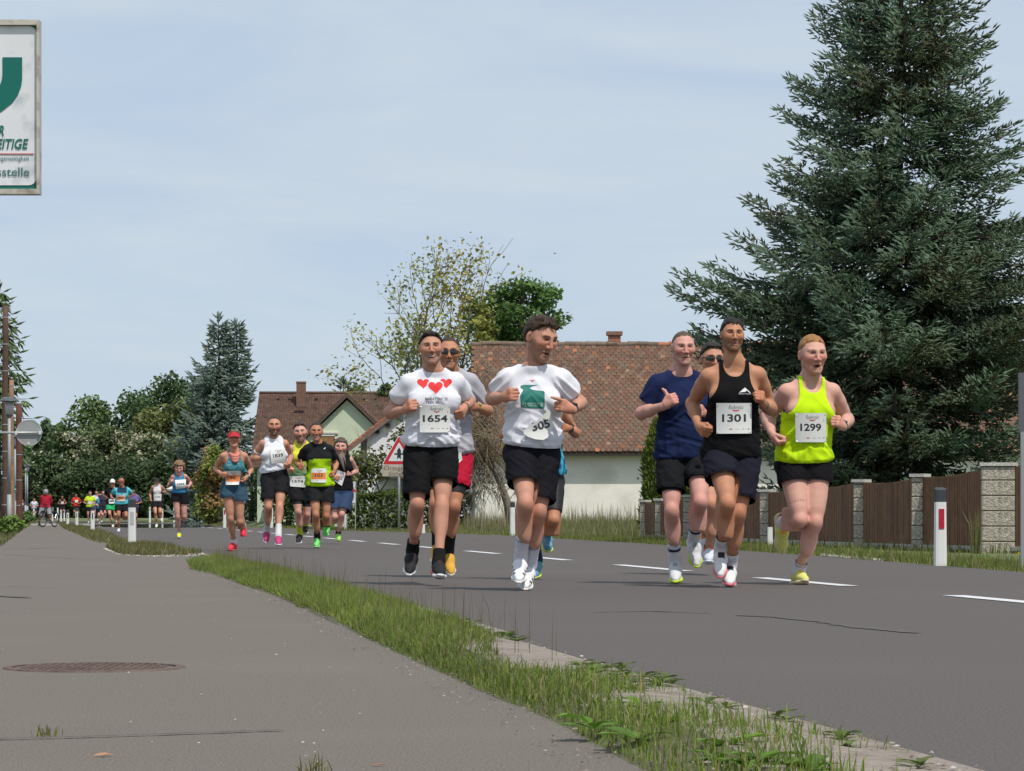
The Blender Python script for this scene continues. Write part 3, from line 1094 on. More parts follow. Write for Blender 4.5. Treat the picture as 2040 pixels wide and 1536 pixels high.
# ridge tiles
rg = []
for k in range(int((fx1 - fx0) / .34)):
    x = fx0 + .34 * k
    mb = MB()
    zz = z_r + .02 + RNG.normal() * .012
    pts = []
    for xx, rad in ((0, .105), (.36, .092)):
        for a in np.linspace(-.2, math.pi + .2, 8):
            pts.append((x + xx, YF + 3.45 + rad * math.cos(a), zz - .02 + rad * math.sin(a)))
    F = [(j, j + 1, 8 + j + 1, 8 + j) for j in range(7)] + [tuple(range(8))[::-1], tuple(range(8, 16))]
    mb.add(pts, F, np.array([(.17, .13, .10), (.14, .11, .09), (.36, .16, .09), (.20, .15, .12)][(0 if k < 10 else RNG.integers(0, 4))]))
    mb.build('ridge_tile', m_tile, farm, attr=True)
mb = MB()
cc = P(1223, 0, 99)
m_brick = mat('chimney_brick', (.30, .11, .065), .9, var=.2, vscale=10, var2=(9, .5, (.18, .08, .055)))
mb.box((cc[0], 98.6, (z_r + P(0, 668, 98.6)[2]) / 2 - .1), (.40, .42, P(0, 668, 98.6)[2] - z_r + .35))
ch = mb.build('chimney', m_brick, farm)
mb = MB()
mb.box((cc[0], 98.6, P(0, 664.5, 98.6)[2]), (.52, .54, .12))
mb.build('chimney_cap', mat('cap_brick', (.22, .12, .085), .9, var=.2), ch, origin=farm.location)
mb = MB()
for k in range(5):
    mb.box((cc[0], 98.6, z_r + .05 + k * .085), (.406, .426, .008))
mb.build('mortar_joints', mat('mortar', (.42, .38, .33), .95), ch, origin=farm.location)
mb = MB()
mb.tube([(fx0 + .12, YF - .12, 0), (fx0 + .12, YF - .12, z_e - .05)], .05, 8)
mb.build('downpipe', mat('zinc', (.20, .21, .21), .5, metal=.5), farm)
mb = MB()
mb.box(((fx0 + fx1) / 2, YF - .42, z_e - .07), (fx1 - fx0, .05, .10))
mb.build('fascia', mat('dark_boards'), farm)
mb = MB()
mb.tube([P(1271, 953, YF - .02), P(1271, 953, YF + .02)], .035, 10)
mb.build('wall_vent', mat('dark_metal'), farm)

# ------------------------------------------------------------------ house with brown tiled roof and green gable
def tiled_plane(o, u, v, nu, nv, tw, th, cols, name, parent, m, seed, lift=.03, clip=None, wav=.5):
    """rows of interlocking roof tiles as one joined mesh on the plane o + u, v (unit vectors), nu x nv tiles"""
    r = np.random.default_rng(seed)
    n = np.cross(u, v)
    if n[2] < 0:
        n = -n
    V, F, C = [], [], []
    pr = [(0, 0), (.2, 1.0), (.55, .7), (1.0, .1)]
    for j in range(nv):
        for i in range(nu):
            c0 = o + u * (i * tw) + v * (j * th)
            if clip is not None and not clip(c0 + u * tw * .5 + v * th * .5):
                continue
            b = len(V)
            cc = np.array(cols[r.integers(0, len(cols))]) * r.uniform(.85, 1.15)
            for (x, hgt) in pr:
                V.append(c0 + u * (x * tw) + n * (lift * hgt + .022))
                V.append(c0 + u * (x * tw) + v * th * 1.02 + n * (lift * hgt))
                V.append(c0 + u * (x * tw) + n * (lift * hgt * .2 - .004))
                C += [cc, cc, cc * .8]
            k = len(pr)
            for q in range(k - 1):
                F.append((b + 3 * q, b + 3 * q + 3, b + 3 * q + 4, b + 3 * q + 1))
                F.append((b + 3 * q + 2, b + 3 * q + 5, b + 3 * q + 3, b + 3 * q))
    o_ = link(name, mesh_data(name, np.array(V) - np.array(parent.location), F, m, np.array(C)), parent)
    o_['kind'] = 'stuff'
    return o_


YB = 130.0
bh = empty('tiled_house', (P(650, 0, YB)[0], YB + 4, 0), 'house with brown pantile roof and pale green gable behind the runners', 'house')
bx0, bx1 = P(497, 0, YB)[0], P(850, 0, YB)[0]
zr_b = P(0, 784, YB + 5.0)[2]
ze_b = 2.55
m_gp = mat('green_plaster', (.56, .62, .47), .95, var=.05, vscale=2)
m_btl = mat('brown_pantile', attr=True, rough=.8, var=.2, vscale=5, spec=.2)
bcols = [(.135, .082, .062), (.12, .075, .056), (.155, .095, .072)]
mb = MB()
mb.box(((bx0 + bx1) / 2, YB + 5, ze_b / 2 + .1), (bx1 - bx0 - .6, 9.2, ze_b + .2))
mb.build('wall', m_gp, bh)
o_ = V3(bx0, YB, ze_b)
vv = unit(V3(0, 5.0, zr_b - ze_b))
sl_b = math.hypot(5.0, zr_b - ze_b)
mb = MB()
rt = [V3(bx0, YB, ze_b), V3(bx1, YB, ze_b), V3(bx1, YB + 5, zr_b), V3(bx0, YB + 5, zr_b), V3(bx0, YB + 10, ze_b), V3(bx1, YB + 10, ze_b)]
mb.add(rt, [(0, 1, 2, 3), (3, 2, 5, 4)])
mb.build('roof_boards', mat('dark_boards'), bh)
tiled_plane(o_, V3(1, 0, 0), vv, int((bx1 - bx0) / .125), int(sl_b / .095), .125, .095, bcols, 'roof_tiles', bh, m_btl, 4, .016)
mb = MB()
mb.tube([V3(bx0, YB + 5, zr_b + .03), V3(bx1, YB + 5, zr_b + .03)], .07, 8)
mb.build('ridge', mat('ridge_brown', (.12, .075, .058), .85, var=.2, vscale=9), bh, smooth=True)
mb = MB()
for x in (555, 577, 630, 727, 748):
    p = P(x, 792.5, YB + 4.5)
    mb.tube([p + V3(0, -.05, .02), p + V3(0, .1, .0)], .06, 8)
mb.build('vent_tiles', mat('ridge_brown'), bh)
cpx = P(600, 0, YB + 4.2)
mb = MB()
zt = P(0, 771, YB + 4.2)[2]
mb.box((cpx[0], YB + 4.2, zt - .35), (.40, .42, 1.1))
c2 = mb.build('chimney', mat('brown_brick', (.17, .095, .065), .9, var=.25, vscale=14), bh)
mb = MB()
mb.box((cpx[0], YB + 4.2, zt + .21), (.44, .46, .06))
mb.build('chimney_cap', mat('cap_brick'), c2, origin=bh.location)
flash = MB()
p = P(600, 807, YB + 3.55)
flash.box(p, (.42, .25, .03))
flash.build('roof_flashing', mat('zinc'), bh)
# gable wing
YG = 125.0
apx = P(691, 782, YG)
hwg = 3.4
zle = apx[2] - hwg * .98
m_vb = mat('verge_board', (.10, .065, .05), .85, var=.2, vscale=5)
mb = MB()
mb.prism([(-hwg + .35, 0), (hwg - .35, 0), (hwg - .35, zle + .15), (0, apx[2] - .30), (-hwg + .35, zle + .15)], (apx[0], YG + .22, 0), (1, 0, 0), (0, 0, 1), (0, 6, 0))
mb.build('gable_wall', m_gp, bh)
for sg in (-1, 1):
    o2 = V3(apx[0] + sg * hwg, YG, zle)
    v2 = unit(V3(-sg * hwg, 0, apx[2] - zle))
    ln2 = math.hypot(hwg, apx[2] - zle)
    mb = MB()
    n2 = np.cross(V3(0, 1, 0), v2)
    n2 = n2 if n2[2] > 0 else -n2
    q = [o2, o2 + v2 * ln2, o2 + v2 * ln2 + V3(0, 6.5, 0), o2 + V3(0, 6.5, 0)]
    mb.add(q + [x - n2 * .10 for x in q], [(0, 1, 2, 3), (7, 6, 5, 4), (0, 4, 5, 1), (1, 5, 6, 2), (2, 6, 7, 3), (3, 7, 4, 0)])
    mb.build('gable_roof', m_vb, bh)
    tiled_plane(o2, V3(0, 1, 0), v2, 22, int(ln2 / .2), .28, .2, bcols, 'roof_tiles', bh, m_btl, 6 + sg, .035)
    mb = MB()
    mb.add([o2 - V3(0, .03, 0), o2 + v2 * ln2 - V3(0, .03, 0), o2 + v2 * ln2 - V3(0, .03, .20), o2 - V3(0, .03, .20), o2 + V3(0, .02, 0), o2 + v2 * ln2 + V3(0, .02, 0), o2 + v2 * ln2 + V3(0, .02, -.20), o2 + V3(0, .02, -.20)],
           [(0, 3, 2, 1), (4, 5, 6, 7), (0, 1, 5, 4), (2, 3, 7, 6)])
    mb.build('barge_board', m_vb, bh)
mb = MB()
wc = P(652, 893, YG + .19)
for sg in (-1, 1):
    mb.box(wc + V3(sg * .36, 0, 0), (.09, .08, 1.1))
mb.box(wc + V3(0, 0, .55), (.81, .08, .09))
mb.box(wc + V3(0, -.02, .64), (.9, .1, .06))
wf = mb.build('window', mat('window_white', (.66, .64, .58), .6), bh)
mb = MB()
mb.box(wc, (.62, .03, 1.0))
mb.build('shutter', mat('shutter_brown', (.28, .15, .06), .7, var=.15, vscale=6), wf, origin=bh.location)

# ------------------------------------------------------------------ white house with red roof
YW = 103.0
wh = empty('white_house', (P(800, 0, YW)[0], YW + 3, 0), 'white rendered house with red tiled roof behind the hedge and road sign', 'house')
E0, R0 = P(687, 897, YW), P(815, 797, YW)
E1 = V3(2 * R0[0] - E0[0], YW, E0[2])
bkv = V3(-.55, 6.5, 0)
m_wp2 = mat('white_render', (.78, .78, .77), .9, var=.03, vscale=3)
mb = MB()
wl_ = E0[0] + .75
mb.prism([(wl_, 0), (E1[0] - .75, 0), (E1[0] - .75, E0[2] + .45), (R0[0], R0[2] - .16), (wl_, E0[2] + .45)], (0, YW + .22, 0), (1, 0, 0), (0, 0, 1), bkv)
mb.build('wall', m_wp2, wh)
rcols = [(.34, .105, .065), (.30, .09, .058), (.38, .13, .08), (.26, .09, .06)]
m_rt = mat('red_pantile', attr=True, rough=.85, var=.22, vscale=4, spec=.2)
for (ee, sg) in ((E0, 1), (E1, -1)):
    v2 = unit(R0 - ee)
    ln2 = np.linalg.norm(R0 - ee)
    n2 = np.cross(bkv, v2)
    n2 = unit(n2 if n2[2] > 0 else -n2)
    mb = MB()
    q = [ee, ee + v2 * ln2, ee + v2 * ln2 + bkv, ee + bkv]
    mb.add(q + [x - n2 * .12 for x in q], [(0, 1, 2, 3), (7, 6, 5, 4), (0, 4, 5, 1), (1, 5, 6, 2), (2, 6, 7, 3), (3, 7, 4, 0)])
    mb.build('roof_slab', m_vb, wh)
    tiled_plane(ee, unit(bkv), v2, 22, int(ln2 / .19), .29, .19, rcols, 'roof_tiles', wh, m_rt, 20 + sg, .04)
    mb = MB()
    mb.add([ee - V3(0, .04, 0), R0 - V3(0, .04, 0), R0 - V3(0, .04, .17), ee - V3(0, .04, .17)], [(0, 3, 2, 1)])
    mb.add([ee - V3(0, .0, 0), R0, R0 - V3(0, .0, .17), ee - V3(0, .0, .17)], [(0, 1, 2, 3)])
    mb.build('barge_board', mat('old_tilewood', (.20, .13, .10), .9, var=.3, vscale=8), wh)
mb = MB()
for x in (752, 774):
    p = P(x, 860 - (x - 752) * .55, YW + .3)
    mb.box(p, (.14, .5, .14))
mb.build('rafter_ends', mat('dark_boards'), wh)
mb = MB()
a = P(753, 950, YW - .6)
b = P(842, 950, YW - .6)
mb.box(((a[0] + b[0]) / 2, YW - .3, a[2]), (b[0] - a[0], 1.3, .14))
mb.build('porch_roof', mat('dark_felt', (.075, .07, .065), .9), wh)
mb = MB()
p = P(806, 972, YW + .17)
mb.box(p, (.42, .1, .62))
w2 = mb.build('window', mat('window_grey', (.33, .35, .35), .6), wh)
mb = MB()
mb.box(p - V3(0, .06, 0), (.28, .02, .5))
mb.build('pane', mat('dark_glass', (.02, .025, .03), .08, spec=.8), w2, origin=wh.location)
mb = MB()
mb.tube([P(797, 833, YW + .20), P(797, 833, YW + .24)], .11, 16)
mb.build('gable_vent', mat('window_grey'), wh)
mb = MB()
p0, p1 = P(700, 930, YW + .2), P(760, 930, YW + .2)
mb.box((p0 + p1) / 2, (p1[0] - p0[0], .05, .05))
mb.build('wall_ledge', mat('zinc'), wh)

# parasol, bird, parked bike scene bits
YP = 240.0
pc = P(364, 0, YP)
r = empty('parasol', (pc[0], YP, 0), 'white market parasol behind the woman in the blue singlet', 'parasol')
mb = MB()
zt, zb3 = P(0, 959, YP)[2], P(0, 974, YP)[2]
n = 8
ring = [V3(pc[0] + 1.37 * math.cos(2 * math.pi * (k + .5) / n), YP + 1.37 * math.sin(2 * math.pi * (k + .5) / n), zb3) for k in range(n)]
ring2 = [x - V3(0, 0, .16) for x in ring]
mb.add([V3(pc[0], YP, zt)] + ring + ring2, [(0, 1 + k, 1 + (k + 1) % n) for k in range(n)] + [(1 + k, 9 + k, 9 + (k + 1) % n, 1 + (k + 1) % n) for k in range(n)])
mb.build('canopy', mat('parasol_cloth', (.70, .68, .62), .8), r)
mb = MB()
mb.tube([(pc[0], YP, 0), (pc[0], YP, zt)], .025, 6)
mb.build('pole', mat('pale_wood'), r)
bp = P(1105, 505, 160)
r = empty('bird', bp, 'tiny dark bird gliding high in the sky', 'bird')
mb = MB()
mb.tube([bp + V3(-.07, 0, 0), bp + V3(-.03, 0, .015), bp + V3(.04, 0, .01), bp + V3(.09, 0, 0)], [.006, .022, .02, .004], 7)
for sg in (-1, 1):
    mb.add([bp + V3(-.03, 0, .01), bp + V3(.04, 0, .01), bp + V3(.0, sg * .14, .03), bp + V3(-.035, sg * .14, .025), bp + V3(-.04, sg * .24, .0)], [(0, 1, 2, 3), (3, 2, 4)])
mb.build('bird_body', m_blk, r)
# ------------------------------------------------------------------ vegetation
def spindles(name, B, D, ln, rad, C, m, parent, sides=3, kind=None):
    """many slim tapered shoots as one mesh"""
    n = len(B)
    D = D / np.linalg.norm(D, axis=1, keepdims=True)
    ref = np.where(np.abs(D[:, 2:3]) < .9, np.array([[0, 0, 1.0]]), np.array([[1.0, 0, 0]]))
    A = np.cross(D, ref)
    A /= np.linalg.norm(A, axis=1, keepdims=True)
    E = np.cross(D, A)
    ln, rad = ln[:, None], rad[:, None]
    V = np.zeros((n, sides + 2, 3))
    V[:, 0] = B
    for k in range(sides):
        a = 2 * math.pi * k / sides
        V[:, 1 + k] = B + D * ln * .45 + rad * (A * math.cos(a) + E * math.sin(a))
    V[:, -1] = B + D * ln
    F1 = [(0, 1 + (k + 1) % sides, 1 + k) for k in range(sides)] + [(sides + 1, 1 + k, 1 + (k + 1) % sides) for k in range(sides)]
    F = (np.array(F1)[None] + (np.arange(n) * (sides + 2))[:, None, None]).reshape(-1, 3)
    o = link(name, mesh_data(name, V.reshape(-1, 3) - np.array(parent.location), F, m, np.repeat(C, sides + 2, 0)), parent)
    if kind:
        o['kind'] = kind
    return o


def leaves(name, B, size, C, m, parent, seed=0, up=.3, aspect=.6, kind=None):
    """many bent diamond leaves as one mesh"""
    r = np.random.default_rng(seed)
    n = len(B)
    D = r.normal(size=(n, 3))
    D[:, 2] = D[:, 2] * .6 - .15
    D /= np.linalg.norm(D, axis=1, keepdims=True)
    N = r.normal(size=(n, 3)) * .7 + np.array([.1, -.25, up + .4])
    S = np.cross(D, N)
    S /= np.linalg.norm(S, axis=1, keepdims=True) + 1e-9
    N = np.cross(S, D)
    sz = size[:, None]
    V = np.zeros((n, 4, 3))
    V[:, 0] = B - D * sz * .5
    V[:, 1] = B + S * sz * aspect * .5 + N * sz * .10
    V[:, 2] = B + D * sz * .5
    V[:, 3] = B - S * sz * aspect * .5 + N * sz * .10
    F = (np.array([(0, 1, 2), (0, 2, 3)])[None] + (np.arange(n) * 4)[:, None, None]).reshape(-1, 3)
    o = link(name, mesh_data(name, V.reshape(-1, 3) - np.array(parent.location), F, m, np.repeat(C, 4, 0)), parent)
    if kind:
        o['kind'] = kind
    return o


m_needle = mat('needles', attr=True, rough=.75, var=.12, vscale=3, spec=.2)
m_leaf = mat('foliage', attr=True, rough=.7, var=.12, vscale=2, spec=.25, trans=.22)
m_bark = mat('bark', (.085, .065, .05), .95, var=.35, vscale=6, bump=.6, bscale=20)
m_bark2 = mat('grey_bark', (.15, .125, .10), .95, var=.3, vscale=6)


def spruce(loc, H, prof, label, seed, dz=.23, per=6, sec=.17, tw=.115, tl=.15, trad=.019, cols=None, cones=False, zmin=.35, droop=.1, tops=None, back=1.0, name='spruce_tree', jit=.16, lift=.25, hang=0.0, thick=.05):
    r = np.random.default_rng(seed)
    loc = np.array(loc, float)
    root = empty(name, loc, label, 'tree')
    mb = MB()
    zz = np.linspace(0, H, 10)
    tilt = r.normal(size=2) * .01
    tr = lambda z: loc + V3(tilt[0] * z, tilt[1] * z, z)
    mb.tube([tr(z) for z in zz], [max(.02, .022 * H * (1 - z / H) + .015) for z in zz], 9)
    trunk = mb.build('trunk', m_bark, root, smooth=True)
    mb = MB()
    B, D, Ln, C = [], [], [], []
    cones_p = []
    z = zmin
    while z < H - .12:
        R0 = np.interp(z, prof[:, 0], prof[:, 1])
        k = max(3, int(round(per * (.55 + .45 * min(1, R0 / 1.2)))))
        a0 = r.uniform(0, 6.28)
        for q in range(k):
            a = a0 + 6.283 * q / k + r.normal() * .18
            R = R0 * (1 + r.normal() * jit)
            dirh = V3(math.cos(a), math.sin(a), 0)
            side = V3(-math.sin(a), math.cos(a), 0)
            if dirh[1] > .25 and r.random() > back:
                continue
            zb = z + r.normal() * .07
            st = max(4, int(R / .25))
            ts = np.linspace(0, 1, st + 1)
            young = sstep(H * .55, H * .95, np.array([zb]))[0]
            rise = .16 * R * (young * 1.5 - .35)
            pts = [tr(zb) + dirh * R * t + V3(0, 0, rise * t - droop * R * math.sin(math.pi * t * .8) + lift * R * t ** 3 * .6) for t in ts]
            mb.tube(pts, [.010 + .018 * R * (1 - t) * .6 for t in ts], 4, caps=False)
            # flat fronds
            nsec = max(2, int(R / sec))
            for j in range(nsec):
                t = (j + .5 + r.uniform(-.3, .3)) / nsec
                if t < .10:
                    continue
                i = min(int(t * st), st - 1)
                f = t * st - i
                p = pts[i] * (1 - f) + pts[i + 1] * f
                fw = unit(pts[i + 1] - pts[i])
                for sg in (-1, 1):
                    Ls = (.30 * R * (1 - t) ** .8 + .16) * r.uniform(.7, 1.2)
                    sd = unit(fw * .75 + side * sg * .8 + V3(0, 0, r.normal() * .12 - hang))
                    nt = max(1, int(Ls / tw))
                    for u in range(nt):
                        pp = p + sd * Ls * (u + .5) / nt + V3(0, 0, r.normal() * thick * .5 * (1 - .5 * (u + .5) / nt) - .10 * ((u + .5) / nt) * Ls)
                        e_ = max(t, 0) * .5 + .5 * (u + 1) / nt
                        for s2 in ((-1, 1) if r.random() < .72 else (1,)):
                            B.append(pp)
                            D.append(sd * .8 + fw * .35 + np.cross(sd, V3(0, 0, 1)) * s2 * r.uniform(.35, .9) + V3(0, 0, r.normal() * (.22 + 2 * thick) + .12 - hang * 1.5))
                            Ln.append(tl * r.uniform(.7, 1.25))
                            C.append(e_)
                    B.append(p + sd * Ls)
                    D.append(sd + V3(0, 0, .12 - hang))
                    Ln.append(tl * 1.15)
                    C.append(1.0)
            B.append(pts[-1])
            D.append(unit(pts[-1] - pts[-2]) + V3(0, 0, .15))
            Ln.append(tl * 1.4)
            C.append(1.0)
            if cones and zb > H * .62 and R > .3:
                for _ in range(r.integers(0, 5 if zb > H * .75 else 3)):
                    t = r.uniform(.45, 1)
                    i = min(int(t * st), st - 1)
                    cones_p.append(pts[i] + side * r.normal() * .14 + V3(0, 0, -.03))
        z += dz * (.8 + .5 * (1 - z / H)) * r.uniform(.85, 1.15)
    for k in range(14):                                    # leader
        zt = H - .02 * k * H / 10
        B.append(tr(zt))
        D.append(V3(r.normal() * .5, r.normal() * .5, 1))
        Ln.append(tl * 1.3)
        C.append(1.0)
    mb.build('branches', m_bark, root, origin=loc)['kind'] = 'stuff'
    B, D, Ln, C = np.array(B), np.array(D), np.array(Ln), np.array(C)
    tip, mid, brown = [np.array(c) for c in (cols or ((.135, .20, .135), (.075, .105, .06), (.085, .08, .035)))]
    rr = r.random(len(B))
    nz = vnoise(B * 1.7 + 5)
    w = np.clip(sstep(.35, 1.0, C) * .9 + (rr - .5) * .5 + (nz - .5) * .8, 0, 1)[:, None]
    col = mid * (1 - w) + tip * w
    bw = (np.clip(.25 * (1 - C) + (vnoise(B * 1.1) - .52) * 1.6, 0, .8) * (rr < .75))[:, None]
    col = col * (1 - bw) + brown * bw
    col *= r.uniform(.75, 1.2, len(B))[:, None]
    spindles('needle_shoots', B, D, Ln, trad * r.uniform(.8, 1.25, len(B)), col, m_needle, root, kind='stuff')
    if cones_p:
        cp = np.array(cones_p)
        dd = np.tile(V3(0, 0, -1), (len(cp), 1)) + r.normal(size=(len(cp), 3)) * .15
        spindles('hanging_cones', cp, dd, r.uniform(.09, .14, len(cp)), np.full(len(cp), .017), np.array([(.23, .105, .055)]) * r.uniform(.7, 1.2, (len(cp), 1)), mat('cone_brown', attr=True, rough=.8), root, sides=5, kind='stuff')
    return root, len(B)


SP = P(1768, 1000, 54.0)
prof = np.array([(0, 2.2), (1.0, 2.4), (2.2, 2.7), (3.5, 3.1), (4.6, 3.75), (5.2, 3.4), (5.9, 2.85), (7.0, 2.3), (7.8, 1.85), (8.9, 1.5), (9.7, 1.2), (10.6, .8), (11.5, .3), (12.0, .05)])
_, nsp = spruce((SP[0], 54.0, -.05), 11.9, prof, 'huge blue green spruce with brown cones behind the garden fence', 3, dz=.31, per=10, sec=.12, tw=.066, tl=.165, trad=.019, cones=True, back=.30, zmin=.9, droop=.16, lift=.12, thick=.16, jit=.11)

# blue spruce with two tops on the left
SB = P(450, 1000, 172.0)
prof = np.array([(0, 1.25), (1.0, 1.35), (2.0, 1.30), (2.8, 1.35), (3.6, 1.02), (4.3, .82), (5.0, .74), (5.4, .42), (6.0, .18), (6.6, .04)]) * 1.84 - np.array([.3, 0])
bc = ((.165, .22, .185), (.095, .13, .105), (.14, .125, .06))
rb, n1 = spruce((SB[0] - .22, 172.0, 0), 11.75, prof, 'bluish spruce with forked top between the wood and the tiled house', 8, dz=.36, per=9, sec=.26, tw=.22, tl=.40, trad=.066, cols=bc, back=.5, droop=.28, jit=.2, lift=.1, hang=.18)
pr2 = np.array([(0, .0), (3.9, .3), (4.6, .50), (5.2, .33), (6.0, .14), (6.4, .03)]) * 1.84 - np.array([.3, 0])
r2, n2 = spruce((SB[0] + .70, 172.1, 0), 11.4, pr2, 'second top', 9, dz=.36, per=8, sec=.26, tw=.22, tl=.40, trad=.066, cols=bc, back=.5, zmin=7.2, droop=.28, hang=.18)
for ch in list(r2.children):                               # both tops are one tree
    ch.parent = rb
    ch.location = r2.location - rb.location
bpy.data.objects.remove(r2)


def crown_points(r, clumps, n):
    """points on and inside clumps [(centre, radii)]"""
    vol = np.array([c[1][0] * c[1][2] for c in clumps])
    pick = r.choice(len(clumps), n, p=vol / vol.sum())
    d = r.normal(size=(n, 3))
    d /= np.linalg.norm(d, axis=1, keepdims=True)
    rad = r.random(n) ** .35
    c = np.array([clumps[i][0] for i in pick])
    R = np.array([clumps[i][1] for i in pick])
    return c + d * R * rad[:, None], pick, d, rad


def broadleaf(px, ptop, width, Y, label, seed, col, n=4200, ls=.26, pbot=1030, name='broadleaf_tree', blossom=None, group=None, trunk=True, dens=1.0, colv=.3, nclump=16, col2=None, rk=1.0):
    r = np.random.default_rng(seed)
    b = P(px, 0, Y)
    zt = P(0, ptop, Y)[2]
    zb = max(.1, P(0, pbot, Y)[2])
    w = width / 2 * Y / FPX
    loc = V3(b[0], Y, 0)
    root = empty(name, loc, label, 'tree', group)
    H = zt - zb
    clumps = []
    for k in range(nclump):
        t = (k + .5) / nclump
        z = zb + H * (.10 + .80 * t)
        env = w * (math.sin(math.pi * (.22 + .64 * t)) ** .8)
        a = r.uniform(0, 6.28)
        rr = env * (.30 + .50 * r.random())
        rad = w * r.uniform(.45, .66) * (1.1 - .35 * t) * rk
        clumps.append((V3(b[0] + math.cos(a) * rr, Y + math.sin(a) * rr * .9, z), V3(rad, rad, min(rad * .8, H * .22))))
    clumps.append((V3(b[0], Y, zt - H * .14), V3(w * .35, w * .35, H * .14)))
    p, pick, d, rad = crown_points(r, clumps, n)
    p += r.normal(size=p.shape) * ls * .25
    p[:, 2] = np.maximum(p[:, 2], .05)
    c = np.array(col)[None] * (1 + colv * (r.random((n, 1)) - .5) * 2 + .45 * (vnoise(p * .55 + seed)[:, None] - .5) * 2)
    if col2 is not None:
        m = (vnoise(p * .8 + seed * 2) > .58)
        c[m] = np.array(col2) * (.8 + .4 * r.random((m.sum(), 1)))
    c = np.maximum(c * 1.9, .012)
    leaves('foliage', p, ls * r.uniform(.7, 1.35, n), c, m_leaf, root, seed, kind='stuff')
    if blossom:
        nb = int(blossom * 1.8)
        nz = vnoise(p * .75 + seed * 1.3)
        cand = np.nonzero((nz > .50) & (d[:, 1] < .55) & (rad > .55) & (d[:, 2] > -.5))[0]
        if len(cand):
            ii = r.choice(cand, nb)
            q = p[ii] + r.normal(size=(nb, 3)) * .10 + V3(0, -.12, .05)
            leaves('blossom', q, r.uniform(.22, .48, nb), np.array([(.50, .47, .33)]) * r.uniform(.65, 1.1, (nb, 1)), m_leaf, root, seed + 1, kind='stuff')
    mb = MB()
    mb.tube([loc, loc + V3(w * .05, 0, zb + H * .35), loc + V3(0, 0, zb + H * .75)], [.035 * H + .03, .022 * H + .02, .02], 7)
    for k in range(0, len(clumps), 3):
        mb.tube([loc + V3(0, 0, zb + H * .2 + .1 * k / len(clumps) * H), clumps[k][0]], [.012 * H, .02], 5, caps=False)
    mb.build('trunk', m_bark, root, origin=loc, smooth=True)
    return root


dg = (.038, .064, .024)
dg2 = (.034, .052, .022)
mg = (.055, .085, .028)
og = (.075, .085, .03)
W_ = 'trees of the wood behind the far runners'
wood = [
    (120, 846, 80, 240, (.05, .08, .035), 0, 'small grey green tree of the wood, next to the round sign', None),
    (92, 838, 44, 225, (.06, .09, .05), 0, 'slim pale tree of the wood just right of the round sign disc', None),
    (190, 790, 130, 235, mg, 0, 'mid green tree of the wood with domed top left of the highest crowns', None),
    (262, 778, 150, 232, dg, 0, 'dark rounded tree of the wood with broad domed crown', None),
    (345, 742, 150, 228, dg, 0, 'tallest dark tree of the wood, left of the blue spruce', None),
    (425, 736, 130, 240, dg, 0, 'dark tree of the wood rising behind the blue spruce', None),
    (300, 815, 130, 205, og, 0, 'brownish olive tree of the wood in front of the tallest one', None),
    (372, 795, 120, 202, (.062, .078, .03), 0, 'olive tree of the wood directly left of the blue spruce', None),
    (135, 868, 120, 190, (.05, .072, .03), 620, 'blossoming acacia of the wood nearest the lamp posts', None),
    (215, 850, 140, 192, (.055, .075, .028), 1100, 'cream blossoming acacia in the middle of the wood edge', None),
    (292, 868, 130, 186, (.05, .07, .028), 900, 'cream blossoming acacia behind the turquoise shirt runner', None),
    (95, 905, 110, 180, dg2, 160, 'low dark tree of the wood behind the cyclist', None),
    (175, 925, 130, 178, dg2, 0, 'low dark bushy tree of the wood above the yellow shirt runner', None),
    (260, 920, 130, 176, dg2, 0, 'low dark bushy tree of the wood above the white cap runner', None),
    (335, 905, 120, 174, dg2, 0, 'low dark tree of the wood behind the blue singlet woman', None),
    (395, 880, 110, 172, dg2, 0, 'low dark tree of the wood below the blue spruce', None),
    (60, 930, 70, 230, (.05, .085, .04), 0, 'far pale green tree at the end of the path', None),
    (30, 870, 60, 210, (.05, .085, .035), 0, 'green tree behind the pole bases at the left edge', None),
]
for i, (px, pt, w, Y, c, bl, lb, _) in enumerate(wood):
    broadleaf(px, pt - 4, w * 1.22, Y + 118, lb, 100 + i, c, n=7000, ls=.54 if Y > 200 else .47, blossom=bl or None, group=W_, pbot=1029)
broadleaf(205, 985, 330, 390, 'low dark undergrowth strip behind the far runners', 140, (.03, .05, .022), n=9000, ls=.56, pbot=1029, name='thicket', nclump=24)

# drooping tree behind the poles on the left
prof = np.array([(0, .5), (1.5, .7), (2.6, 1.2), (3.6, 1.45), (4.6, 1.25), (6.0, .85), (7.2, .7), (8.6, .3), (9.2, .05)])
spruce((P(-6, 0, 112)[0], 112, 0), 8.9, prof, 'drooping larch with hanging sprays behind the brown poles', 31, dz=.30, per=6, sec=.22, tw=.2, tl=.34, trad=.045, cols=((.10, .15, .06), (.06, .09, .04), (.05, .07, .035)), back=.6, droop=.05, hang=.55, lift=.0, zmin=2.4, name='larch_tree')


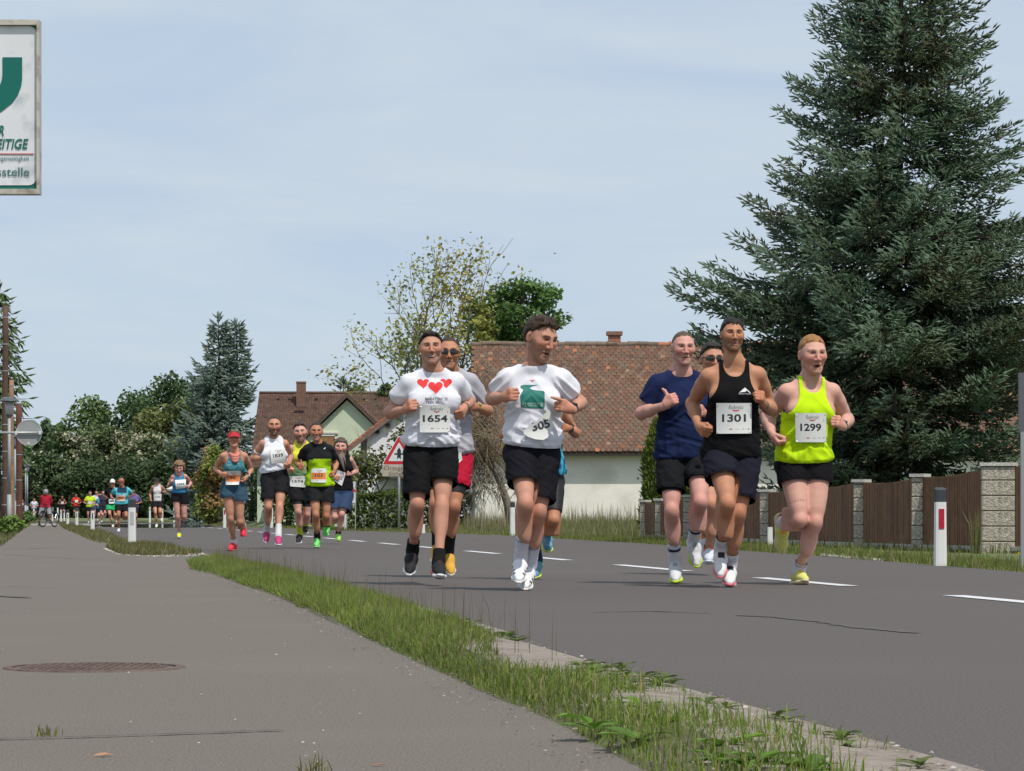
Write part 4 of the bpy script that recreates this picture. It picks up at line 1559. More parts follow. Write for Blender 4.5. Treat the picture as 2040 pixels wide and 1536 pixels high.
def branchy(loc, H, seed, label, leafcol, nleaf, spread=.55, lean=(0, 0), name='tree', leafs=.15, levels=4, r0=.12, tips=True, col2=None, bark=None, first=.28, cat='tree', leafprob=1.0, up=.25, rat=.78, kids=(2, 4)):
    r = np.random.default_rng(seed)
    loc = np.array(loc, float)
    root = empty(name, loc, label, cat)
    mb = MB()
    ends = []

    def grow(p, d, ln, rad, lv):
        n = 4
        pts = [p]
        dd = d
        for k in range(n):
            dd = unit(dd + r.normal(size=3) * .10 + V3(0, 0, .03 * up * 4))
            pts.append(pts[-1] + dd * ln / n)
        mb.tube(pts, np.linspace(rad, rad * .62, n + 1), 5 if lv > 1 else 7, caps=False)
        if lv >= levels - 1:
            ends.extend([(pts[2], .5), (pts[3], .7), (pts[-1], 1.0)])
        if lv >= levels:
            return
        k = r.integers(kids[0], kids[1] + 1)
        a0 = r.uniform(0, 6.28)
        for q in range(k):
            a = a0 + 6.283 * q / k + r.normal() * .3
            s1 = unit(np.cross(dd, V3(.3, .2, 1)))
            s2 = np.cross(dd, s1)
            nd = unit(dd + (s1 * math.cos(a) + s2 * math.sin(a)) * spread * r.uniform(.6, 1.3) + V3(0, 0, up * .5))
            st = pts[-1] if q < 2 else pts[r.integers(2, n + 1)]
            grow(st, nd, ln * rat * r.uniform(.75, 1.15), rad * .58, lv + 1)
    grow(loc, unit(V3(lean[0], lean[1], 1)), H * first, r0, 0)
    tr = mb.build('trunk', bark or m_bark2, root, origin=loc)
    if nleaf:
        ee = np.array([e[0] for e in ends])
        keep = vnoise(ee * .6 + seed) < leafprob
        ee = ee[keep]
        ii = r.integers(0, len(ee), nleaf)
        p = ee[ii] + r.normal(size=(nleaf, 3)) * .20 * leafs / .15
        c = np.array(leafcol)[None] * (.7 + .6 * r.random((nleaf, 1)))
        if col2 is not None:
            m = vnoise(p * .5 + 3) > .55
            c[m] = np.array(col2) * (.75 + .5 * r.random((m.sum(), 1)))
        leaves('foliage', p, leafs * r.uniform(.6, 1.4, nleaf), c, m_leaf, root, seed, kind='stuff')
    return root


pT = P(868, 0, 118.0)
branchy((pT[0], 118, 0), 9.9, 61, 'sparse yellowish green tree with bare branching limbs behind the farmhouse gable', (.25, .28, .085), 4600, spread=.60, name='sparse_tree', leafs=.17, levels=5, r0=.16, col2=(.30, .28, .07), first=.31, leafprob=.62, rat=.79, lean=(-.05, 0), bark=mat('olive_bark', (.16, .14, .09), .9, var=.2))
broadleaf(1035, 552, 240, 116, 'dense green tree rising behind the farmhouse roof', 201, (.055, .10, .028), n=6500, ls=.20, pbot=715, nclump=52, rk=.40)
broadleaf(962, 600, 70, 113, 'yellowish tree top at the farmhouse gable, left of the dense green tree', 203, (.13, .14, .035), n=1100, ls=.2, pbot=740, nclump=9)
broadleaf(770, 762, 60, 135, 'small round green tree top above the white house roof', 202, (.045, .075, .022), n=900, ls=.2, pbot=850, nclump=8)
broadleaf(720, 768, 60, 150, 'low green tree tops behind the brown roof ridge', 204, (.06, .09, .04), n=700, ls=.2, pbot=850, nclump=8)
prof = np.array([(0, 1.0), (4.5, .6), (6.0, .35), (7.1, .05)])
spruce((P(683, 0, 150)[0], 150, 0), 7.1, prof, 'thin conifer tip poking above the brown roof', 33, dz=.5, per=4, sec=.35, tw=.3, tl=.35, trad=.05, cols=((.08, .12, .08), (.06, .09, .06), (.06, .07, .04)), zmin=4.5, name='conifer_tree')
# airy shrub before the white house
pS = P(768, 0, 100.5)
branchy((pS[0], 100.5, 0), 4.2, 62, 'airy pale green shrub tree in front of the white house wall', (.115, .13, .045), 1500, spread=.8, name='shrub_tree', leafs=.16, levels=4, r0=.05, first=.30, leafprob=.56, rat=.8)
broadleaf(712, 900, 46, 100.2, 'leafy pale sprig left in front of the white gable wall', 206, (.12, .14, .05), n=260, ls=.15, pbot=985, nclump=7, name='shrub', trunk=False)
# bushes on the left of the tiled house
broadleaf(428, 885, 90, 156, 'yellow green bush between the blue spruce and the woman with the red visor', 207, (.11, .13, .03), n=3200, ls=.22, pbot=1042, nclump=16, name='bush', col2=(.16, .10, .04))
broadleaf(500, 905, 110, 140, 'dark green bush behind the tall white singlet runner', 208, (.035, .062, .02), n=3000, ls=.16, pbot=1040, nclump=18, name='bush')
broadleaf(575, 915, 110, 121, 'dark green bush below the brown roof', 209, (.038, .065, .022), n=2800, ls=.16, pbot=1042, nclump=18, name='bush')
broadleaf(640, 935, 90, 112, 'dark green bush between the green gable and the notice board', 210, (.04, .07, .022), n=2400, ls=.16, pbot=1044, nclump=16, name='bush')
broadleaf(14, 1030, 60, 70, 'broad leafed weeds at the foot of the lamp posts', 211, (.08, .125, .03), n=800, ls=.10, pbot=1062, nclump=12, name='weeds', trunk=False)
broadleaf(52, 1020, 46, 135, 'grassy bush under the far lamp posts', 212, (.055, .09, .03), n=700, ls=.13, pbot=1040, nclump=10, name='bush', trunk=False)


def hedge(x0, x1, pt, Y, depth, label, seed, n, ls, col, name='hedge'):
    r = np.random.default_rng(seed)
    a, b = P(x0, pt, Y), P(x1, pt, Y)
    loc = (a + b) / 2 * V3(1, 1, 0)
    root = empty(name, loc, label, 'hedge')
    L_ = b[0] - a[0]
    H = a[2]
    u = r.random((n, 3))
    p = np.stack([a[0] + u[:, 0] * L_, Y + (u[:, 1] ** 2.2) * depth, .05 + u[:, 2] * H], 1)
    top = r.random(n) < .28
    p[top, 2] = H + r.normal(size=top.sum()) * .06
    p[top, 1] = Y + r.random(top.sum()) * depth
    p[:, 1] += (vnoise(p * 1.8) - .5) * .35
    p[:, 2] += (vnoise(p * np.array([1.3, 1, 1]) + 9) - .5) * .22 * (p[:, 2] / H)
    c = np.array(col)[None] * (.55 + .9 * r.random((n, 1)))
    m = r.random(n) < .14
    c[m] = np.array((.16, .20, .06)) * (.7 + .5 * r.random((m.sum(), 1)))
    leaves('foliage', p, ls * r.uniform(.7, 1.4, n), c, m_leaf, root, seed, kind='stuff', up=.5)
    mb = MB()
    for k in range(9):
        x = a[0] + L_ * (k + .5) / 9
        mb.tube([V3(x, Y + depth * .5, 0), V3(x + r.normal() * .1, Y + depth * .5, H * .8)], [.04, .02], 5)
    mb.build('stems', m_bark, root)


hedge(690, 944, 986, 97.3, .9, 'clipped green leafy hedge in front of the white house', 301, 6500, .115, (.075, .105, .022))

# columnar thuja behind the fence end
def thuja(px, ptop, w, Y, label, seed, n):
    r = np.random.default_rng(seed)
    loc = V3(P(px, 0, Y)[0], Y, 0)
    root = empty('thuja', loc, label, 'tree')
    H = P(0, ptop, Y)[2]
    R = w / 2 * Y / FPX
    t = r.random(n)
    a = r.random(n) * 6.283
    rr = R * np.minimum(1, 2.6 * (1 - t)) ** .6 * (.72 + .35 * r.random(n)) * (.85 + .4 * vnoise(np.stack([np.cos(a) * 2, np.sin(a) * 2, t * 9], 1)))
    B = np.stack([loc[0] + np.cos(a) * rr, Y + np.sin(a) * rr, .05 + t * H * .95], 1)
    D = np.stack([np.cos(a) * .45, np.sin(a) * .45, np.full(n, .8)], 1) + r.normal(size=(n, 3)) * .25
    c = np.array((.085, .115, .018))[None] * (.6 + .8 * r.random((n, 1)))
    spindles('sprays', B, D, r.uniform(.10, .18, n), r.uniform(.016, .028, n), c, m_needle, root, kind='stuff')
    mb = MB()
    mb.tube([loc, loc + V3(0, 0, H * .9)], [.05, .01], 6)
    mb.build('trunk', m_bark, root)


thuja(1313, 832, 58, 66.5, 'slim yellow green thuja column at the left end of the fence', 41, 5200)
thuja(1382, 930, 70, 66, 'second lower thuja behind the fence between the navy and black runners', 42, 3000)

# gnarled dead tree with a tangle of dry vine before the farmhouse
rv = np.random.default_rng(77)
YD = 88.0
loc = V3(P(1016, 0, YD)[0], YD, 0)
root = empty('gnarled_tree', loc, 'gnarled leaning bare tree with a tangle of dry vines before the farmhouse wall', 'tree')
pp = [P(1022, 1052, YD), P(1010, 1000, YD), P(998, 965, YD), P(985, 935, YD), P(966, 912, YD), P(950, 890, YD)]
mb = MB()
mb.tube(pp, [.16, .12, .10, .09, .08, .06], 8)
mb.tube([pp[4], P(930, 880, YD), P(905, 872, YD)], [.06, .045, .02], 6)
mb.tube([pp[3], P(975, 900, YD - .2), P(990, 870, YD)], [.05, .04, .015], 6)
mb.build('trunk', m_bark2, root, smooth=True)
mb = MB()
B, D, Ln, C = [], [], [], []
for k in range(1500):
    if k < 1050:
        cx_, cy_ = rv.normal(948, 28), rv.normal(873, 28)
        ln = rv.uniform(.25, .75)
    elif k < 1250:
        cx_, cy_ = rv.normal(955, 18), rv.uniform(730, 860)
        ln = rv.uniform(.3, .8)
    else:
        cx_, cy_ = rv.normal(955, 40), rv.uniform(900, 985)
        ln = rv.uniform(.3, .9)
    p = P(cx_, cy_, YD + rv.uniform(-.6, 1.2) if cy_ > 860 else YD + 5.6 + max(0, (880 - cy_)) * .012)
    d = unit(V3(rv.normal() * .55, rv.normal() * .4, rv.normal() * .5 - .55))
    q = p + d * ln * .5 + V3(rv.normal() * .05, 0, 0)
    mb.tube([p, q, p + d * ln + V3(rv.normal() * .08, 0, -.08)], [.012, .010, .004], 3, caps=False)
mb.build('dry_vines', mat('dry_vine', (.17, .135, .085), .9, var=.35, vscale=2), root)['kind'] = 'stuff'
nl = 420
q = np.array([P(rv.normal(965, 26), rv.normal(893, 22), YD + rv.uniform(-.7, .5)) for _ in range(nl)])
leaves('dry_leaves', q, rv.uniform(.05, .12, nl), np.array([(.20, .12, .06)]) * rv.uniform(.5, 1.2, (nl, 1)), m_leaf, root, 5, kind='stuff')

# ------------------------------------------------------------------ grass
m_grass = mat('grass_blade', attr=True, rough=.6, var=.15, vscale=2, spec=.25, trans=.3)


def in_poly(p, poly):
    x, y = p[:, 0], p[:, 1]
    c = np.zeros(len(p), bool)
    n = len(poly)
    for i in range(n):
        a, b = poly[i], poly[(i + 1) % n]
        m = (a[1] > y) != (b[1] > y)
        c ^= m & (x < (b[0] - a[0]) * (y - a[1]) / (b[1] - a[1] + 1e-12) + a[0])
    return c


def blades(name, p, h, w, cols, seed, lean=.5, dry=.1, drycol=(.30, .25, .12), simple=False, **kw):
    r = np.random.default_rng(seed)
    n = len(p)
    a = r.random(n) * 6.283
    ld = np.stack([np.cos(a), np.sin(a), np.zeros(n)], 1)
    sd = np.stack([-np.sin(a), np.cos(a), np.zeros(n)], 1)
    tw_ = r.normal(size=(n, 1)) * .8
    sd = sd * np.cos(tw_) + ld * np.sin(tw_)
    le = (lean * r.random(n) ** 1.3)[:, None]
    h, w = h[:, None], w[:, None]
    U = np.array([0, 0, 1.0])
    V = np.zeros((n, 5, 3))
    V[:, 0] = p - sd * w
    V[:, 1] = p + sd * w
    mid = p + U * h * .55 + ld * h * le * .30
    V[:, 2] = mid - sd * w * .8
    V[:, 3] = mid + sd * w * .8
    V[:, 4] = p + U * h * (1 - .35 * le) + ld * h * le
    F4 = (np.array([(0, 1, 3, 2)])[None] + (np.arange(n) * 5)[:, None, None]).reshape(-1, 4)
    F3 = (np.array([(2, 3, 4)])[None] + (np.arange(n) * 5)[:, None, None]).reshape(-1, 3)
    c = np.array(cols)[r.integers(0, len(cols), n)] * r.uniform(.7, 1.25, (n, 1)) * (.8 + .45 * vnoise(p * np.array([2.2, 1.1, 1])))[:, None]
    m = r.random(n) < dry
    c[m] = np.array(drycol) * r.uniform(.6, 1.1, (m.sum(), 1))
    if simple:
        V = V[:, [0, 1, 4]]
        return link(name, mesh_data(name, V.reshape(-1, 3), np.arange(3 * n).reshape(-1, 3), m_grass, np.repeat(c, 3, 0)), kind='stuff', **kw)
    return link(name, mesh_data(name, V.reshape(-1, 3), [F4, F3], m_grass, np.repeat(c, 5, 0)), kind='stuff', **kw)


GC = [(.145, .215, .028), (.175, .235, .04), (.115, .175, .025), (.21, .24, .075)]


def band(lp, rp, n, r, t0=0.0, t1=1.0, i0=0, i1=None):
    lp, rp = np.array(lp)[i0:i1], np.array(rp)[i0:i1]
    seg = np.linalg.norm(np.diff((lp + rp) / 2, axis=0), axis=1)
    wd = np.linalg.norm((lp - rp)[:-1], axis=1) * seg
    i = r.choice(len(seg), n, p=wd / wd.sum())
    t = r.random(n)[:, None]
    u = (t0 + (t1 - t0) * r.random(n))[:, None]
    return (lp[i] * (1 - t) + lp[i + 1] * t) * (1 - u) + (rp[i] * (1 - t) + rp[i + 1] * t) * u, u[:, 0]


r = np.random.default_rng(21)
# main verge: lush towards the path, bare and weedy along the road when near
p, u = band(vl, vr, 150000, r)
Yp = p[:, 1]
wid = .92 - .40 * sstep(13.0, 8.5, Yp)                    # share of the width under grass
nz = vnoise(np.stack([p[:, 0] * 2.6, p[:, 1] * 1.1, p[:, 0] * 0], 1))
keep = (u < wid + (nz - .5) * .35) & (u > .05 + (vnoise(np.stack([p[:, 0] * 5, p[:, 1] * 2, p[:, 0] * 0 + 4], 1)) - .4) * .10)
keep |= (u >= wid) & (nz > .66) & (r.random(len(u)) < .35)
p2_, u2_ = band(vl, vr, 90000, r, .04, .62)
m_ = (p2_[:, 1] < 12) & (vnoise(np.stack([p2_[:, 0] * 2.6, p2_[:, 1] * 1.1, p2_[:, 0] * 0], 1)) + .5 * (.5 - u2_) > .36)
p, u = np.concatenate([p[keep], p2_[m_]]), np.concatenate([u[keep], u2_[m_]])
zoff = .036 * np.sin(np.pi * np.clip(u, 0, 1)) ** .7 - .012
p[:, 2] = zoff
fall = sstep(0, .18, u) * sstep(1.05, .8, u)
h = (.020 + .046 * r.random(len(p)) ** 2.2) * (.45 + .55 * fall) * (.7 + .7 * vnoise(np.stack([p[:, 0] * 3, p[:, 1] * 1.4, p[:, 0] * 0 + 8], 1)))
h = h * (1 + .45 * sstep(9, 16, p[:, 1]))
near_ = p[:, 1] < 11.5
blades('verge_grass', p[near_], h[near_], .0009 + .0013 * r.random(near_.sum()), GC, 5, lean=1.1, dry=.12)
blades('verge_grass', p[~near_], h[~near_], .0022 + .0016 * r.random((~near_).sum()), GC, 25, lean=1.0, dry=.12, simple=True)
# taller seed stalks
p, u = band(vl, vr, 700, r, .3, .95)
p = p[(p[:, 1] > 9) | (r.random(len(p)) < .15)]
p[:, 2] = .02
h = .12 + .12 * r.random(len(p))
blades('seed_stalks', p, h, np.full(len(p), .0011), [(.20, .17, .09), (.16, .15, .07), (.12, .10, .05)], 6, lean=.35, dry=0)
# plantain and broad weeds along the bare strip
def rosettes(name, pts, seed, size, cols):
    r = np.random.default_rng(seed)
    V, F, C = [], [], []
    for c in pts:
        k = r.integers(5, 10)
        a0 = r.random() * 6.28
        for q in range(k):
            a = a0 + 6.283 * q / k + r.normal() * .25
            d = V3(math.cos(a), math.sin(a), 0)
            s_ = V3(-math.sin(a), math.cos(a), 0)
            L_ = size * r.uniform(.6, 1.3)
            w = L_ * r.uniform(.16, .27)
            lift = r.uniform(.15, .75)
            b = len(V)
            V += [c, c + d * L_ * .4 + s_ * w + V3(0, 0, L_ * lift * .5), c + d * L_ * .4 - s_ * w + V3(0, 0, L_ * lift * .5), c + d * L_ * .4 + V3(0, 0, L_ * lift * .42),
                  c + d * L_ * .75 + s_ * w * .8 + V3(0, 0, L_ * lift * .6), c + d * L_ * .75 - s_ * w * .8 + V3(0, 0, L_ * lift * .6), c + d * L_ + V3(0, 0, L_ * lift * .5)]
            F += [(b, b + 3, b + 1), (b, b + 2, b + 3), (b + 1, b + 3, b + 4), (b + 3, b + 2, b + 5), (b + 3, b + 5, b + 6), (b + 3, b + 6, b + 4)]
            C += [np.array(cols[r.integers(0, len(cols))]) * r.uniform(.75, 1.25)] * 7
    return link(name, mesh_data(name, np.array(V), F, m_grass, np.array(C)), kind='stuff')


p, u = band(vl, vr, 900, r, .62, .98)
p = p[(p[:, 1] < 13.5) & (p[:, 1] > 5)]
nz = vnoise(np.stack([p[:, 0] * 2, p[:, 1] * .8, p[:, 0] * 0 + 2], 1))
p = p[(nz > .45) & ((p[:, 1] > 8.2) | (r.random(len(p)) < .35))][:170]
p[:, 2] = .012
rosettes('plantain_weeds', p, 9, .05, [(.11, .155, .035), (.09, .13, .035), (.13, .17, .05)])
p, u = band(vl, vr, 700, r, .05, .6)
p = p[p[:, 1] < 7.2][:60]
p[:, 2] = .02
rosettes('broad_weeds', p, 10, .075, [(.10, .20, .02), (.12, .22, .03)])
# island grass near the post, far strip, and along the path's left side
p, u = band(il, ir, 9000, r)
k_ = vnoise(p * np.array([1.5, .5, 1])) + (p[:, 0] < P(325, 0, 40)[0]) * .2 - (p[:, 0] > P(338, 0, 40)[0]) * .3 > .52
p = p[k_]
p[:, 2] = .0
blades('island_grass', p, .05 + .08 * r.random(len(p)), np.full(len(p), .0045), [(.12, .13, .04), (.10, .115, .03), (.15, .145, .06)], 7, lean=.8, dry=.25)
p, u = band(jl, jr, 16000, r)
p[:, 2] = .0
blades('strip_grass', p, .06 + .09 * r.random(len(p)), np.full(len(p), .008), [(.12, .13, .04), (.10, .12, .03), (.14, .14, .05)], 8, lean=.8, dry=.22, simple=True)
plg = np.array([G(*q) for q in PL[2:]])
p, u = band(plg + V3(.05, 0, 0), plg + V3(-2.2, 0, 0), 16000, r)
p[:, 2] = .0
blades('path_side_grass', p, (.06 + .12 * r.random(len(p))) * (1 + 1.2 * (u > .5)), np.full(len(p), .006), [(.10, .13, .03), (.12, .135, .04), (.09, .12, .028)], 9, lean=.8, dry=.2, simple=True)
# far side: short turf along the road edge, tall meadow before the farmhouse
grr = np.array([G(*q) for q in RR])
sel = grr[2:16]
p, u = band(sel, sel + V3(1.2, 3.0, 0), 26000, r, 0, 1)
p[:, 2] = -.01
blades('roadside_turf', p, .06 + .10 * r.random(len(p)), np.full(len(p), .007), [(.15, .18, .04), (.17, .20, .05), (.12, .15, .035)], 11, lean=.7, dry=.2, simple=True)
r3 = np.random.default_rng(23)
n = 30000
px = r3.uniform(850, 1300, n)
Yp = 68 + 26 * r3.random(n) ** .8
lim = np.interp(px, [850, 1000, 1280], [84, 75, 53])
Yp = np.maximum(Yp, lim + r3.random(n) * 8)
p = np.stack([(px - CX) / FPX * Yp, Yp, np.full(n, -.01)], 1)
ramp = sstep(0, 16, Yp - lim)
h = (.10 + .30 * r3.random(n)) * (.35 + 1.0 * ramp) * (.6 + .8 * vnoise(p * np.array([.9, .3, 1])))
blades('tall_meadow_grass', p, h, np.full(n, .010), [(.15, .17, .05), (.17, .18, .065), (.12, .15, .04), (.14, .16, .04)], 12, lean=.6, dry=.30, drycol=(.34, .29, .18), simple=True)
n = 700
px = r3.uniform(925, 1290, n)
Yp = r3.uniform(82, 93, n)
p = np.stack([(px - CX) / FPX * Yp, Yp, np.full(n, .0)], 1)
blades('meadow_seed_heads', p, .5 + .55 * r3.random(n) ** 1.5, np.full(n, .009), [(.30, .25, .17), (.25, .22, .13)], 13, lean=.3, dry=0)
p, u = band(sel[:5], sel[:5] + V3(.9, 3.6, 0), 22000, r, 0, 1)
p[:, 2] = -.012
blades('roadside_turf', p, .03 + .08 * r.random(len(p)) ** 1.6, .003 + .003 * r.random(len(p)), [(.13, .17, .03), (.16, .20, .045), (.11, .14, .03)], 26, lean=.9, dry=.15, simple=True)
# fence foot weeds and a few dandelions
n = 2600
fx = r3.random(n)
seg = r3.integers(0, len(pos) - 1, n)
a = np.array([(q[0], q[1]) for q in pos])
pf = a[seg] * (1 - fx[:, None]) + a[seg + 1] * fx[:, None]
p = np.stack([pf[:, 0] + r3.normal(size=n) * .15, pf[:, 1] - .25 - np.abs(r3.normal(size=n)) * .35, np.full(n, -.012)], 1)
blades('fence_foot_grass', p, .05 + .16 * r3.random(n) ** 2, np.full(n, .006), [(.10, .13, .03), (.12, .145, .035)], 14, lean=.7, dry=.2)
n = 60
p = np.array([P(1944 + r3.normal() * 4, 1098, 38.6) for _ in range(n)])
p[:, 2] = -.03
blades('tall_dry_stalks', p, r3.uniform(.2, .75, n), np.full(n, .005), [(.22, .20, .09), (.16, .17, .06)], 15, lean=.4, dry=0)


def weed(px, py, h, label):
    g = G(px, py, -.006)
    r = np.random.default_rng(int(px))
    k = 26
    p = np.tile(g, (k, 1)) + r.normal(size=(k, 3)) * V3(.016, .02, 0)
    p[:, 2] = g[2]
    o = blades('weed_tuft', p, h * (.5 + .6 * r.random(k)), np.full(k, .0018), [(.13, .14, .03), (.16, .15, .05)], int(px), lean=1.0, dry=.2)
    o['kind'] = 'thing'
    tag(o, label, 'weed')


weed(97, 1466, .03, 'small weed tuft growing from the crack in the path')
weed(620, 1545, .05, 'weed tuft at the bottom edge of the path')
def flower(p, label):
    r0 = empty('dandelion', p * V3(1, 1, 0), label, 'flower')
    mb = MB()
    mb.tube([p * V3(1, 1, 0) + V3(0, 0, -.03), p], .006, 5)
    mb.build('stalk', mat('stalk', (.12, .16, .04), .7), r0)
    mb = MB()
    for k in range(12):
        a = 6.283 * k / 12
        mb.add([p, p + V3(.035 * math.cos(a - .2), .035 * math.sin(a - .2), .008), p + V3(.05 * math.cos(a), .05 * math.sin(a), .016), p + V3(.035 * math.cos(a + .2), .035 * math.sin(a + .2), .008)], [(0, 1, 2, 3)])
        mb.add([p + V3(0, 0, .01), p + V3(.02 * math.cos(a - .2), .02 * math.sin(a - .2), .03), p + V3(.02 * math.cos(a + .2), .02 * math.sin(a + .2), .03)], [(0, 1, 2)])
    mb.build('petals', mat('petal_yellow', (.70, .48, .01), .6), r0)


flower(P(2030, 1105, 38.4), 'yellow dandelion at the foot of the stone fence pillar')
# ------------------------------------------------------------------ people: bodies grown from distance fields
class Cone:
    def __init__(s, a, b, ra, rb, k=.02, fwd=None, flat=1.0):
        s.a, s.b = np.asarray(a, float), np.asarray(b, float)
        s.ra, s.rb, s.k = ra, rb, k
        s.fwd, s.q = (None, 0.0) if fwd is None else (np.asarray(fwd, float), 1.0 / flat - 1.0)

    def bounds(s, pad):
        r = max(s.ra, s.rb) + pad
        return np.minimum(s.a, s.b) - r, np.maximum(s.a, s.b) + r

    def ev(s, X, Y, Z):
        x, y, z = X - s.a[0], Y - s.a[1], Z - s.a[2]
        e = s.b - s.a
        if s.fwd is not None:
            f = s.fwd
            t = (x * f[0] + y * f[1] + z * f[2]) * s.q
            x, y, z = x + t * f[0], y + t * f[1], z + t * f[2]
            e = e + f * (np.dot(e, f) * s.q)
        ee = float(np.dot(e, e)) + 1e-12
        t = np.clip((x * e[0] + y * e[1] + z * e[2]) / ee, 0, 1)
        x, y, z = x - t * e[0], y - t * e[1], z - t * e[2]
        return np.sqrt(x * x + y * y + z * z) - (s.ra + (s.rb - s.ra) * t)


class Ell:
    def __init__(s, c, ax, r, k=.02, sub=False):
        s.c, s.ax, s.r, s.k, s.sub = np.asarray(c, float), [np.asarray(a, float) for a in ax], r, k, sub

    def bounds(s, pad):
        h = np.sqrt(sum((np.abs(a) * r) ** 2 for a, r in zip(s.ax, s.r))) + pad
        return s.c - h, s.c + h

    def ev(s, X, Y, Z):
        x, y, z = X - s.c[0], Y - s.c[1], Z - s.c[2]
        k0 = k1 = 0
        for a, r in zip(s.ax, s.r):
            q = (x * a[0] + y * a[1] + z * a[2]) / r
            k0 = k0 + q * q
            k1 = k1 + (q / r) ** 2
        k0 = np.sqrt(k0)
        return k0 * (k0 - 1) / (np.sqrt(k1) + 1e-9)


def smin(a, b, k):
    h = np.maximum(k - np.abs(a - b), 0) / k
    return np.minimum(a, b) - h * h * k * .25


def ev_list(prims, p):
    X, Y, Z = p[:, 0], p[:, 1], p[:, 2]
    F = np.full(len(p), 1.0)
    for q in prims:
        d = q.ev(X, Y, Z)
        F = -smin(-F, d, q.k) if getattr(q, 'sub', False) else smin(F, d, q.k)
    return F


def axis(lo, hi, h, fine=()):
    """grid coordinates with finer spacing inside the given (lo, hi, h) ranges"""
    out = [lo]
    while out[-1] < hi:
        st = h
        for a, b, hf in fine:
            if a <= out[-1] <= b:
                st = min(st, hf)
        out.append(out[-1] + st)
    return np.array(out, np.float32)


def grid_field(prims, xs, ys, zs):
    F = np.full((len(xs), len(ys), len(zs)), 1.0, np.float32)
    pad = 3 * max(np.diff(xs).max(), np.diff(ys).max(), np.diff(zs).max()) + .01
    for q in prims:
        lo, hi = q.bounds(pad + q.k)
        i0, i1 = np.searchsorted(xs, [lo[0], hi[0]])
        j0, j1 = np.searchsorted(ys, [lo[1], hi[1]])
        k0, k1 = np.searchsorted(zs, [lo[2], hi[2]])
        if i1 <= i0 or j1 <= j0 or k1 <= k0:
            continue
        sl = (slice(i0, i1), slice(j0, j1), slice(k0, k1))
        d = q.ev(xs[i0:i1, None, None], ys[None, j0:j1, None], zs[None, None, k0:k1]).astype(np.float32)
        F[sl] = -smin(-F[sl], d, q.k) if getattr(q, 'sub', False) else smin(F[sl], d, q.k)
    return F


def surface_nets(F, xs, ys, zs):
    ins = F < 0
    nx, ny, nz = F.shape
    cnt = np.zeros((nx - 1, ny - 1, nz - 1), np.uint8)
    for a in (0, 1):
        for b in (0, 1):
            for c in (0, 1):
                cnt += ins[a:nx - 1 + a, b:ny - 1 + b, c:nz - 1 + c]
    act = (cnt > 0) & (cnt < 8)
    I, J, K = np.nonzero(act)
    n = len(I)
    idx = np.full(act.shape, -1, np.int32)
    idx[I, J, K] = np.arange(n)
    acc = np.zeros((n, 3))
    num = np.zeros(n)
    cs = [(a, b, c) for a in (0, 1) for b in (0, 1) for c in (0, 1)]
    for a in cs:
        for ax in range(3):
            if a[ax]:
                continue
            b = list(a)
            b[ax] = 1
            fa = F[I + a[0], J + a[1], K + a[2]]
            fb = F[I + b[0], J + b[1], K + b[2]]
            m = (fa < 0) != (fb < 0)
            t = np.where(m, fa / np.where(fa == fb, 1, fa - fb), 0)
            pa = np.stack([xs[I + a[0]], ys[J + a[1]], zs[K + a[2]]], 1)
            pb = np.stack([xs[I + b[0]], ys[J + b[1]], zs[K + b[2]]], 1)
            acc += np.where(m[:, None], pa + (pb - pa) * t[:, None], 0)
            num += m
    V = acc / num[:, None]
    Q = []
    # x edges
    A, B = ins[:-1, 1:-1, 1:-1], ins[1:, 1:-1, 1:-1]
    for flip, m in ((0, A & ~B), (1, ~A & B)):
        i, j, k = np.nonzero(m)
        j, k = j + 1, k + 1
        q = np.stack([idx[i, j - 1, k - 1], idx[i, j, k - 1], idx[i, j, k], idx[i, j - 1, k]], 1)
        Q.append(q[:, ::-1] if flip else q)
    A, B = ins[1:-1, :-1, 1:-1], ins[1:-1, 1:, 1:-1]
    for flip, m in ((0, A & ~B), (1, ~A & B)):
        i, j, k = np.nonzero(m)
        i, k = i + 1, k + 1
        q = np.stack([idx[i - 1, j, k - 1], idx[i - 1, j, k], idx[i, j, k], idx[i, j, k - 1]], 1)
        Q.append(q[:, ::-1] if flip else q)
    A, B = ins[1:-1, 1:-1, :-1], ins[1:-1, 1:-1, 1:]
    for flip, m in ((0, A & ~B), (1, ~A & B)):
        i, j, k = np.nonzero(m)
        i, j = i + 1, j + 1
        q = np.stack([idx[i - 1, j - 1, k], idx[i, j - 1, k], idx[i, j, k], idx[i - 1, j, k]], 1)
        Q.append(q[:, ::-1] if flip else q)
    Q = np.concatenate(Q)
    return V, Q[(Q >= 0).all(1)]


def vnormals(V, Q):
    n = np.cross(V[Q[:, 2]] - V[Q[:, 0]], V[Q[:, 3]] - V[Q[:, 1]])
    N = np.zeros_like(V)
    for c in range(4):
        for a in range(3):
            N[:, a] += np.bincount(Q[:, c], n[:, a], len(V))
    return N / (np.linalg.norm(N, axis=1, keepdims=True) + 1e-12)


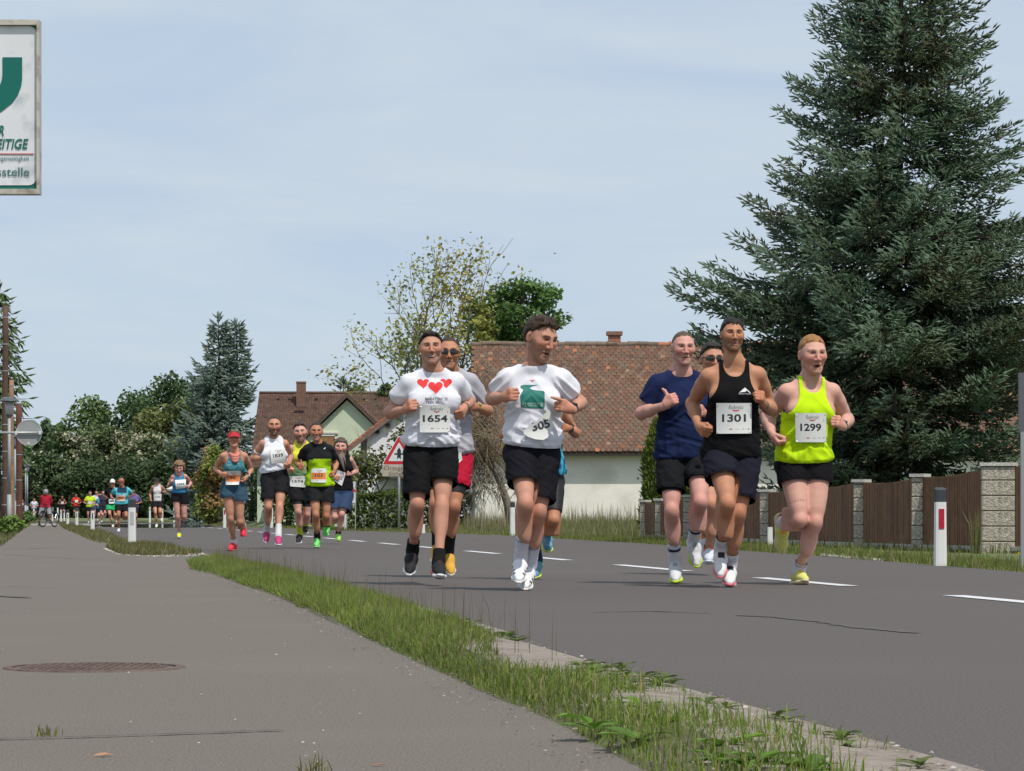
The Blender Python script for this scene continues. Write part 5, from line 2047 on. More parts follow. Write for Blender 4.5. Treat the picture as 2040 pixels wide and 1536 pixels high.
def clip_mesh(V, Q, cf):
    """keep the part where cf < 0, rim vertices moved onto cf = 0"""
    c = cf(V)
    keep = (c[Q] < 0).any(1)
    Q = Q[keep]
    mv = np.zeros(len(V), bool)
    mv[Q.ravel()] = True
    mv &= c > 0
    ids = np.nonzero(mv)[0]
    if len(ids):
        p = V[ids]
        e = 1e-3
        g = np.stack([(cf(p + d) - cf(p - d)) / (2 * e) for d in np.eye(3) * e], 1)
        g2 = (g * g).sum(1, keepdims=True)
        st = g * (c[ids][:, None] / np.maximum(g2, .02))
        ln = np.linalg.norm(st, axis=1, keepdims=True)
        V = V.copy()
        V[ids] = p - st * np.minimum(1, .03 / np.maximum(ln, 1e-9))
    used = np.unique(Q)
    mp = np.full(len(V), -1)
    mp[used] = np.arange(len(used))
    return V[used], mp[Q], c[used]


def relax(V, Q, it=1, lam=.5):
    for _ in range(it):
        S = np.zeros_like(V)
        n = np.zeros(len(V))
        for a, b in ((0, 1), (1, 2), (2, 3), (3, 0)):
            for u, w in ((a, b), (b, a)):
                for ax in range(3):
                    S[:, ax] += np.bincount(Q[:, u], V[Q[:, w], ax], len(V))
                n += np.bincount(Q[:, u], minlength=len(V))
        V = V + lam * (S / np.maximum(n, 1)[:, None] - V)
    return V


def gauss(p, c, r):
    return np.exp(-((p - c) ** 2).sum(1) / (2 * r * r))



def refine(V, Q, sel, prims, vox):
    """split the chosen quads in four and settle the new points on the true surface"""
    m = sel(V[Q].mean(1))
    if not m.any():
        return V, Q
    R, K = Q[m], Q[~m]
    e = np.concatenate([np.sort(R[:, [a, (a + 1) % 4]], 1) for a in range(4)])
    ue, inv, cnt = np.unique(e, axis=0, return_inverse=True, return_counts=True)
    inv = inv.ravel()
    n0, nr = len(V), len(R)
    mid = V[ue].mean(1)
    cen = V[R].mean(1)
    M = [n0 + inv[a * nr:(a + 1) * nr] for a in range(4)]
    c = n0 + len(ue) + np.arange(nr)
    Q2 = np.concatenate([np.stack([R[:, a], M[a], c, M[a - 1]], 1) for a in range(4)])
    V = np.concatenate([V, mid, cen])
    mv = np.zeros(len(V), bool)
    mv[n0:n0 + len(ue)] = cnt > 1
    mv[n0 + len(ue):] = True
    inner = np.setdiff1d(np.unique(R), np.unique(K))
    mv[inner] = True
    ids = np.nonzero(mv)[0]
    p = V[ids]
    for _ in range(3):
        d = ev_list(prims, p)
        h = 5e-4
        g = np.stack([(ev_list(prims, p + o) - ev_list(prims, p - o)) / (2 * h) for o in np.eye(3) * h], 1)
        st = g * (d / np.maximum((g * g).sum(1), .3))[:, None]
        ln = np.linalg.norm(st, axis=1, keepdims=True)
        p = p - st * np.minimum(1, .5 * vox / np.maximum(ln, 1e-9))
    V[ids] = p
    return V, np.concatenate([K, Q2])


SKIN = {'tan': (.45, .21, .12), 'mid': (.49, .25, .17), 'pale': (.60, .33, .26), 'pink': (.58, .305, .25),
        'warm': (.49, .245, .16), 'dark': (.36, .17, .10)}


def make_person(sp):
    Y0 = sp['Y']
    s = sp.get('H', 1.8) / 1.8
    b = sp.get('bulk', 1.0)
    fem = sp.get('fem', False)
    vox = sp['vox']
    near = vox < .0095
    tier = 0 if near else (1 if vox < .0185 else 2)
    px2m = Y0 / FPX
    yaw = math.radians(sp.get('yaw', 9))
    yy = lambda px, base=None: 0
    # ---- joints
    tw, hw_ = sp.get('tw', 0.0), sp.get('hw', 0.0)
    back = sp.get('back', False)
    run_lat = V3(math.cos(yaw), math.sin(yaw), 0)
    if back:
        run_lat = -run_lat if False else run_lat
    def solve(p0, px, Lb, sign):
        """point at pixel px at bone length Lb from p0, nearer (-1) or farther (+1)"""
        Yc = p0[1]
        for _ in range(4):
            q = P(px[0], px[1], Yc)
            d2 = (q[0] - p0[0]) ** 2 + (q[2] - p0[2]) ** 2
            Yc = p0[1] + sign * math.sqrt(max(Lb * Lb - d2, (.05 * Lb) ** 2))
        return P(px[0], px[1], Yc)
    lean = sp.get('lean', .06)
    S, Hp = [], []
    for i, px in enumerate(sp['sh']):
        off = (px[0] - (sp['sh'][0][0] + sp['sh'][1][0]) / 2) * px2m
        S.append(P(px[0], px[1], Y0 - lean + off * math.tan(yaw + tw)))
    for i, px in enumerate(sp['hip']):
        off = (px[0] - (sp['hip'][0][0] + sp['hip'][1][0]) / 2) * px2m
        Hp.append(P(px[0], px[1], Y0 + off * math.tan(yaw + hw_)))
    Lu, Lf, Lt, Ls = [x * s for x in sp.get('bones', (.30, .265, .43, .43))]
    els, frs = sp.get('els', (1, 1)), sp.get('frs', (-1, -1))
    kns, ans = sp.get('kns', (-1, -1)), sp.get('ans', (1, 1))
    E = [solve(S[i], sp['el'][i], Lu, els[i]) for i in (0, 1)]
    W = [solve(E[i], sp['wr'][i], Lf, frs[i]) for i in (0, 1)]
    hsn = sp.get('hsn', (-1, -1))
    HD = [solve(W[i], sp['hd'][i], .085 * s, hsn[i]) for i in (0, 1)]
    Kn = [solve(Hp[i], sp['kn'][i], Lt, kns[i]) for i in (0, 1)]
    An = [solve(Kn[i], sp['an'][i], Ls, ans[i]) for i in (0, 1)]
    tsn = sp.get('tsn', (-1, -1))
    Ft = .205 * s * sp.get('foot', 1.0)
    To = [solve(An[i], sp['toe'][i], Ft, tsn[i]) for i in (0, 1)]
    SM, HM = (S[0] + S[1]) / 2, (Hp[0] + Hp[1]) / 2
    up = unit(SM - HM)
    lat = unit(S[1] - S[0])
    lat = unit(lat - up * np.dot(lat, up))
    fwd = np.cross(lat, up)
    if sp.get('away'):
        fwd = -fwd
    lath = unit(Hp[1] - Hp[0])
    lath = unit(lath - up * np.dot(lath, up))
    fwdh = np.cross(lath, up) * (-1 if sp.get('away') else 1)
    w = np.linalg.norm(S[1] - S[0]) / 2
    hwid = np.linalg.norm(Hp[1] - Hp[0]) / 2
    # ---- head
    hx, ht, hc = sp['head']
    hs = (hc - ht) * px2m / (.250 if sp.get('hair', 'short') not in ('bald',) else .237)
    hyaw, hpit, hrol = [math.radians(a) for a in sp.get('hrot', (9, 0, 0))]
    hl = V3(math.cos(hyaw), math.sin(hyaw), 0)
    hf = np.cross(hl, V3(0, 0, 1)) * (-1 if sp.get('away') else 1)
    hu = V3(0, 0, 1)
    hf, hu = hf * math.cos(hpit) - hu * math.sin(hpit), hu * math.cos(hpit) + hf * math.sin(hpit)   # + looks down
    hl, hu = hl * math.cos(hrol) - hu * math.sin(hrol), hu * math.cos(hrol) + hl * math.sin(hrol)
    neckY = Y0 - lean - .035 * s
    HC = P(hx, hc, neckY) + hs * .115 * V3(0, 0, 1) * math.cos(hpit) 
    hp = lambda x, y, z: HC + hs * (x * hl + y * hf + z * hu)
    hax = (hl, hf, hu)
    NB = SM + up * (.082 * s) - fwd * .012 * s
    # ---- body primitives
    T = []                                              # torso
    T.append(Cone(SM - lat * (w - .065 * s) - up * .05 * s, SM + lat * (w - .065 * s) - up * .05 * s, .074 * s * b, .074 * s * b, .05, fwd, .9))
    T.append(Ell(SM - up * .16 * s - fwd * .005 * s, (lat, fwd, up), (w * .86 * b, .112 * s * b, .20 * s), .05))
    wy = .128 if fem else .14
    T.append(Ell(HM + up * .20 * s, (lat, fwd, up), (wy * s * b, .10 * s * b, .20 * s), .06))
    T.append(Ell(HM + up * .045 * s, (lath, fwdh, up), ((hwid + .068 * s) * b, .115 * s * b, .13 * s), .05))
    if fem:
        for g in (-1, 1):
            T.append(Ell(SM - up * .16 * s + lat * g * .07 * s + fwd * .085 * s, (lat, fwd, up), (.062 * s, .055 * s, .062 * s), .04))
    else:
        for g in (-1, 1):
            T.append(Ell(SM - up * .125 * s + lat * g * .078 * s + fwd * .075 * s, (lat, fwd, up), (.088 * s * b, .045 * s * b, .066 * s), .035))
    N_ = []
    for i, g in ((0, -1), (1, 1)):
        N_.append(Cone(NB + up * .022 * s, S[i] - lat * g * .03 * s + up * .010 * s, .052 * s * b ** .5, .042 * s * b ** .5, .035))
        T.append(Ell(Hp[i] - up * .01 * s - fwdh * .055 * s, (lath, fwdh, up), (.088 * s * b, .082 * s * b, .098 * s), .04))
    nr = .046 if fem else .053
    N_.append(Cone(NB - fwd * .005 * s, hp(0, -.022, -.05), nr * s * b ** .5, nr * .95 * s * b ** .5, .035))
    for g in (-1, 1):
        N_.append(Cone(NB + fwd * .04 * s + lat * g * .012 * s - up * .03 * s, hp(g * .05, -.03, -.045), .013 * s, .013 * s, .02))
        N_.append(Cone(NB + fwd * .045 * s + lat * g * .02 * s - up * .045 * s, S[(0 if g < 0 else 1)] + fwd * .02 * s + up * .01 * s, .008 * s, .008 * s, .03))
    A_ = [[], []]
    Hn = [[], []]
    ar = (.86 if fem else 1.0) * b
    for i, g in ((0, -1), (1, 1)):
        S_, E_, W_ = S[i], E[i], W[i]
        ua, fa = unit(E_ - S_), unit(W_ - E_)
        le, lf = np.linalg.norm(E_ - S_), np.linalg.norm(W_ - E_)
        bend = unit((S_ + W_) / 2 - E_)                 # inside of the elbow
        q = A_[i]
        q.append(Cone(S_ + up * .0, S_ + ua * le * .36, .052 * s * ar, .046 * s * ar, .03))
        q.append(Cone(S_, E_, .045 * s * ar, .037 * s * ar, .02))
        q.append(Cone(S_ + ua * le * .35 + bend * .014 * s, S_ + ua * le * .72 + bend * .012 * s, .038 * s * ar, .034 * s * ar, .03))
        q.append(Cone(S_ + ua * le * .3 - bend * .014 * s, S_ + ua * le * .62 - bend * .012 * s, .038 * s * ar, .032 * s * ar, .03))
        q.append(Cone(E_ - bend * .006 * s, E_ + fa * lf * .1, .037 * s * ar, .038 * s * ar, .02))
        q.append(Cone(E_ + fa * lf * .08, E_ + fa * lf * .38, .041 * s * ar, .040 * s * ar, .025))
        q.append(Cone(E_ + fa * lf * .35, W_, .038 * s * ar, .0265 * s, .025))
        # hand
        d = unit(HD[i] - W_)
        u0 = V3(0, 0, 1) if abs(d[2]) < .8 else V3(0, -1, .3)
        u = unit(u0 - d * np.dot(u0, d))
        n = np.cross(d, u)
        ref = lat * (-g) + V3(0, .6, 0)
        if np.dot(n, ref) < 0:
            n = -n
        tl = math.radians(sp.get('htilt', (0, 0))[i])
        u, n = u * math.cos(tl) + n * math.sin(tl), n * math.cos(tl) - u * math.sin(tl)
        hk = s * (.88 if fem else 1.0)
        hpnt = lambda a, bb, c: W_ + hk * (d * a + u * bb + n * c)
        q = Hn[i]
        q.append(Cone(W_ - d * .01, hpnt(.03, 0, 0), .026 * hk, .03 * hk, .015, n, .75))
        q.append(Cone(hpnt(.03, 0, 0), hpnt(.075, .018, 0), .030 * hk, .022 * hk, .015, n, .7))
        q.append(Cone(hpnt(.03, -.006, 0), hpnt(.075, -.018, 0), .030 * hk, .022 * hk, .015, n, .7))
        curl = sp.get('curl', (1.0, 1.0))[i]
        if tier < 2:
            for fi, fu in enumerate((.032, .011, -.010, -.030)):
                r = (.0115, .0118, .0112, .0098)[fi] * hk
                ln = (.042, .046, .043, .034)[fi]
                cc = curl if not (sp.get('point', (0, 0))[i] and fi == 0) else .15
                an = 0.0
                p0 = hpnt(.082, fu, .0)
                kk = .006 if near else .01
                q.append(Cone(hpnt(.05, fu * .8, 0), p0, r * .9, r * 1.06, .01))
                for sg, (l_, da) in enumerate(((ln, 72), (ln * .62, 88), (ln * .5, 62))):
                    an += math.radians(da) * cc * (.92 + .05 * fi)
                    p1 = p0 + hk * l_ * (d * math.cos(an) + n * math.sin(an))
                    q.append(Cone(p0, p1, r * (1 - .06 * sg), r * (.94 - .08 * sg), kk))
                    p0 = p1
            if sp.get('thumb', ('', ''))[i] == 'up':
                th = [hpnt(.03, .028, .01), hpnt(.06, .05, .016), hpnt(.062, .085, .014), hpnt(.056, .108, .01)]
            elif sp.get('thumb', ('', ''))[i] == 'out':
                th = [hpnt(.03, .025, .012), hpnt(.065, .045, .02), hpnt(.10, .05, .02), hpnt(.125, .05, .018)]
            else:
                th = [hpnt(.025, .022, .012), hpnt(.055, .040, .028), hpnt(.08, .030, .048), hpnt(.092, .010, .056)]
            for (p0, p1, r0, r1) in zip(th[:-1], th[1:], (.0165, .0125, .0118), (.013, .0118, .0098)):
                q.append(Cone(p0, p1, r0 * hk, r1 * hk, .008))
        else:
            q.append(Cone(hpnt(.07, 0, .0), hpnt(.085, 0, .025), .038 * hk, .034 * hk, .02))
    Lg = [[], []]
    lr = (.96 if fem else 1.0) * sp.get('legb', b)
    feet = []
    for i, g in ((0, -1), (1, 1)):
        H_, K_, Aq = Hp[i], Kn[i], An[i]
        th, sh = unit(K_ - H_), unit(Aq - K_)
        lt, ls = np.linalg.norm(K_ - H_), np.linalg.norm(Aq - K_)
        kf = K_ - (H_ + Aq) / 2
        kf = unit(kf) if np.linalg.norm(kf) > .03 else fwdh
        kf = unit(kf * .8 + fwdh * .4)
        ks = np.cross(kf, sh)
        q = Lg[i]
        kr = lr ** .5
        q.append(Cone(H_ + th * .0 - up * .02 * s, K_, .085 * s * lr, .046 * s * kr, .03))
        q.append(Cone(H_ + th * lt * .25 + kf * .022 * s, H_ + th * lt * .75 + kf * .014 * s, .068 * s * lr, .046 * s * lr, .04))
        for g2 in (-1, 1):                              # the two quad heads above the knee
            q.append(Cone(H_ + th * lt * .55 + kf * .022 * s + ks * g2 * .022 * s, H_ + th * lt * .88 + kf * .014 * s + ks * g2 * .022 * s, .040 * s * lr, .024 * s * kr, .025))
        q.append(Cone(K_ - th * .022 * s + kf * .014 * s, K_ + sh * .022 * s + kf * .016 * s, .034 * s * kr, .030 * s * kr, .016))
        q.append(Cone(K_, K_ + sh * ls * .12, .045 * s * kr, .042 * s * kr, .02))
        q.append(Cone(K_ + sh * ls * .08 + kf * .006 * s, Aq - sh * .02 * s, .043 * s * kr, .031 * s, .03))
        q.append(Ell(K_ + sh * ls * .32 - kf * .018 * s + ks * .018 * s, (kf, ks, sh), (.043 * s * lr, .034 * s * lr, .125 * s), .025))
        q.append(Ell(K_ + sh * ls * .29 - kf * .018 * s - ks * .020 * s, (kf, ks, sh), (.043 * s * lr, .034 * s * lr, .115 * s), .025))
        q.append(Cone(Aq - sh * .05 * s, Aq, .034 * s, .036 * s, .02))
        d = unit(To[i] - Aq)
        s_ = -sh
        u_ = s_ - d * np.dot(s_, d)
        u_ = unit(u_) if np.linalg.norm(u_) > .12 else unit(fwdh - d * np.dot(fwdh, d))
        a0 = math.radians(sp.get('fang', (23, 23))[i])
        f_ = unit(d * math.cos(a0) + u_ * math.sin(a0))
        n_ = unit(u_ * math.cos(a0) - d * math.sin(a0))
        l_ = np.cross(f_, n_)
        feet.append((Aq, f_, l_, n_))
        fs = s * sp.get('foot', 1.0)
        q.append(Cone(Aq - n_ * .02 * s, Aq + f_ * .10 * fs - n_ * .05 * fs, .034 * s, .024 * s, .02))
    # head primitives
    hp_ = []
    hp_.append(Ell(hp(0, -.012, .03), hax, (.0765 * hs, .097 * hs, .092 * hs), .02 * hs))
    hp_.append(Cone(hp(0, .026, .0), hp(0, .040, -.066), .0665 * hs, .040 * hs, .03 * hs, None))
    jw = .9 if fem else 1.0
    hp_.append(Cone(hp(0, .064, -.092), hp(0, .068, -.098), .018 * hs, .0165 * hs, .022 * hs))
    for g in (-1, 1):
        hp_.append(Cone(hp(g * .053 * jw, .0, -.044), hp(g * .014, .06, -.096), .019 * hs, .015 * hs, .024 * hs))
        hp_.append(Ell(hp(g * .043, .056, -.012), hax, (.025 * hs, .026 * hs, .022 * hs), .025 * hs))
        hp_.append(Cone(hp(g * .012, .080, .031), hp(g * .042, .070, .034), .0095 * hs, .009 * hs, .016 * hs))
    ec = []
    for g in (-1, 1):
        e = Ell(hp(g * .0315, .098, .015), hax, (.020 * hs, .021 * hs, .0115 * hs), .012 * hs, True)
        hp_.append(e)
        ec.append(hp(g * .0315, .071, .014))
        hp_.append(Ell(ec[-1], hax, (.0135 * hs, .0135 * hs, .0115 * hs), .006 * hs))
    nl = sp.get('nose', 1.0)
    hp_.append(Cone(hp(0, .086, .026), hp(0, .096 + .008 * nl, -.023), .0082 * hs, .0110 * hs, .012 * hs))
    for g in (-1, 1):
        hp_.append(Ell(hp(g * .013, .094, -.027), hax, (.0090 * hs, .011 * hs, .0078 * hs), .008 * hs))
        hp_.append(Ell(hp(g * .0805, -.006, .002), (unit(hl + hf * g * .35), unit(hf - hl * g * .35), hu), (.0080 * hs, .018 * hs, .029 * hs), .008 * hs))
        hp_.append(Ell(hp(g * .087, .004, .002), hax, (.007 * hs, .009 * hs, .016 * hs), .006 * hs, True))
    op = sp.get('mouth', .2)
    hp_.append(Cone(hp(-.021, .076, -.0545), hp(.021, .076, -.0545), .0055 * hs, .0055 * hs, .008 * hs))
    hp_.append(Cone(hp(-.0, .083, -.055), hp(.0, .083, -.055), .006 * hs, .006 * hs, .008 * hs))
    hp_.append(Cone(hp(-.014, .078, -.069 - op * .008), hp(.014, .078, -.069 - op * .008), .0075 * hs, .0075 * hs, .008 * hs))
    mw = sp.get('mw', .021)
    hp_.append(Ell(hp(0, .092, -.0615 - op * .004), hax, (mw * 1.1 * hs, .016 * hs, (.0016 + .0080 * op) * hs), .003 * hs, True))
    body = T + N_ + A_[0] + A_[1] + Hn[0] + Hn[1] + Lg[0] + Lg[1] + hp_
    los, his = zip(*[q.bounds(.03) for q in body])
    lo, hi = np.min(los, 0), np.max(his, 0)
    xs, ys, zs = [axis(lo[a], hi[a], vox) for a in range(3)]
    F = grid_field(body, xs, ys, zs)
    V, Q = surface_nets(F, xs, ys, zs)
    del F
    if tier < 2:
        V, Q = refine(V, Q, lambda c: np.linalg.norm(c - hp(0, .01, -.0), axis=1) < .135 * hs, hp_ + N_, vox)
        def fbox(c):
            r = (c - HC) / hs
            x, y, z = r @ hl, r @ hf, r @ hu
            return (np.abs(x) < .062) & (y > .04) & (z > -.09) & (z < .055)
        V, Q = refine(V, Q, fbox, hp_ + N_[:3], vox * .5)
        for i in (0, 1):
            V, Q = refine(V, Q, lambda c: np.linalg.norm(c - HD[i], axis=1) < .075 * s, Hn[i] + A_[i][-1:], vox)
    root_loc = V3(HM[0], HM[1], max(0, min(An[0][2], An[1][2]) - .1) if not sp.get('base') else sp['base'])
    root_loc[2] = 0.0
    root = empty('person', root_loc, sp['label'], 'person', sp.get('group', 'runners of the road race'))
    put = lambda name, V, Q, m, cols=None, par=None, sm=True: link(name, mesh_data(name, V - root_loc if par is None else V - root_loc, Q, m, cols, sm), par or root)
    # ---- skin colours
    base = np.array(SKIN[sp.get('skin', 'mid')])
    C = np.tile(base, (len(V), 1))
    red = np.zeros(len(V))
    for i in (0, 1):
        red += .35 * gauss(V, Kn[i], .055 * s) + .35 * gauss(V, E[i], .04 * s) + .6 * gauss(V, HD[i], .05 * s)
    Xh = V - HC
    lx, ly, lz = Xh @ hl / hs, Xh @ hf / hs, Xh @ hu / hs
    hd = (np.abs(lx) < .12) & (lz > -.125) & (lz < .16) & (ly > -.13)
    red += hd * sp.get('flush', .6) * .7 * (np.exp(-((np.abs(lx) - .045) ** 2 + (lz + .015) ** 2) / .0012) * (ly > .02) + .8 * np.exp(-(lx ** 2 + (lz + .022) ** 2) / .0005) * (ly > .08))
    red += hd * .5 * (np.abs(lx) > .078)
    red = np.clip(red, 0, 1)[:, None]
    C = C * (1 - red * np.array([.02, .30, .36]))
    if tier < 2:
        face = hd & (ly > .03)
        lip = face * np.clip(1.3 * np.exp(-((lz + .063 + op * .004) / (.009 + .005 * op)) ** 4) * np.exp(-(lx / .0235) ** 4), 0, 1)
        C = C + (np.array(sp.get('lipc', (.40, .145, .115))) * base.mean() / .27 - C) * (lip * .8)[:, None]
        hole = face * (np.exp(-((lz + .0615 + op * .004) / (.0020 + .0075 * op)) ** 4) * np.exp(-(lx / mw) ** 4)) * sstep(.094, .088, ly)
        C = C + (np.array((.05, .015, .012)) - C) * np.clip(hole * (1.2 if op > .25 else .85), 0, 1)[:, None]
        if False:
            tt = face * np.exp(-((lz + .0575) / .0042) ** 4) * np.exp(-(lx / (mw * .92)) ** 4)
            C = C + (np.array((.80, .76, .70)) - C) * np.clip(tt, 0, 1)[:, None]
        hcol = np.array(sp.get('hairc', (.03, .02, .014)))
        bz = .0345 - .0035 * ((np.abs(lx) - .030) / .018) ** 2
        br = face * np.exp(-((lz - bz) / .0058) ** 4) * sstep(.008, .014, np.abs(lx)) * sstep(.056, .046, np.abs(lx))
        C = C + (hcol * .9 + base * .12 - C) * (br * sp.get('browk', .95))[:, None]
        # eyes: white, iris and lid line
        for g in (-1, 1):
            ex, ez = lx - g * .0315, lz - .0145
            dk = face * np.exp(-(ex / .0165) ** 4) * np.exp(-((ez - .0035 + 9 * ex * ex) / .0036) ** 4)
            wh = face * np.exp(-(ex / .0125) ** 4) * np.exp(-((ez + .0005) / .0035) ** 4)
            ir = face * np.exp(-((ex ** 2 + 1.6 * ez ** 2) / .0062 ** 2) ** 2)
            C = C + (np.array((.42, .38, .36)) - C) * (wh * sp.get('eyew', .0))[:, None]
            C = C + (np.array((.05, .035, .025)) - C) * np.clip(ir, 0, 1)[:, None]
            C = C + (np.array((.06, .03, .02)) - C) * (dk * .95)[:, None]
            C = C * (1 - np.array([.40, .48, .50]) * (face * np.exp(-((ex / .017) ** 2 + ((ez - .001) / .009) ** 2)))[:, None])  # socket shade under the brow, painted into the skin colour
        nos = face * np.exp(-(((np.abs(lx) - .008) / .005) ** 2 + ((lz + .034) / .004) ** 2)) * (ly > .085)
        C = C * (1 - .5 * nos)[:, None]
        bd = sp.get('beard', 0)
        if bd:
            bl = sstep(-.030, -.052, lz) * sstep(.0, .02, ly - .35 * np.maximum(-lz - .09, 0)) * hd * sstep(-.135, -.118, lz)
            bl = np.maximum(bl, hd * sstep(.047, .06, np.abs(lx)) * (lz < .0) * (ly > -.005) * (ly < .05) * sstep(.012, -.03, lz))
            bl = bl * (1 - np.exp(-((lz + .063) / .011) ** 4) * np.exp(-(lx / .022) ** 4) * .9)
            bl = np.maximum(bl, face * np.exp(-((lz + .045) / .006) ** 4) * np.exp(-(lx / .027) ** 4))
            bl *= .75 + .5 * vnoise(V * 220)
            bc = np.array(sp.get('beardc', hcol))
            C = C + (bc - C) * np.clip(bl * bd, 0, .95)[:, None]
        if sp.get('hair') in ('buzz', 'short', 'reced', 'crop'):
            pass
    if sp.get('teeth') and tier < 2:
        mb = MB()
        mb.tube([hp(x, .0830 - 9 * x * x, -.0600) for x in np.linspace(-mw * .72, mw * .72, 7)], .0036 * hs, 6)
        mb.build('teeth', mat('tooth', (.78, .74, .68), .35), root, smooth=True)
    if sp.get('skinfn'):
        C = sp['skinfn'](V, C, locals())
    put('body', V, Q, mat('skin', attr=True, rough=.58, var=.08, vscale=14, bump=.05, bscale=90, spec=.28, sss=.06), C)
    torso_all = T + N_
    out = dict(root=root, S=S, E=E, W=W, Hp=Hp, Kn=Kn, An=An, SM=SM, HM=HM, up=up, lat=lat, fwd=fwd, HC=HC, hs=hs, hp=hp, hl=hl, hf=hf, hu=hu, s=s, HD=HD)

    def cloth(prims, cf, off, h, colfn, name, matname, fold=0.0, foldfn=None, extra=None, it=1):
        los, his = zip(*[q.bounds(.03 + off) for q in prims])
        lo, hi = np.min(los, 0), np.max(his, 0)
        xs, ys, zs = [axis(lo[a], hi[a], h) for a in range(3)]
        F = grid_field(prims, xs, ys, zs) - off
        V, Q = surface_nets(F, xs, ys, zs)
        V = relax(V, Q, it)
        V, Q, c = clip_mesh(V, Q, cf)
        if fold > 0:
            N = vnormals(V, Q)
            V = V + N * (foldfn(V) * fold * (.25 + .75 * sstep(0, -.02, c)))[:, None]
        col = colfn(V) if callable(colfn) else np.tile(np.asarray(colfn, float), (len(V), 1))
        o = put(name, V, Q, matname, col)
        return o, V, Q

    # ---- shirt
    h_c = vox * (1.0 if near else 1.1)
    st = sp.get('shirt')
    SV = SQ = None
    m_cloth = mat('running_fabric', attr=True, rough=.82, var=.05, vscale=9, bump=.25, bscale=420, spec=.08, bdist=.002)
    if st:
        (hx0, hy0), (hx1, hy1) = st['hem']
        hwd = (hx1 - hx0) / 2 * px2m / max(.6, math.cos(yaw))
        hcx = P((hx0 + hx1) / 2, (hy0 + hy1) / 2, Y0)
        hlat = unit(P(hx1, hy1, Y0) - P(hx0, hy0, Y0))
        hdn = unit(np.cross(hlat, fwd))
        if hdn[2] > 0:
            hdn = -hdn
        pr = list(T)
        pr += [q for q in N_[:2]] + [q for q in N_[2:3]]
        fl = st.get('flat', .70)
        ch = SM - up * .20 * s
        wc = w * .80 * b
        ext = np.linalg.norm(hcx - ch)
        r_e = wc + (hwd - .012 - wc) * (ext + .10) / ext
        pr.append(Cone(ch, ch + (hcx - ch) * ((ext + .10) / ext), wc, r_e, .05, fwd, fl))
        tee = st['kind'] == 'tee'
        off = (.010 if tee else .008) * (1 if near else 1.3) + (.004 if tier == 2 else 0)
        if tee:
            tsl = st.get('sleeve', .62)
            for i in (0, 1):
                e_ = S[i] + (E[i] - S[i]) * (tsl + .12)
                pr += [Cone(S[i] + (e_ - S[i]) * .2, e_, .042 * s * ar, .054 * s * ar * st.get('sl_w', 1.0), .03)]
                pr += A_[i][:4]
        nz, nx_, nf = st.get('neck', (.03, .068, .02))     # depth below neck base, half width, front shift
        NC = SM + up * .112 * s
        dzf = .112 * s - st.get('kc', .08) * s
        sx, ax_, ad = st.get('strap', (.105, .205, .20))

        def cf(p):
            q = p - NC
            a, bb, cz = q @ lat, q @ fwd, q @ up
            front = bb > -.01
            dz = np.where(front, dzf, .03 * s)
            yv = np.maximum(-cz, 0) / dz
            c = (1 - ((np.abs(a) / nx_) ** 2.5 + yv ** 2.5) ** .4) * .06
            c = np.maximum(c, (cz + .004) * 1.0)
            c = np.maximum(c, (p - hcx) @ hdn)
            r = p - SM
            la, lu = r @ lat, r @ up
            if tee:
                dt = ev_list(T[:2], p)
                for i in (0, 1):
                    e_ = E[i] - S[i]
                    ln = np.linalg.norm(e_)
                    al = (p - S[i]) @ (e_ / ln) - ln * tsl
                    da = A_[i][1].ev(p[:, 0], p[:, 1], p[:, 2])
                    c = np.maximum(c, np.minimum(al, (dt - da) * .8 + .0))
            else:
                t = np.clip((.02 * s - lu) / (ad * s), 0, 1)
                wv = (sx + (ax_ - sx) * t ** 2.2) * s
                wv = np.where(lu < -ad * s + .02, 9, wv)
                for i in (0, 1):
                    pass
                c = np.maximum(c, np.minimum(np.abs(la) - wv, .06))
            return c

        def foldfn(p):
            r = p - SM
            la, lu, lf_ = r @ lat, r @ up, r @ fwd
            k = sp.get('seed', 1) * 3.7
            th_ = .75
            ac = lu * math.cos(th_) + np.abs(la + .02) * math.sin(th_)
            al = -lu * math.sin(th_) + np.abs(la) * math.cos(th_)
            n1 = vnoise(np.stack([ac / .042 + k, al / .22 + k, lf_ / .3], 1))
            n2 = vnoise(np.stack([(lu + .35 * la) / .036 - k, (la) / .20, lf_ / .2 + k], 1))
            n3 = vnoise(np.stack([la / .035 + k, lu / .25 - k, lf_ / .2], 1))
            rid = lambda n: (1 - np.abs(2 * n - 1)) ** 2.2
            low = sstep(-.05, -.40, lu)
            side = sstep(.05, .16, np.abs(la))
            f = rid(n1) * (.35 + .65 * np.maximum(low, side)) + rid(n2) * .8 * low + .5 * rid(n3) * low
            return f * 1.0
        fo = st.get('fold', .014) * (1 if tier < 2 else .8)
        o, SV, SQ = cloth(pr, cf, off, h_c, st['col'] if not callable(st['col']) else (lambda p: st['col'](p, out)), st.get('name', 'running_shirt'), m_cloth, fo, foldfn)
        out['shirt'] = o
        out['SV'], out['SQ'] = SV, SQ
    # ---- shorts
    sh_ = sp.get('shorts')
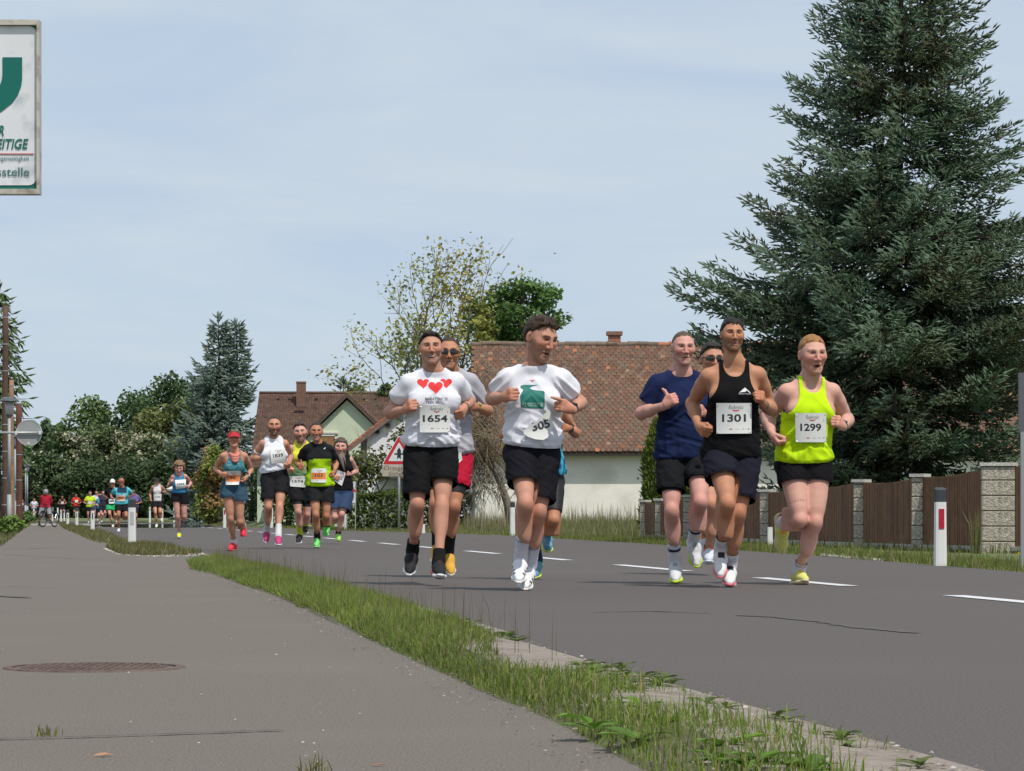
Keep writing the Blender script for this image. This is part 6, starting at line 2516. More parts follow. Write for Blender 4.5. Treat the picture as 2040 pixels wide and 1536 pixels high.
    if sh_:
        pr = [q for q in T[3:4]] + [q for q in T if isinstance(q, Ell)][-2:]
        pr.append(Ell(HM + up * .10 * s, (lath, fwdh, up), ((hwid + .052 * s) * b, .105 * s * b, .10 * s), .05))
        hem = sh_['hem']
        hemp, hdir = [], []
        tight = sh_.get('tight', False)
        for i, g in ((0, -1), (1, 1)):
            hy = hem[i]
            t = (hy - sp['hip'][i][1]) / max(8.0 if tier < 2 else 3, sp['kn'][i][1] - sp['hip'][i][1])
            th = Kn[i] - Hp[i]
            sn = max(0, -th[1]) / np.linalg.norm(th)
            t = (hy + sn * .068 * s / px2m - sp['hip'][i][1]) / max(8.0 if tier < 2 else 3, sp['kn'][i][1] - sp['hip'][i][1])
            t = min(max(t, .12), 1.0)
            h_ = Hp[i] + th * t
            hemp.append(h_)
            hd_ = unit(unit(th) * .75 + V3(0, 0, -1) * .25)
            hdir.append(hd_)
            fw = sh_.get('flare', .028)
            rr = (.088 + (.053 - .088) * t) * s * lr
            out_l = lath * g
            if tight:
                pr += Lg[i][:4]
            else:
                pr += Lg[i][:2]
                pr.append(Cone(Hp[i] + up * .01 * s - out_l * .004, h_ + th * .06 + out_l * .004 * s, .090 * s * lr, rr + fw * s * .62, .016, fwdh, .96))
        wz = sh_.get('waist', .13)
        if sh_.get('hemw'):
            pass

        def cf2(p):
            c = (p - HM) @ up - wz * s
            ax = []
            for i in (0, 1):
                q = Cone(Hp[i], Kn[i], 0, 0)
                ax.append(q.ev(p[:, 0], p[:, 1], p[:, 2]))
            for i in (0, 1):
                c = np.maximum(c, np.minimum((p - hemp[i]) @ hdir[i], (ax[1 - i] - ax[i]) * .8))
            return c

        def fold2(p):
            r = p - HM
            la, lu, lf_ = r @ lath, r @ up, r @ fwdh
            k = sp.get('seed', 1) * 2.3
            rid = lambda n: (1 - np.abs(2 * n - 1)) ** 2.0
            n1 = vnoise(np.stack([(lu - np.abs(la) * .9) / .045 + k, (la) / .16, lf_ / .2 + k], 1))
            n2 = vnoise(np.stack([la / .04 - k, lu / .18, lf_ / .1], 1))
            n3 = vnoise(np.stack([(lu + np.abs(la) * .4) / .035 + 2 * k, la / .12, lf_ / .2 + k], 1))
            return (rid(n1) * .7 + rid(n2) * .45 + rid(n3) * .4) * sstep(.03, -.06, lu - .02)
        o, HV, HQ = cloth(pr, cf2, .007 if near else .011, h_c, sh_['col'] if not callable(sh_['col']) else (lambda p: sh_['col'](p, out)), 'running_shorts',
                        m_cloth if not sh_.get('tight') else mat('lycra', attr=True, rough=.6, var=.05, vscale=9, spec=.3),
                        0 if tight else sh_.get('fold', .013), fold2)
        if SV is not None:                                 # what a bib can lie on
            out['BV'], out['BQ'] = np.concatenate([SV, HV]), np.concatenate([SQ, HQ + len(SV)])
        if sh_.get('under'):                               # tights showing below the shorts
            uy = sh_['under']
            pr2 = []
            hp2 = []
            for i in (0, 1):
                t = (uy[i] - sp['hip'][i][1]) / max(4.0, sp['kn'][i][1] - sp['hip'][i][1])
                hp2.append(Hp[i] + (Kn[i] - Hp[i]) * t)
                pr2 += Lg[i][:4]

            def cf3(p):
                c = np.full(len(p), -1.0)
                ax = [Cone(Hp[i], Kn[i], 0, 0).ev(p[:, 0], p[:, 1], p[:, 2]) for i in (0, 1)]
                for i in (0, 1):
                    c = np.maximum(c, np.minimum((p - hp2[i]) @ hdir[i], (ax[1 - i] - ax[i]) * .8))
                return np.maximum(c, (p - HM) @ up + .02)
            cloth(pr2, cf3, .004 if near else .007, h_c, sh_.get('ucol', (.012, .012, .014)), 'under_shorts', mat('lycra', attr=True, rough=.6, var=.05, vscale=9, spec=.3))
    # ---- socks and shoes
    for i in (0, 1):
        Aq, f_, l_, n_ = feet[i]
        fs = s * sp.get('foot', 1.07)
        sk = sp.get('sock')
        if sk and tier < 2:
            shn = unit(Kn[i] - Aq)
            top = Aq + shn * sk[0] * s

            def cf4(p, top=top, shn=shn):
                return (p - top) @ shn

            def sc(p, Aq=Aq, shn=shn, top=top):
                c = np.tile(np.asarray(sk[1], float), (len(p), 1))
                if len(sk) > 2 and sk[2] is not None:
                    z = (p - top) @ shn
                    for a0, a1, cc in sk[2]:
                        m_ = (z < -a0) & (z > -a1)
                        c[m_] = cc
                return c
            cloth([Cone(Aq + shn * .14 * s, Aq, .042 * s, .037 * s, .02), Lg[i][-2], Cone(Aq, Aq - n_ * .03 * s, .037 * s, .037 * s, .02), Lg[i][-1]],
                  cf4, .004, vox, sc, 'sock', mat('sock_knit', attr=True, rough=.9, var=.06, vscale=30, spec=.1))
        so = sp.get('shoe')
        if so:
            pt = lambda a, bb, c: Aq + fs * (f_ * a + l_ * bb + n_ * c)
            hv = vox * (.85 if tier < 2 else 1.0)
            ss = -1 if i == 0 else 1
            up_ = [Cone(pt(-.034, 0, -.045), pt(.05, 0, -.045), .035 * fs, .040 * fs, .02),
                   Cone(pt(.05, 0, -.045), pt(.135, 0, -.060), .041 * fs, .034 * fs, .03, n_, .8),
                   Cone(pt(.12, 0, -.062), pt(.172, 0, -.064), .033 * fs, .022 * fs, .02, n_, .8),
                   Cone(pt(-.022, 0, -.0), pt(-.02, 0, -.04), .036 * fs, .037 * fs, .02),
                   Cone(pt(.02, 0, -.012), pt(.075, 0, -.034), .028 * fs, .026 * fs, .02),
                   Cone(pt(-.05, 0, -.005), pt(-.045, 0, -.04), .017 * fs, .02 * fs, .02)]
            lo, hi = [f(np.array([q.bounds(.02) for q in up_]), 0) for f in (np.min, np.max)]
            xs, ys, zs = [axis(lo[0][a], hi[1][a], hv) for a in range(3)]
            V2, Q2 = surface_nets(grid_field(up_, xs, ys, zs), xs, ys, zs)
            # collar opening: drop what lies above it
            V2, Q2, _ = clip_mesh(V2, Q2, lambda p: (p - pt(0, 0, .008)) @ unit(n_ - .25 * f_))
            r_ = (V2 - Aq) / fs
            a_, b_, c_ = r_ @ f_, r_ @ l_, r_ @ n_
            uc = so['up'](a_, b_ * ss, c_) if callable(so['up']) else np.tile(np.asarray(so['up'], float), (len(V2), 1))
            shoe = put('shoe', V2, Q2, mat('shoe_mesh', attr=True, rough=.75, var=.06, vscale=60, bump=.3, bscale=300, spec=.3, bdist=.003), uc)
            if tier < 2:
                sl_ = [Cone(pt(-.048, 0, -.082), pt(.02, 0, -.084), .041 * fs, .037 * fs, .02, n_, .46),
                       Cone(pt(.02, 0, -.084), pt(.12, 0, -.086), .037 * fs, .046 * fs, .02, n_, .40),
                       Cone(pt(.12, 0, -.086), pt(.178, 0, -.072), .044 * fs, .026 * fs, .02, n_, .42),
                       Cone(pt(-.065, 0, -.066), pt(-.04, 0, -.084), .024 * fs, .03 * fs, .02)]
                lo, hi = [f(np.array([q.bounds(.02) for q in sl_]), 0) for f in (np.min, np.max)]
                xs, ys, zs = [axis(lo[0][a], hi[1][a], hv) for a in range(3)]
                V3_, Q3 = surface_nets(grid_field(sl_, xs, ys, zs), xs, ys, zs)
                r_ = (V3_ - Aq) / fs
                a_, b_, c_ = r_ @ f_, r_ @ l_, r_ @ n_
                sc_ = so['sole'](a_, b_ * ss, c_) if callable(so['sole']) else np.tile(np.asarray(so['sole'], float), (len(V3_), 1))
                bot = c_ < -.096
                if 'tread' in so:
                    sc_[bot] = so['tread']
                link('sole', mesh_data('sole', V3_ - root_loc, Q3, mat('shoe_foam', attr=True, rough=.6, var=.04, vscale=30, spec=.3), sc_, True), shoe)
            if near and 'lace' in so:
                mb = MB()
                for kx in range(5):
                    xa = .028 + kx * .017
                    za = -.006 - kx * .0115 + .012
                    for sgn in (1, -1):
                        mb.tube([pt(xa, -.020 * sgn, za - .006), pt(xa + .008, 0, za + .0035), pt(xa + .016, .020 * sgn, za - .012)], .0028 * fs, 5)
                mb.build('laces', mat('lace_' + so.get('ln', 'white'), so['lace'], .8), shoe, origin=root_loc)
    # ---- hair
    hk = sp.get('hair', 'short')
    hcol = np.array(sp.get('hairc', (.03, .02, .014)))
    if hk != 'none' and tier < 3:
        th = {'short': .013, 'buzz': .003, 'crop': .007, 'reced': .007, 'curly': .028, 'long': .016, 'flop': .012, 'bald': .002}[hk]
        prh = [Ell(hp(0, -.012, .03), hax, ((.0765 + th * .75) * hs, (.097 + th * .7) * hs, (.092 + th) * hs), .02)]
        fy = [-.14, -.06, -.02, .0, .02, .042, .062, .085, .12]
        if hk in ('reced',):
            fz = [-.055, -.045, -.015, .0, .04, .085, .10, .108, .11]
        elif hk == 'bald':
            fz = [-.055, -.045, -.015, .005, .06, .12, .14, .15, .15]
        elif hk in ('curly', 'long'):
            fz = [-.10, -.085, -.075, -.05, .0, .045, .058, .066, .07]
        elif hk == 'buzz':
            fz = [-.06, -.045, -.012, .008, .055, .082, .096, .103, .105]
        else:
            fz = [-.068, -.05, -.022, -.005, .040, .066, .082, .090, .093]
        if hk == 'flop':
            prh += [Cone(hp(-.045, .055, .085), hp(.05, .058, .080), .021 * hs, .018 * hs, .02), Cone(hp(-.03, .03, .112), hp(.03, .035, .112), .022 * hs, .020 * hs, .02)]
        if hk == 'short' and not sp.get('flat_top'):
            prh += [Cone(hp(-.035, .055, .095), hp(.035, .055, .095), .02 * hs, .02 * hs, .02)]
        if hk == 'curly':
            rr = np.random.default_rng(5)
            for g in (-1, 1):
                for _ in range(7):
                    prh.append(Ell(hp(g * rr.uniform(.05, .105), rr.uniform(-.05, .03), rr.uniform(-.02, .10)), hax, (.026 * hs, .026 * hs, .026 * hs), .008))
            for _ in range(9):
                prh.append(Ell(hp(rr.uniform(-.07, .07), rr.uniform(-.05, .05), rr.uniform(.10, .135)), hax, (.026 * hs, .026 * hs, .022 * hs), .008))
        if hk == 'long':
            for g in (-1, 1):
                prh.append(Cone(hp(g * .072, -.02, .02), hp(g * .078, -.03, -.10), .022 * hs, .02 * hs, .02))

        def cfh(p):
            r = (p - HC) / hs
            x, y, z = r @ hl, r @ hf, r @ hu
            zl = np.interp(y, fy, fz) + (vnoise(p * 160) - .5) * .006
            if hk in ('reced', 'buzz'):
                zl = zl - .012 * np.exp(-(x / .02) ** 2) * (y > .05) * (1 if hk == 'reced' else .5)
            ear = .03 - np.sqrt((y + .004) ** 2 + ((z + .004) * .8) ** 2)
            c = (zl - z)
            if hk != 'long' and hk != 'curly':
                c = np.maximum(c, np.where(np.abs(x) > .055, ear, -1))
            return c * hs
        los, his = zip(*[q.bounds(.03) for q in prh])
        lo, hi = np.min(los, 0), np.max(his, 0)
        hv = .0062 if near else vox * .62
        xs, ys, zs = [axis(lo[a], hi[a], hv) for a in range(3)]
        Vh, Qh = surface_nets(grid_field(prh, xs, ys, zs), xs, ys, zs)
        if sp.get('hatcut'):
            pass
        Vh, Qh, ch_ = clip_mesh(Vh, Qh, cfh)
        if len(Qh):
            N = vnormals(Vh, Qh)
            Vh = Vh - N * ((th * .8 * hs) * sstep(-.020 * hs, 0, ch_))[:, None]
            r = (Vh - HC) / hs
            strand = vnoise(np.stack([(r @ hl) * 95, (r @ hf) * 26, (r @ hu) * 26], 1))
            Vh = Vh + N * ((strand - .4) * th * .6 * hs)[:, None]
            cc = hcol[None] * (.65 + .7 * strand)[:, None]
            put('hair', Vh, Qh, mat('hair', attr=True, rough=.55, var=.2, vscale=120, spec=.2, bump=.5, bscale=260, bdist=.003), cc)
        if hk in ('flop', 'curly') and tier < 2:   # loose locks over the cap of hair
            rr = np.random.default_rng(int(sp.get('seed', 1)) + 40)
            mb = MB()
            nl_ = (170 if near else 80) if hk != 'crop' else 0
            ii = rr.integers(0, len(Vh), nl_)
            for k_ in ii:
                p = Vh[k_]
                n__ = N[k_]
                dr = unit(n__ * .28 + hf * rr.uniform(-.1, .7) + hl * rr.uniform(-.5, .5) + hu * rr.uniform(-.1, .3))
                ln = rr.uniform(.5, 1.2) * {'short': .012, 'flop': .018, 'crop': .006, 'curly': .03}[hk] * hs
                sd = unit(np.cross(dr, rr.normal(size=3))) * .0022 * hs
                mb.add([p - n__ * .003 - sd, p - n__ * .003 + sd, p + dr * ln * .6 + sd * .8, p + dr * ln - hu * ln * .2, p + dr * ln * .6 - sd * .8], [(0, 1, 2, 3, 4)], hcol * rr.uniform(.7, 1.5))
            mb.build('hair_strands', mat('hair_strand', attr=True, rough=.5), root, attr=True)['kind'] = 'stuff'
    out['put'] = put
    out['rl'] = root_loc
    out['tier'] = tier
    return out


CAMP = np.array([0, 0, CH])


class Surf:
    """rays from pixels onto a garment, to lay bibs and prints on it"""

    def __init__(s, V, Q):
        s.t = BVHTree.FromPolygons(V.tolist(), Q.tolist())

    def hit(s, px, py):
        d = unit(P(px, py, 1.0) - CAMP)
        h = s.t.ray_cast(Vector(CAMP), Vector(d))
        return None if h[0] is None else (h[3], d)


def fit_sheet(sf, quad, n=9):
    """smooth sheet over the garment spanning a pixel quad (TL, TR, BR, BL); returns f(u, v, lift) -> point"""
    quad = np.array(quad, float)
    uv, ds = [], []
    bil = lambda u, v: quad[0] * (1 - u) * (1 - v) + quad[1] * u * (1 - v) + quad[2] * u * v + quad[3] * (1 - u) * v
    for u in np.linspace(0, 1, n):
        for v in np.linspace(0, 1, n):
            x, y = bil(u, v)
            h = sf.hit(x, y)
            if h:
                uv.append((u, v))
                ds.append(h[0])
    uv, ds = np.array(uv), np.array(ds)
    md = np.median(ds)
    ok = np.abs(ds - md) < .12
    uv, ds = uv[ok], ds[ok]
    B = lambda u, v: np.stack([u * 0 + 1, u, v, u * u, u * v, v * v], -1)
    co = np.linalg.lstsq(B(uv[:, 0], uv[:, 1]), ds, rcond=None)[0]
    off = max(0, (B(uv[:, 0], uv[:, 1]) @ co - ds).max()) + .003

    def f(u, v, lift=0.0):
        u, v = np.asarray(u, float), np.asarray(v, float)
        x, y = bil(u[..., None], v[..., None]).T if u.ndim else bil(u, v)
        d = B(u, v) @ co - off - lift
        dr = np.stack([(x - CX) / FPX, np.ones_like(x), -(y - HZ) / FPX], -1)
        dr = dr / np.linalg.norm(dr, axis=-1, keepdims=True)
        return CAMP + dr * d[..., None]
    return f


def uv_text(V, F, f, x0, y0, x1, y1, lift):
    """unit-square outline mapped on the sheet between (x0,y0) bottom-left .. (x1,y1) top-right in bib coordinates (v down)"""
    u = x0 + V[:, 0] * (x1 - x0)
    v = y0 + V[:, 1] * (y1 - y0)
    return f(u, v, lift), F


def add_bib(pe, quad, number, band=None, px_small=True, wave=0.0, numc=(.03, .035, .045), nx=(.16, .84), ny=(.62, .36), name_line=True):
    sf = Surf(pe['BV'], pe['BQ'])
    f = fit_sheet(sf, quad)
    n = 24
    g = np.linspace(0, 1, n)
    U, Vv = np.meshgrid(g, g, indexing='ij')
    rr = np.random.default_rng(abs(hash(number)) % 1000 if False else len(number) * 7 + int(''.join(c for c in number if c.isdigit()) or 3) % 97)
    wv = (vnoise(np.stack([U.ravel() * 3.1 + rr.uniform(0, 9), Vv.ravel() * 2.3, U.ravel() * 0 + rr.uniform(0, 9)], 1)) - .5) * .012
    # corners pinned, edges lift a little
    wfn = lambda u, v: .0
    p = f(U.ravel(), Vv.ravel(), .002)
    Fq = [(i * n + j, i * n + j + 1, (i + 1) * n + j + 1, (i + 1) * n + j) for i in range(n - 1) for j in range(n - 1)]
    rl = pe['rl']
    # printed area colour per vertex would blur: coloured band is its own thin sheet
    bib = link('race_bib', mesh_data('race_bib', p - rl, np.array(Fq), mat('bib_paper', (.76, .765, .735), .6, var=.03, vscale=20), None, True), pe['root'])

    def sheet(x0, y0, x1, y1, lift, m, nm, k=16):
        g1, g2 = np.linspace(x0, x1, k), np.linspace(y0, y1, k)
        a, c = np.meshgrid(g1, g2, indexing='ij')
        q = f(a.ravel(), c.ravel(), lift)
        fq = np.array([(i * k + j, i * k + j + 1, (i + 1) * k + j + 1, (i + 1) * k + j) for i in range(k - 1) for j in range(k - 1)])
        link(nm, mesh_data(nm, q - rl, fq, m, None, True), bib)
    if band is not None:
        sheet(.02, .30, .98, .78, .0023, mat('bib_orange', (.72, .22, .045), .6, var=.04, vscale=20), 'orange_band')
    V, F, asp = text_unit(number, .038)
    q, F = uv_text(V, F, f, nx[0], ny[0], nx[1], ny[1], .0026)
    link('number', mesh_data('number', q - rl, F, mat('bib_ink', numc, .6)), bib)
    if px_small:
        mb = MB()
        V, F, asp = text_unit('Radenska', -.012, .45)
        q, F = uv_text(V, F, f, .34, .20, .76, .07, .0026)
        mb.add(q, F, (.03, .06, .06))
        hh = heart(14)
        for (x, y, r_) in ((.49, .245, .032), (.555, .262, .040), (.62, .245, .032)):
            q = f(x + (hh[:, 0] - .5) * 2 * r_, y - (hh[:, 1] - .5) * 2 * r_ * .85, .0026 * np.ones(len(hh)))
            mb.add(q, [tuple(range(len(hh)))[::-1]], (.62, .06, .08))
        for (x0, y0, x1, y1, c) in ((.07, .715, .32, .728, (.2, .2, .22)), (.07, .85, .30, .858, (.35, .35, .36)), (.36, .835, .46, .872, (.45, .16, .12)),
                                    (.54, .845, .68, .852, (.35, .35, .36)), (.54, .86, .66, .866, (.4, .4, .4)), (.75, .838, .78, .868, (.16, .2, .28)),
                                    (.80, .85, .86, .857, (.3, .3, .35)), (.90, .832, .945, .872, (.22, .24, .24)), (.90, .20, .935, .235, (.5, .5, .5)), (.89, .27, .95, .28, (.35, .35, .38))):
            q = f(np.array([x0, x1, x1, x0]), np.array([y1, y1, y0, y0]), .0026 * np.ones(4))
            mb.add(q, [(0, 1, 2, 3)], c)
        mb.build('small_print', mat('bib_print', attr=True, rough=.6), bib, attr=True, origin=rl)
        mb = MB()
        for (x, y) in ((.04, .05), (.96, .05), (.96, .96), (.04, .96)):
            q0, q1 = f(np.array([x - .015, x + .02]), np.array([y, y + .012]), .0035 * np.ones(2))
            mb.tube([q0, q1], .0016, 5)
        mb.build('safety_pins', mat('steel', (.6, .6, .62), .3, metal=1.0), bib, origin=rl)
    return bib, f


def decal(pe, polys, colr, name, lift=.0022, parent=None, sub=.008, V=None, Q=None):
    """flat print on a garment: list of pixel polygons (each (n,2)) laid on the shirt"""
    sf = Surf(pe['SV'] if V is None else V, pe['SQ'] if Q is None else Q)
    bm = bmesh.new()
    for po, faces in polys:
        vs = [bm.verts.new((x, y, 0)) for x, y in po]
        for f in faces:
            try:
                bm.faces.new([vs[i] for i in f])
            except ValueError:
                pass
    bmesh.ops.triangulate(bm, faces=bm.faces)
    pxl = sub / (pe['SM'][1] / FPX)
    for _ in range(5):
        ed = [e for e in bm.edges if e.calc_length() > pxl]
        if not ed:
            break
        bmesh.ops.subdivide_edges(bm, edges=ed, cuts=1)
        bmesh.ops.triangulate(bm, faces=bm.faces)
    md = None
    hits = []
    for v in bm.verts:
        hits.append(sf.hit(v.co.x, v.co.y))
    ds = [h[0] for h in hits if h]
    if not ds:
        bm.free()
        return None
    md = float(np.median(ds))
    pts = []
    for v, h in zip(bm.verts, hits):
        d = unit(P(v.co.x, v.co.y, 1.0) - CAMP)
        dist = h[0] if h and abs(h[0] - md) < .14 else md
        pts.append(CAMP + d * (dist - lift))
    bm.verts.ensure_lookup_table()
    for i, v in enumerate(bm.verts):
        v.index = i
    F = [tuple(v.index for v in f.verts) for f in bm.faces]
    bm.free()
    return link(name, mesh_data(name, np.array(pts) - pe['rl'], F, mat('print_' + name + '_%02x%02x%02x' % tuple(int(min(c, 1) * 255) for c in colr), colr, .7), None, True), parent or pe['shirt'])


def poly1(pts):
    return (np.array(pts, float), [tuple(range(len(pts)))])


def text_px(s, x0, y0, x1, y1, bold=0.0, shear=0.0):
    """lettering as a pixel polygon set between the box corners (y1 is the baseline)"""
    V, F, a = text_unit(s, bold, shear)
    return (np.stack([x0 + V[:, 0] * (x1 - x0), y1 + V[:, 1] * (y0 - y1)], 1), F)


def wrist_band(pe, i, col, wdt=.022, face=None, name='watch'):
    d = unit(pe['E'][i] - pe['W'][i])
    c = pe['W'][i] + d * .018
    mb = MB()
    n = 14
    a = unit(np.cross(d, V3(0, 0, 1)))
    bb = np.cross(d, a)
    V = []
    for t in (-wdt / 2, wdt / 2):
        for k in range(n):
            an = 2 * math.pi * k / n
            V.append(c + d * t + (a * math.cos(an) + bb * math.sin(an)) * .0325)
    F = [(k, (k + 1) % n, n + (k + 1) % n, n + k) for k in range(n)]
    mb.add(V, F)
    o = mb.build(name, mat('strap_%d' % int(sum(col) * 900), col, .5), pe['root'], smooth=True)
    if face:
        mb = MB()
        nn = unit(V3(0, -1, .5) - d * np.dot(V3(0, -1, .5), d))
        mb.tube([c + nn * .030, c + nn * .041], .02, 12)
        mb.build('dial', mat('dial_%d' % int(sum(face) * 900), face, .3), o, origin=pe['rl'])
    return o


def sunglasses(pe, lens=(.01, .01, .012), frame=(.012, .012, .012), z0=.013):
    hp = pe['hp']
    hs = pe['hs']
    mb = MB()
    for g in (-1, 1):
        n = 10
        rows = []
        for j, z in enumerate((.02, .004, -.014)):
            rows.append([hp(g * x, .104 - (x / .075) ** 2 * .035 - abs(z - .004) * .15, z0 - .006 + z * (1 - .25 * (x / .07))) for x in np.linspace(.004, .068, n)])
        V = [p for r in rows for p in r]
        F = [(j * n + k, j * n + k + 1, (j + 1) * n + k + 1, (j + 1) * n + k) for j in range(2) for k in range(n - 1)]
        mb.add(V, F)
    o = mb.build('sunglasses', mat('lens_%d' % int(sum(lens) * 999), lens, .12, spec=.8), pe['root'], smooth=True)
    mb = MB()
    for g in (-1, 1):
        mb.tube([hp(g * .066, .068, .012 + z0 - .006), hp(g * .082, .02, .012), hp(g * .083, -.02, .006)], .0028 * hs, 5)
    mb.build('temple_arm', mat('frame_%d' % int(sum(frame) * 999), frame, .4), o, origin=pe['rl'])
    return o


def cap(pe, col, visor=True, crown=True, name='cap'):
    hp, hs = pe['hp'], pe['hs']
    ax = (pe['hl'], pe['hf'], pe['hu'])
    hv = .006 if pe['tier'] == 0 else .011
    pr = [Ell(hp(0, -.012, .034), ax, (.088 * hs, .108 * hs, .104 * hs), .01)]
    los, his = zip(*[q.bounds(.03) for q in pr])
    xs, ys, zs = [axis(np.min(los, 0)[a], np.max(his, 0)[a], hv) for a in range(3)]
    V, Q = surface_nets(grid_field(pr, xs, ys, zs), xs, ys, zs)
    top = .10 if not crown else 9

    def cf(p):
        r = (p - pe['HC']) / hs
        z = r @ pe['hu'] + .12 * (r @ pe['hf']) * -1
        zz = r @ pe['hu']
        return np.maximum(.044 - zz - .2 * np.maximum(-(r @ pe['hf']), 0) * 0, zz - top) * hs
    V, Q, _ = clip_mesh(V, Q, cf)
    m = mat('cap_%d_%d' % (int(col[0] * 999), int(col[1] * 999)), col, .8, var=.06, vscale=30)
    o = pe['put'](name, V, Q, m)
    if visor:
        n = 11
        mb = MB()
        rows = []
        for (ey, r, dz) in ((0, 1.0, .046), (1, 1.55, .030)):
            row = []
            for t in np.linspace(-1.25, 1.25, n):
                x = math.sin(t) * .084 * (1 if ey == 0 else 1.05)
                y = -.012 + math.cos(t) * .104 + (ey * .062 * max(0, math.cos(t * .95)))
                row.append(hp(x, y, dz - .012 * abs(t) * (ey)))
            rows.append(row)
        V = [p for r in rows for p in r]
        V += [p - pe['hu'] * .004 for p in V]
        k = 2 * n
        F = [(i, i + 1, n + i + 1, n + i) for i in range(n - 1)] + [(k + i, k + n + i, k + n + i + 1, k + i + 1) for i in range(n - 1)]
        F += [(n + i, n + i + 1, k + n + i + 1, k + n + i) for i in range(n - 1)]
        mb.add(V, F)
        mb.build('visor', m, o, smooth=True, origin=pe['rl'])
    return o
# ------------------------------------------------------------------ the runners
BLK = (.008, .008, .009)
WHT = (.70, .70, .76)


def tread_black(a, b, c):
    return None


# 1654, white shirt with three hearts
def shoe1654(a, b, c):
    col = np.tile((.016, .016, .018), (len(a), 1))
    col[(a > .01) & (a < .05) & (np.abs(b) < .012) & (c > -.03)] = (.30, .06, .03)
    return col


def sole1654(a, b, c):
    col = np.tile((.68, .68, .70), (len(a), 1))
    col[(b > .02) & (a < .06)] = (.72, .12, .04)
    return col


A = make_person(dict(
    label='smiling dark haired man in white shirt with three red hearts, bib 1654', Y=20.9, H=1.75, vox=.0092, seed=1, yaw=9, tw=.10, hw=-.05, bulk=1.03,
    head=(858.5, 658, 728), hrot=(4, -4, -2), sh=((816, 763), (906, 763)), el=((776, 822), (934, 800)), wr=((806, 817), (925, 812)), hd=((818, 807), (920, 826)),
    els=(1, 1), frs=(-1, -1), hsn=(-1, -1), hip=((834, 899), (884, 899)), kn=((831, 1003), (880, 1003)), an=((822, 1095), (874, 1118)), toe=((815, 1143), (877, 1152)),
    kns=(-1, -1), ans=(1, -1), tsn=(-1, -1), fang=(23, 30), skin='mid', flush=.7, hair='short', hairc=(.022, .015, .011), beard=.30, beardc=(.12, .08, .07), mouth=1.0, teeth=True, mw=.023, nose=1.1, browk=.9,
    shirt=dict(kind='tee', hem=((806, 885), (908, 888)), col=WHT, sleeve=.56, neck=(.018, .074, 0), fold=.019),
    shorts=dict(hem=(980, 955), col=BLK, flare=.040), sock=(.085, (.014, .014, .015)),
    shoe=dict(up=shoe1654, sole=sole1654, tread=(.02, .02, .02), lace=(.03, .03, .03), ln='black')))
hh = heart(26)
for (x0, y0, w_, h_, c_, lf_) in ((831, 774.5, 24, 19.5, (.70, .02, .022), .0012), (876.5, 774, 24, 19.5, (.70, .02, .022), .0012), (851, 787.6, 33, 29, WHT, .0018), (853, 785.5, 29, 25, (.70, .02, .022), .0024)):
    decal(A, [poly1(np.stack([x0 + hh[:, 0] * w_, y0 - hh[:, 1] * h_], 1))], c_, 'heart_print', lift=lf_)
decal(A, [text_px('MARATON', 847, 791.5, 880.5, 797.5, .02), text_px('TREH SRC', 848, 798.5, 880, 804, .02), text_px('20', 885.5, 791.5, 891.5, 797.5),
          poly1([(882.3, 791), (882.9, 791), (882.9, 804.5), (882.3, 804.5)])], (.10, .10, .13), 'lettering_print')
add_bib(A, ((836, 807), (897, 807), (896, 861.5), (836.5, 861.5)), '1654', nx=(.10, .92))
wrist_band(A, 1, (.02, .02, .022), .02, name='wrist_strap')

# man behind him, grey shirt and dark glasses
B = make_person(dict(
    label='man in grey shirt, dark sunglasses and red shorts behind runner 1654', Y=23.4, H=1.80, vox=.0115, seed=2, yaw=9, tw=.05,
    head=(893, 668, 737), hrot=(5, 0, 0), sh=((858, 761), (934, 761)), el=((838, 822), (972, 818)), wr=((868, 812), (949, 811)), hd=((876, 806), (936, 806)),
    els=(1, 1), frs=(-1, -1), hip=((872, 908), (916, 908)), kn=((868, 1004), (905, 1008)), an=((872, 1080), (893, 1096)), toe=((868, 1120), (899, 1143)),
    kns=(-1, -1), ans=(1, 1), skin='tan', hair='buzz', hairc=(.05, .035, .028), mouth=.1, beard=.3, beardc=(.14, .085, .06),
    shirt=dict(kind='tee', hem=((842, 903), (936, 902)), col=(.40, .39, .43), sleeve=.72, fold=.016, neck=(.02, .066, 0)),
    shorts=dict(hem=(964, 963), col=(.42, .012, .035), flare=.034, under=(980, 984)), sock=(.17, (.02, .02, .024)),
    shoe=dict(up=(.66, .36, .05), sole=(.70, .66, .55), tread=(.02, .02, .02), lace=(.2, .12, .05), ln='tan')))
sunglasses(B)
wrist_band(B, 1, (.42, .33, .06), .024, (.55, .5, .2))
link('race_bib', mesh_data('race_bib', np.array([P(905, 899, 23.15), P(919, 901, 23.13), P(921, 916, 23.12), P(914, 922, 23.12), P(904, 921, 23.15)]) - B['rl'], [(0, 4, 3, 2, 1)], mat('bib_paper')), B['root'])

# 1305, white shirt with green road print, looking down to the side
def stripes_shoe(a, b, c):
    col = np.tile((.74, .74, .76), (len(a), 1))
    for x0 in (.055, .09, .125):
        col[(a - .35 * (c + .06) > x0) & (a - .35 * (c + .06) < x0 + .016) & (np.abs(b) > .022) & (c < -.035)] = (.02, .022, .03)
    return col


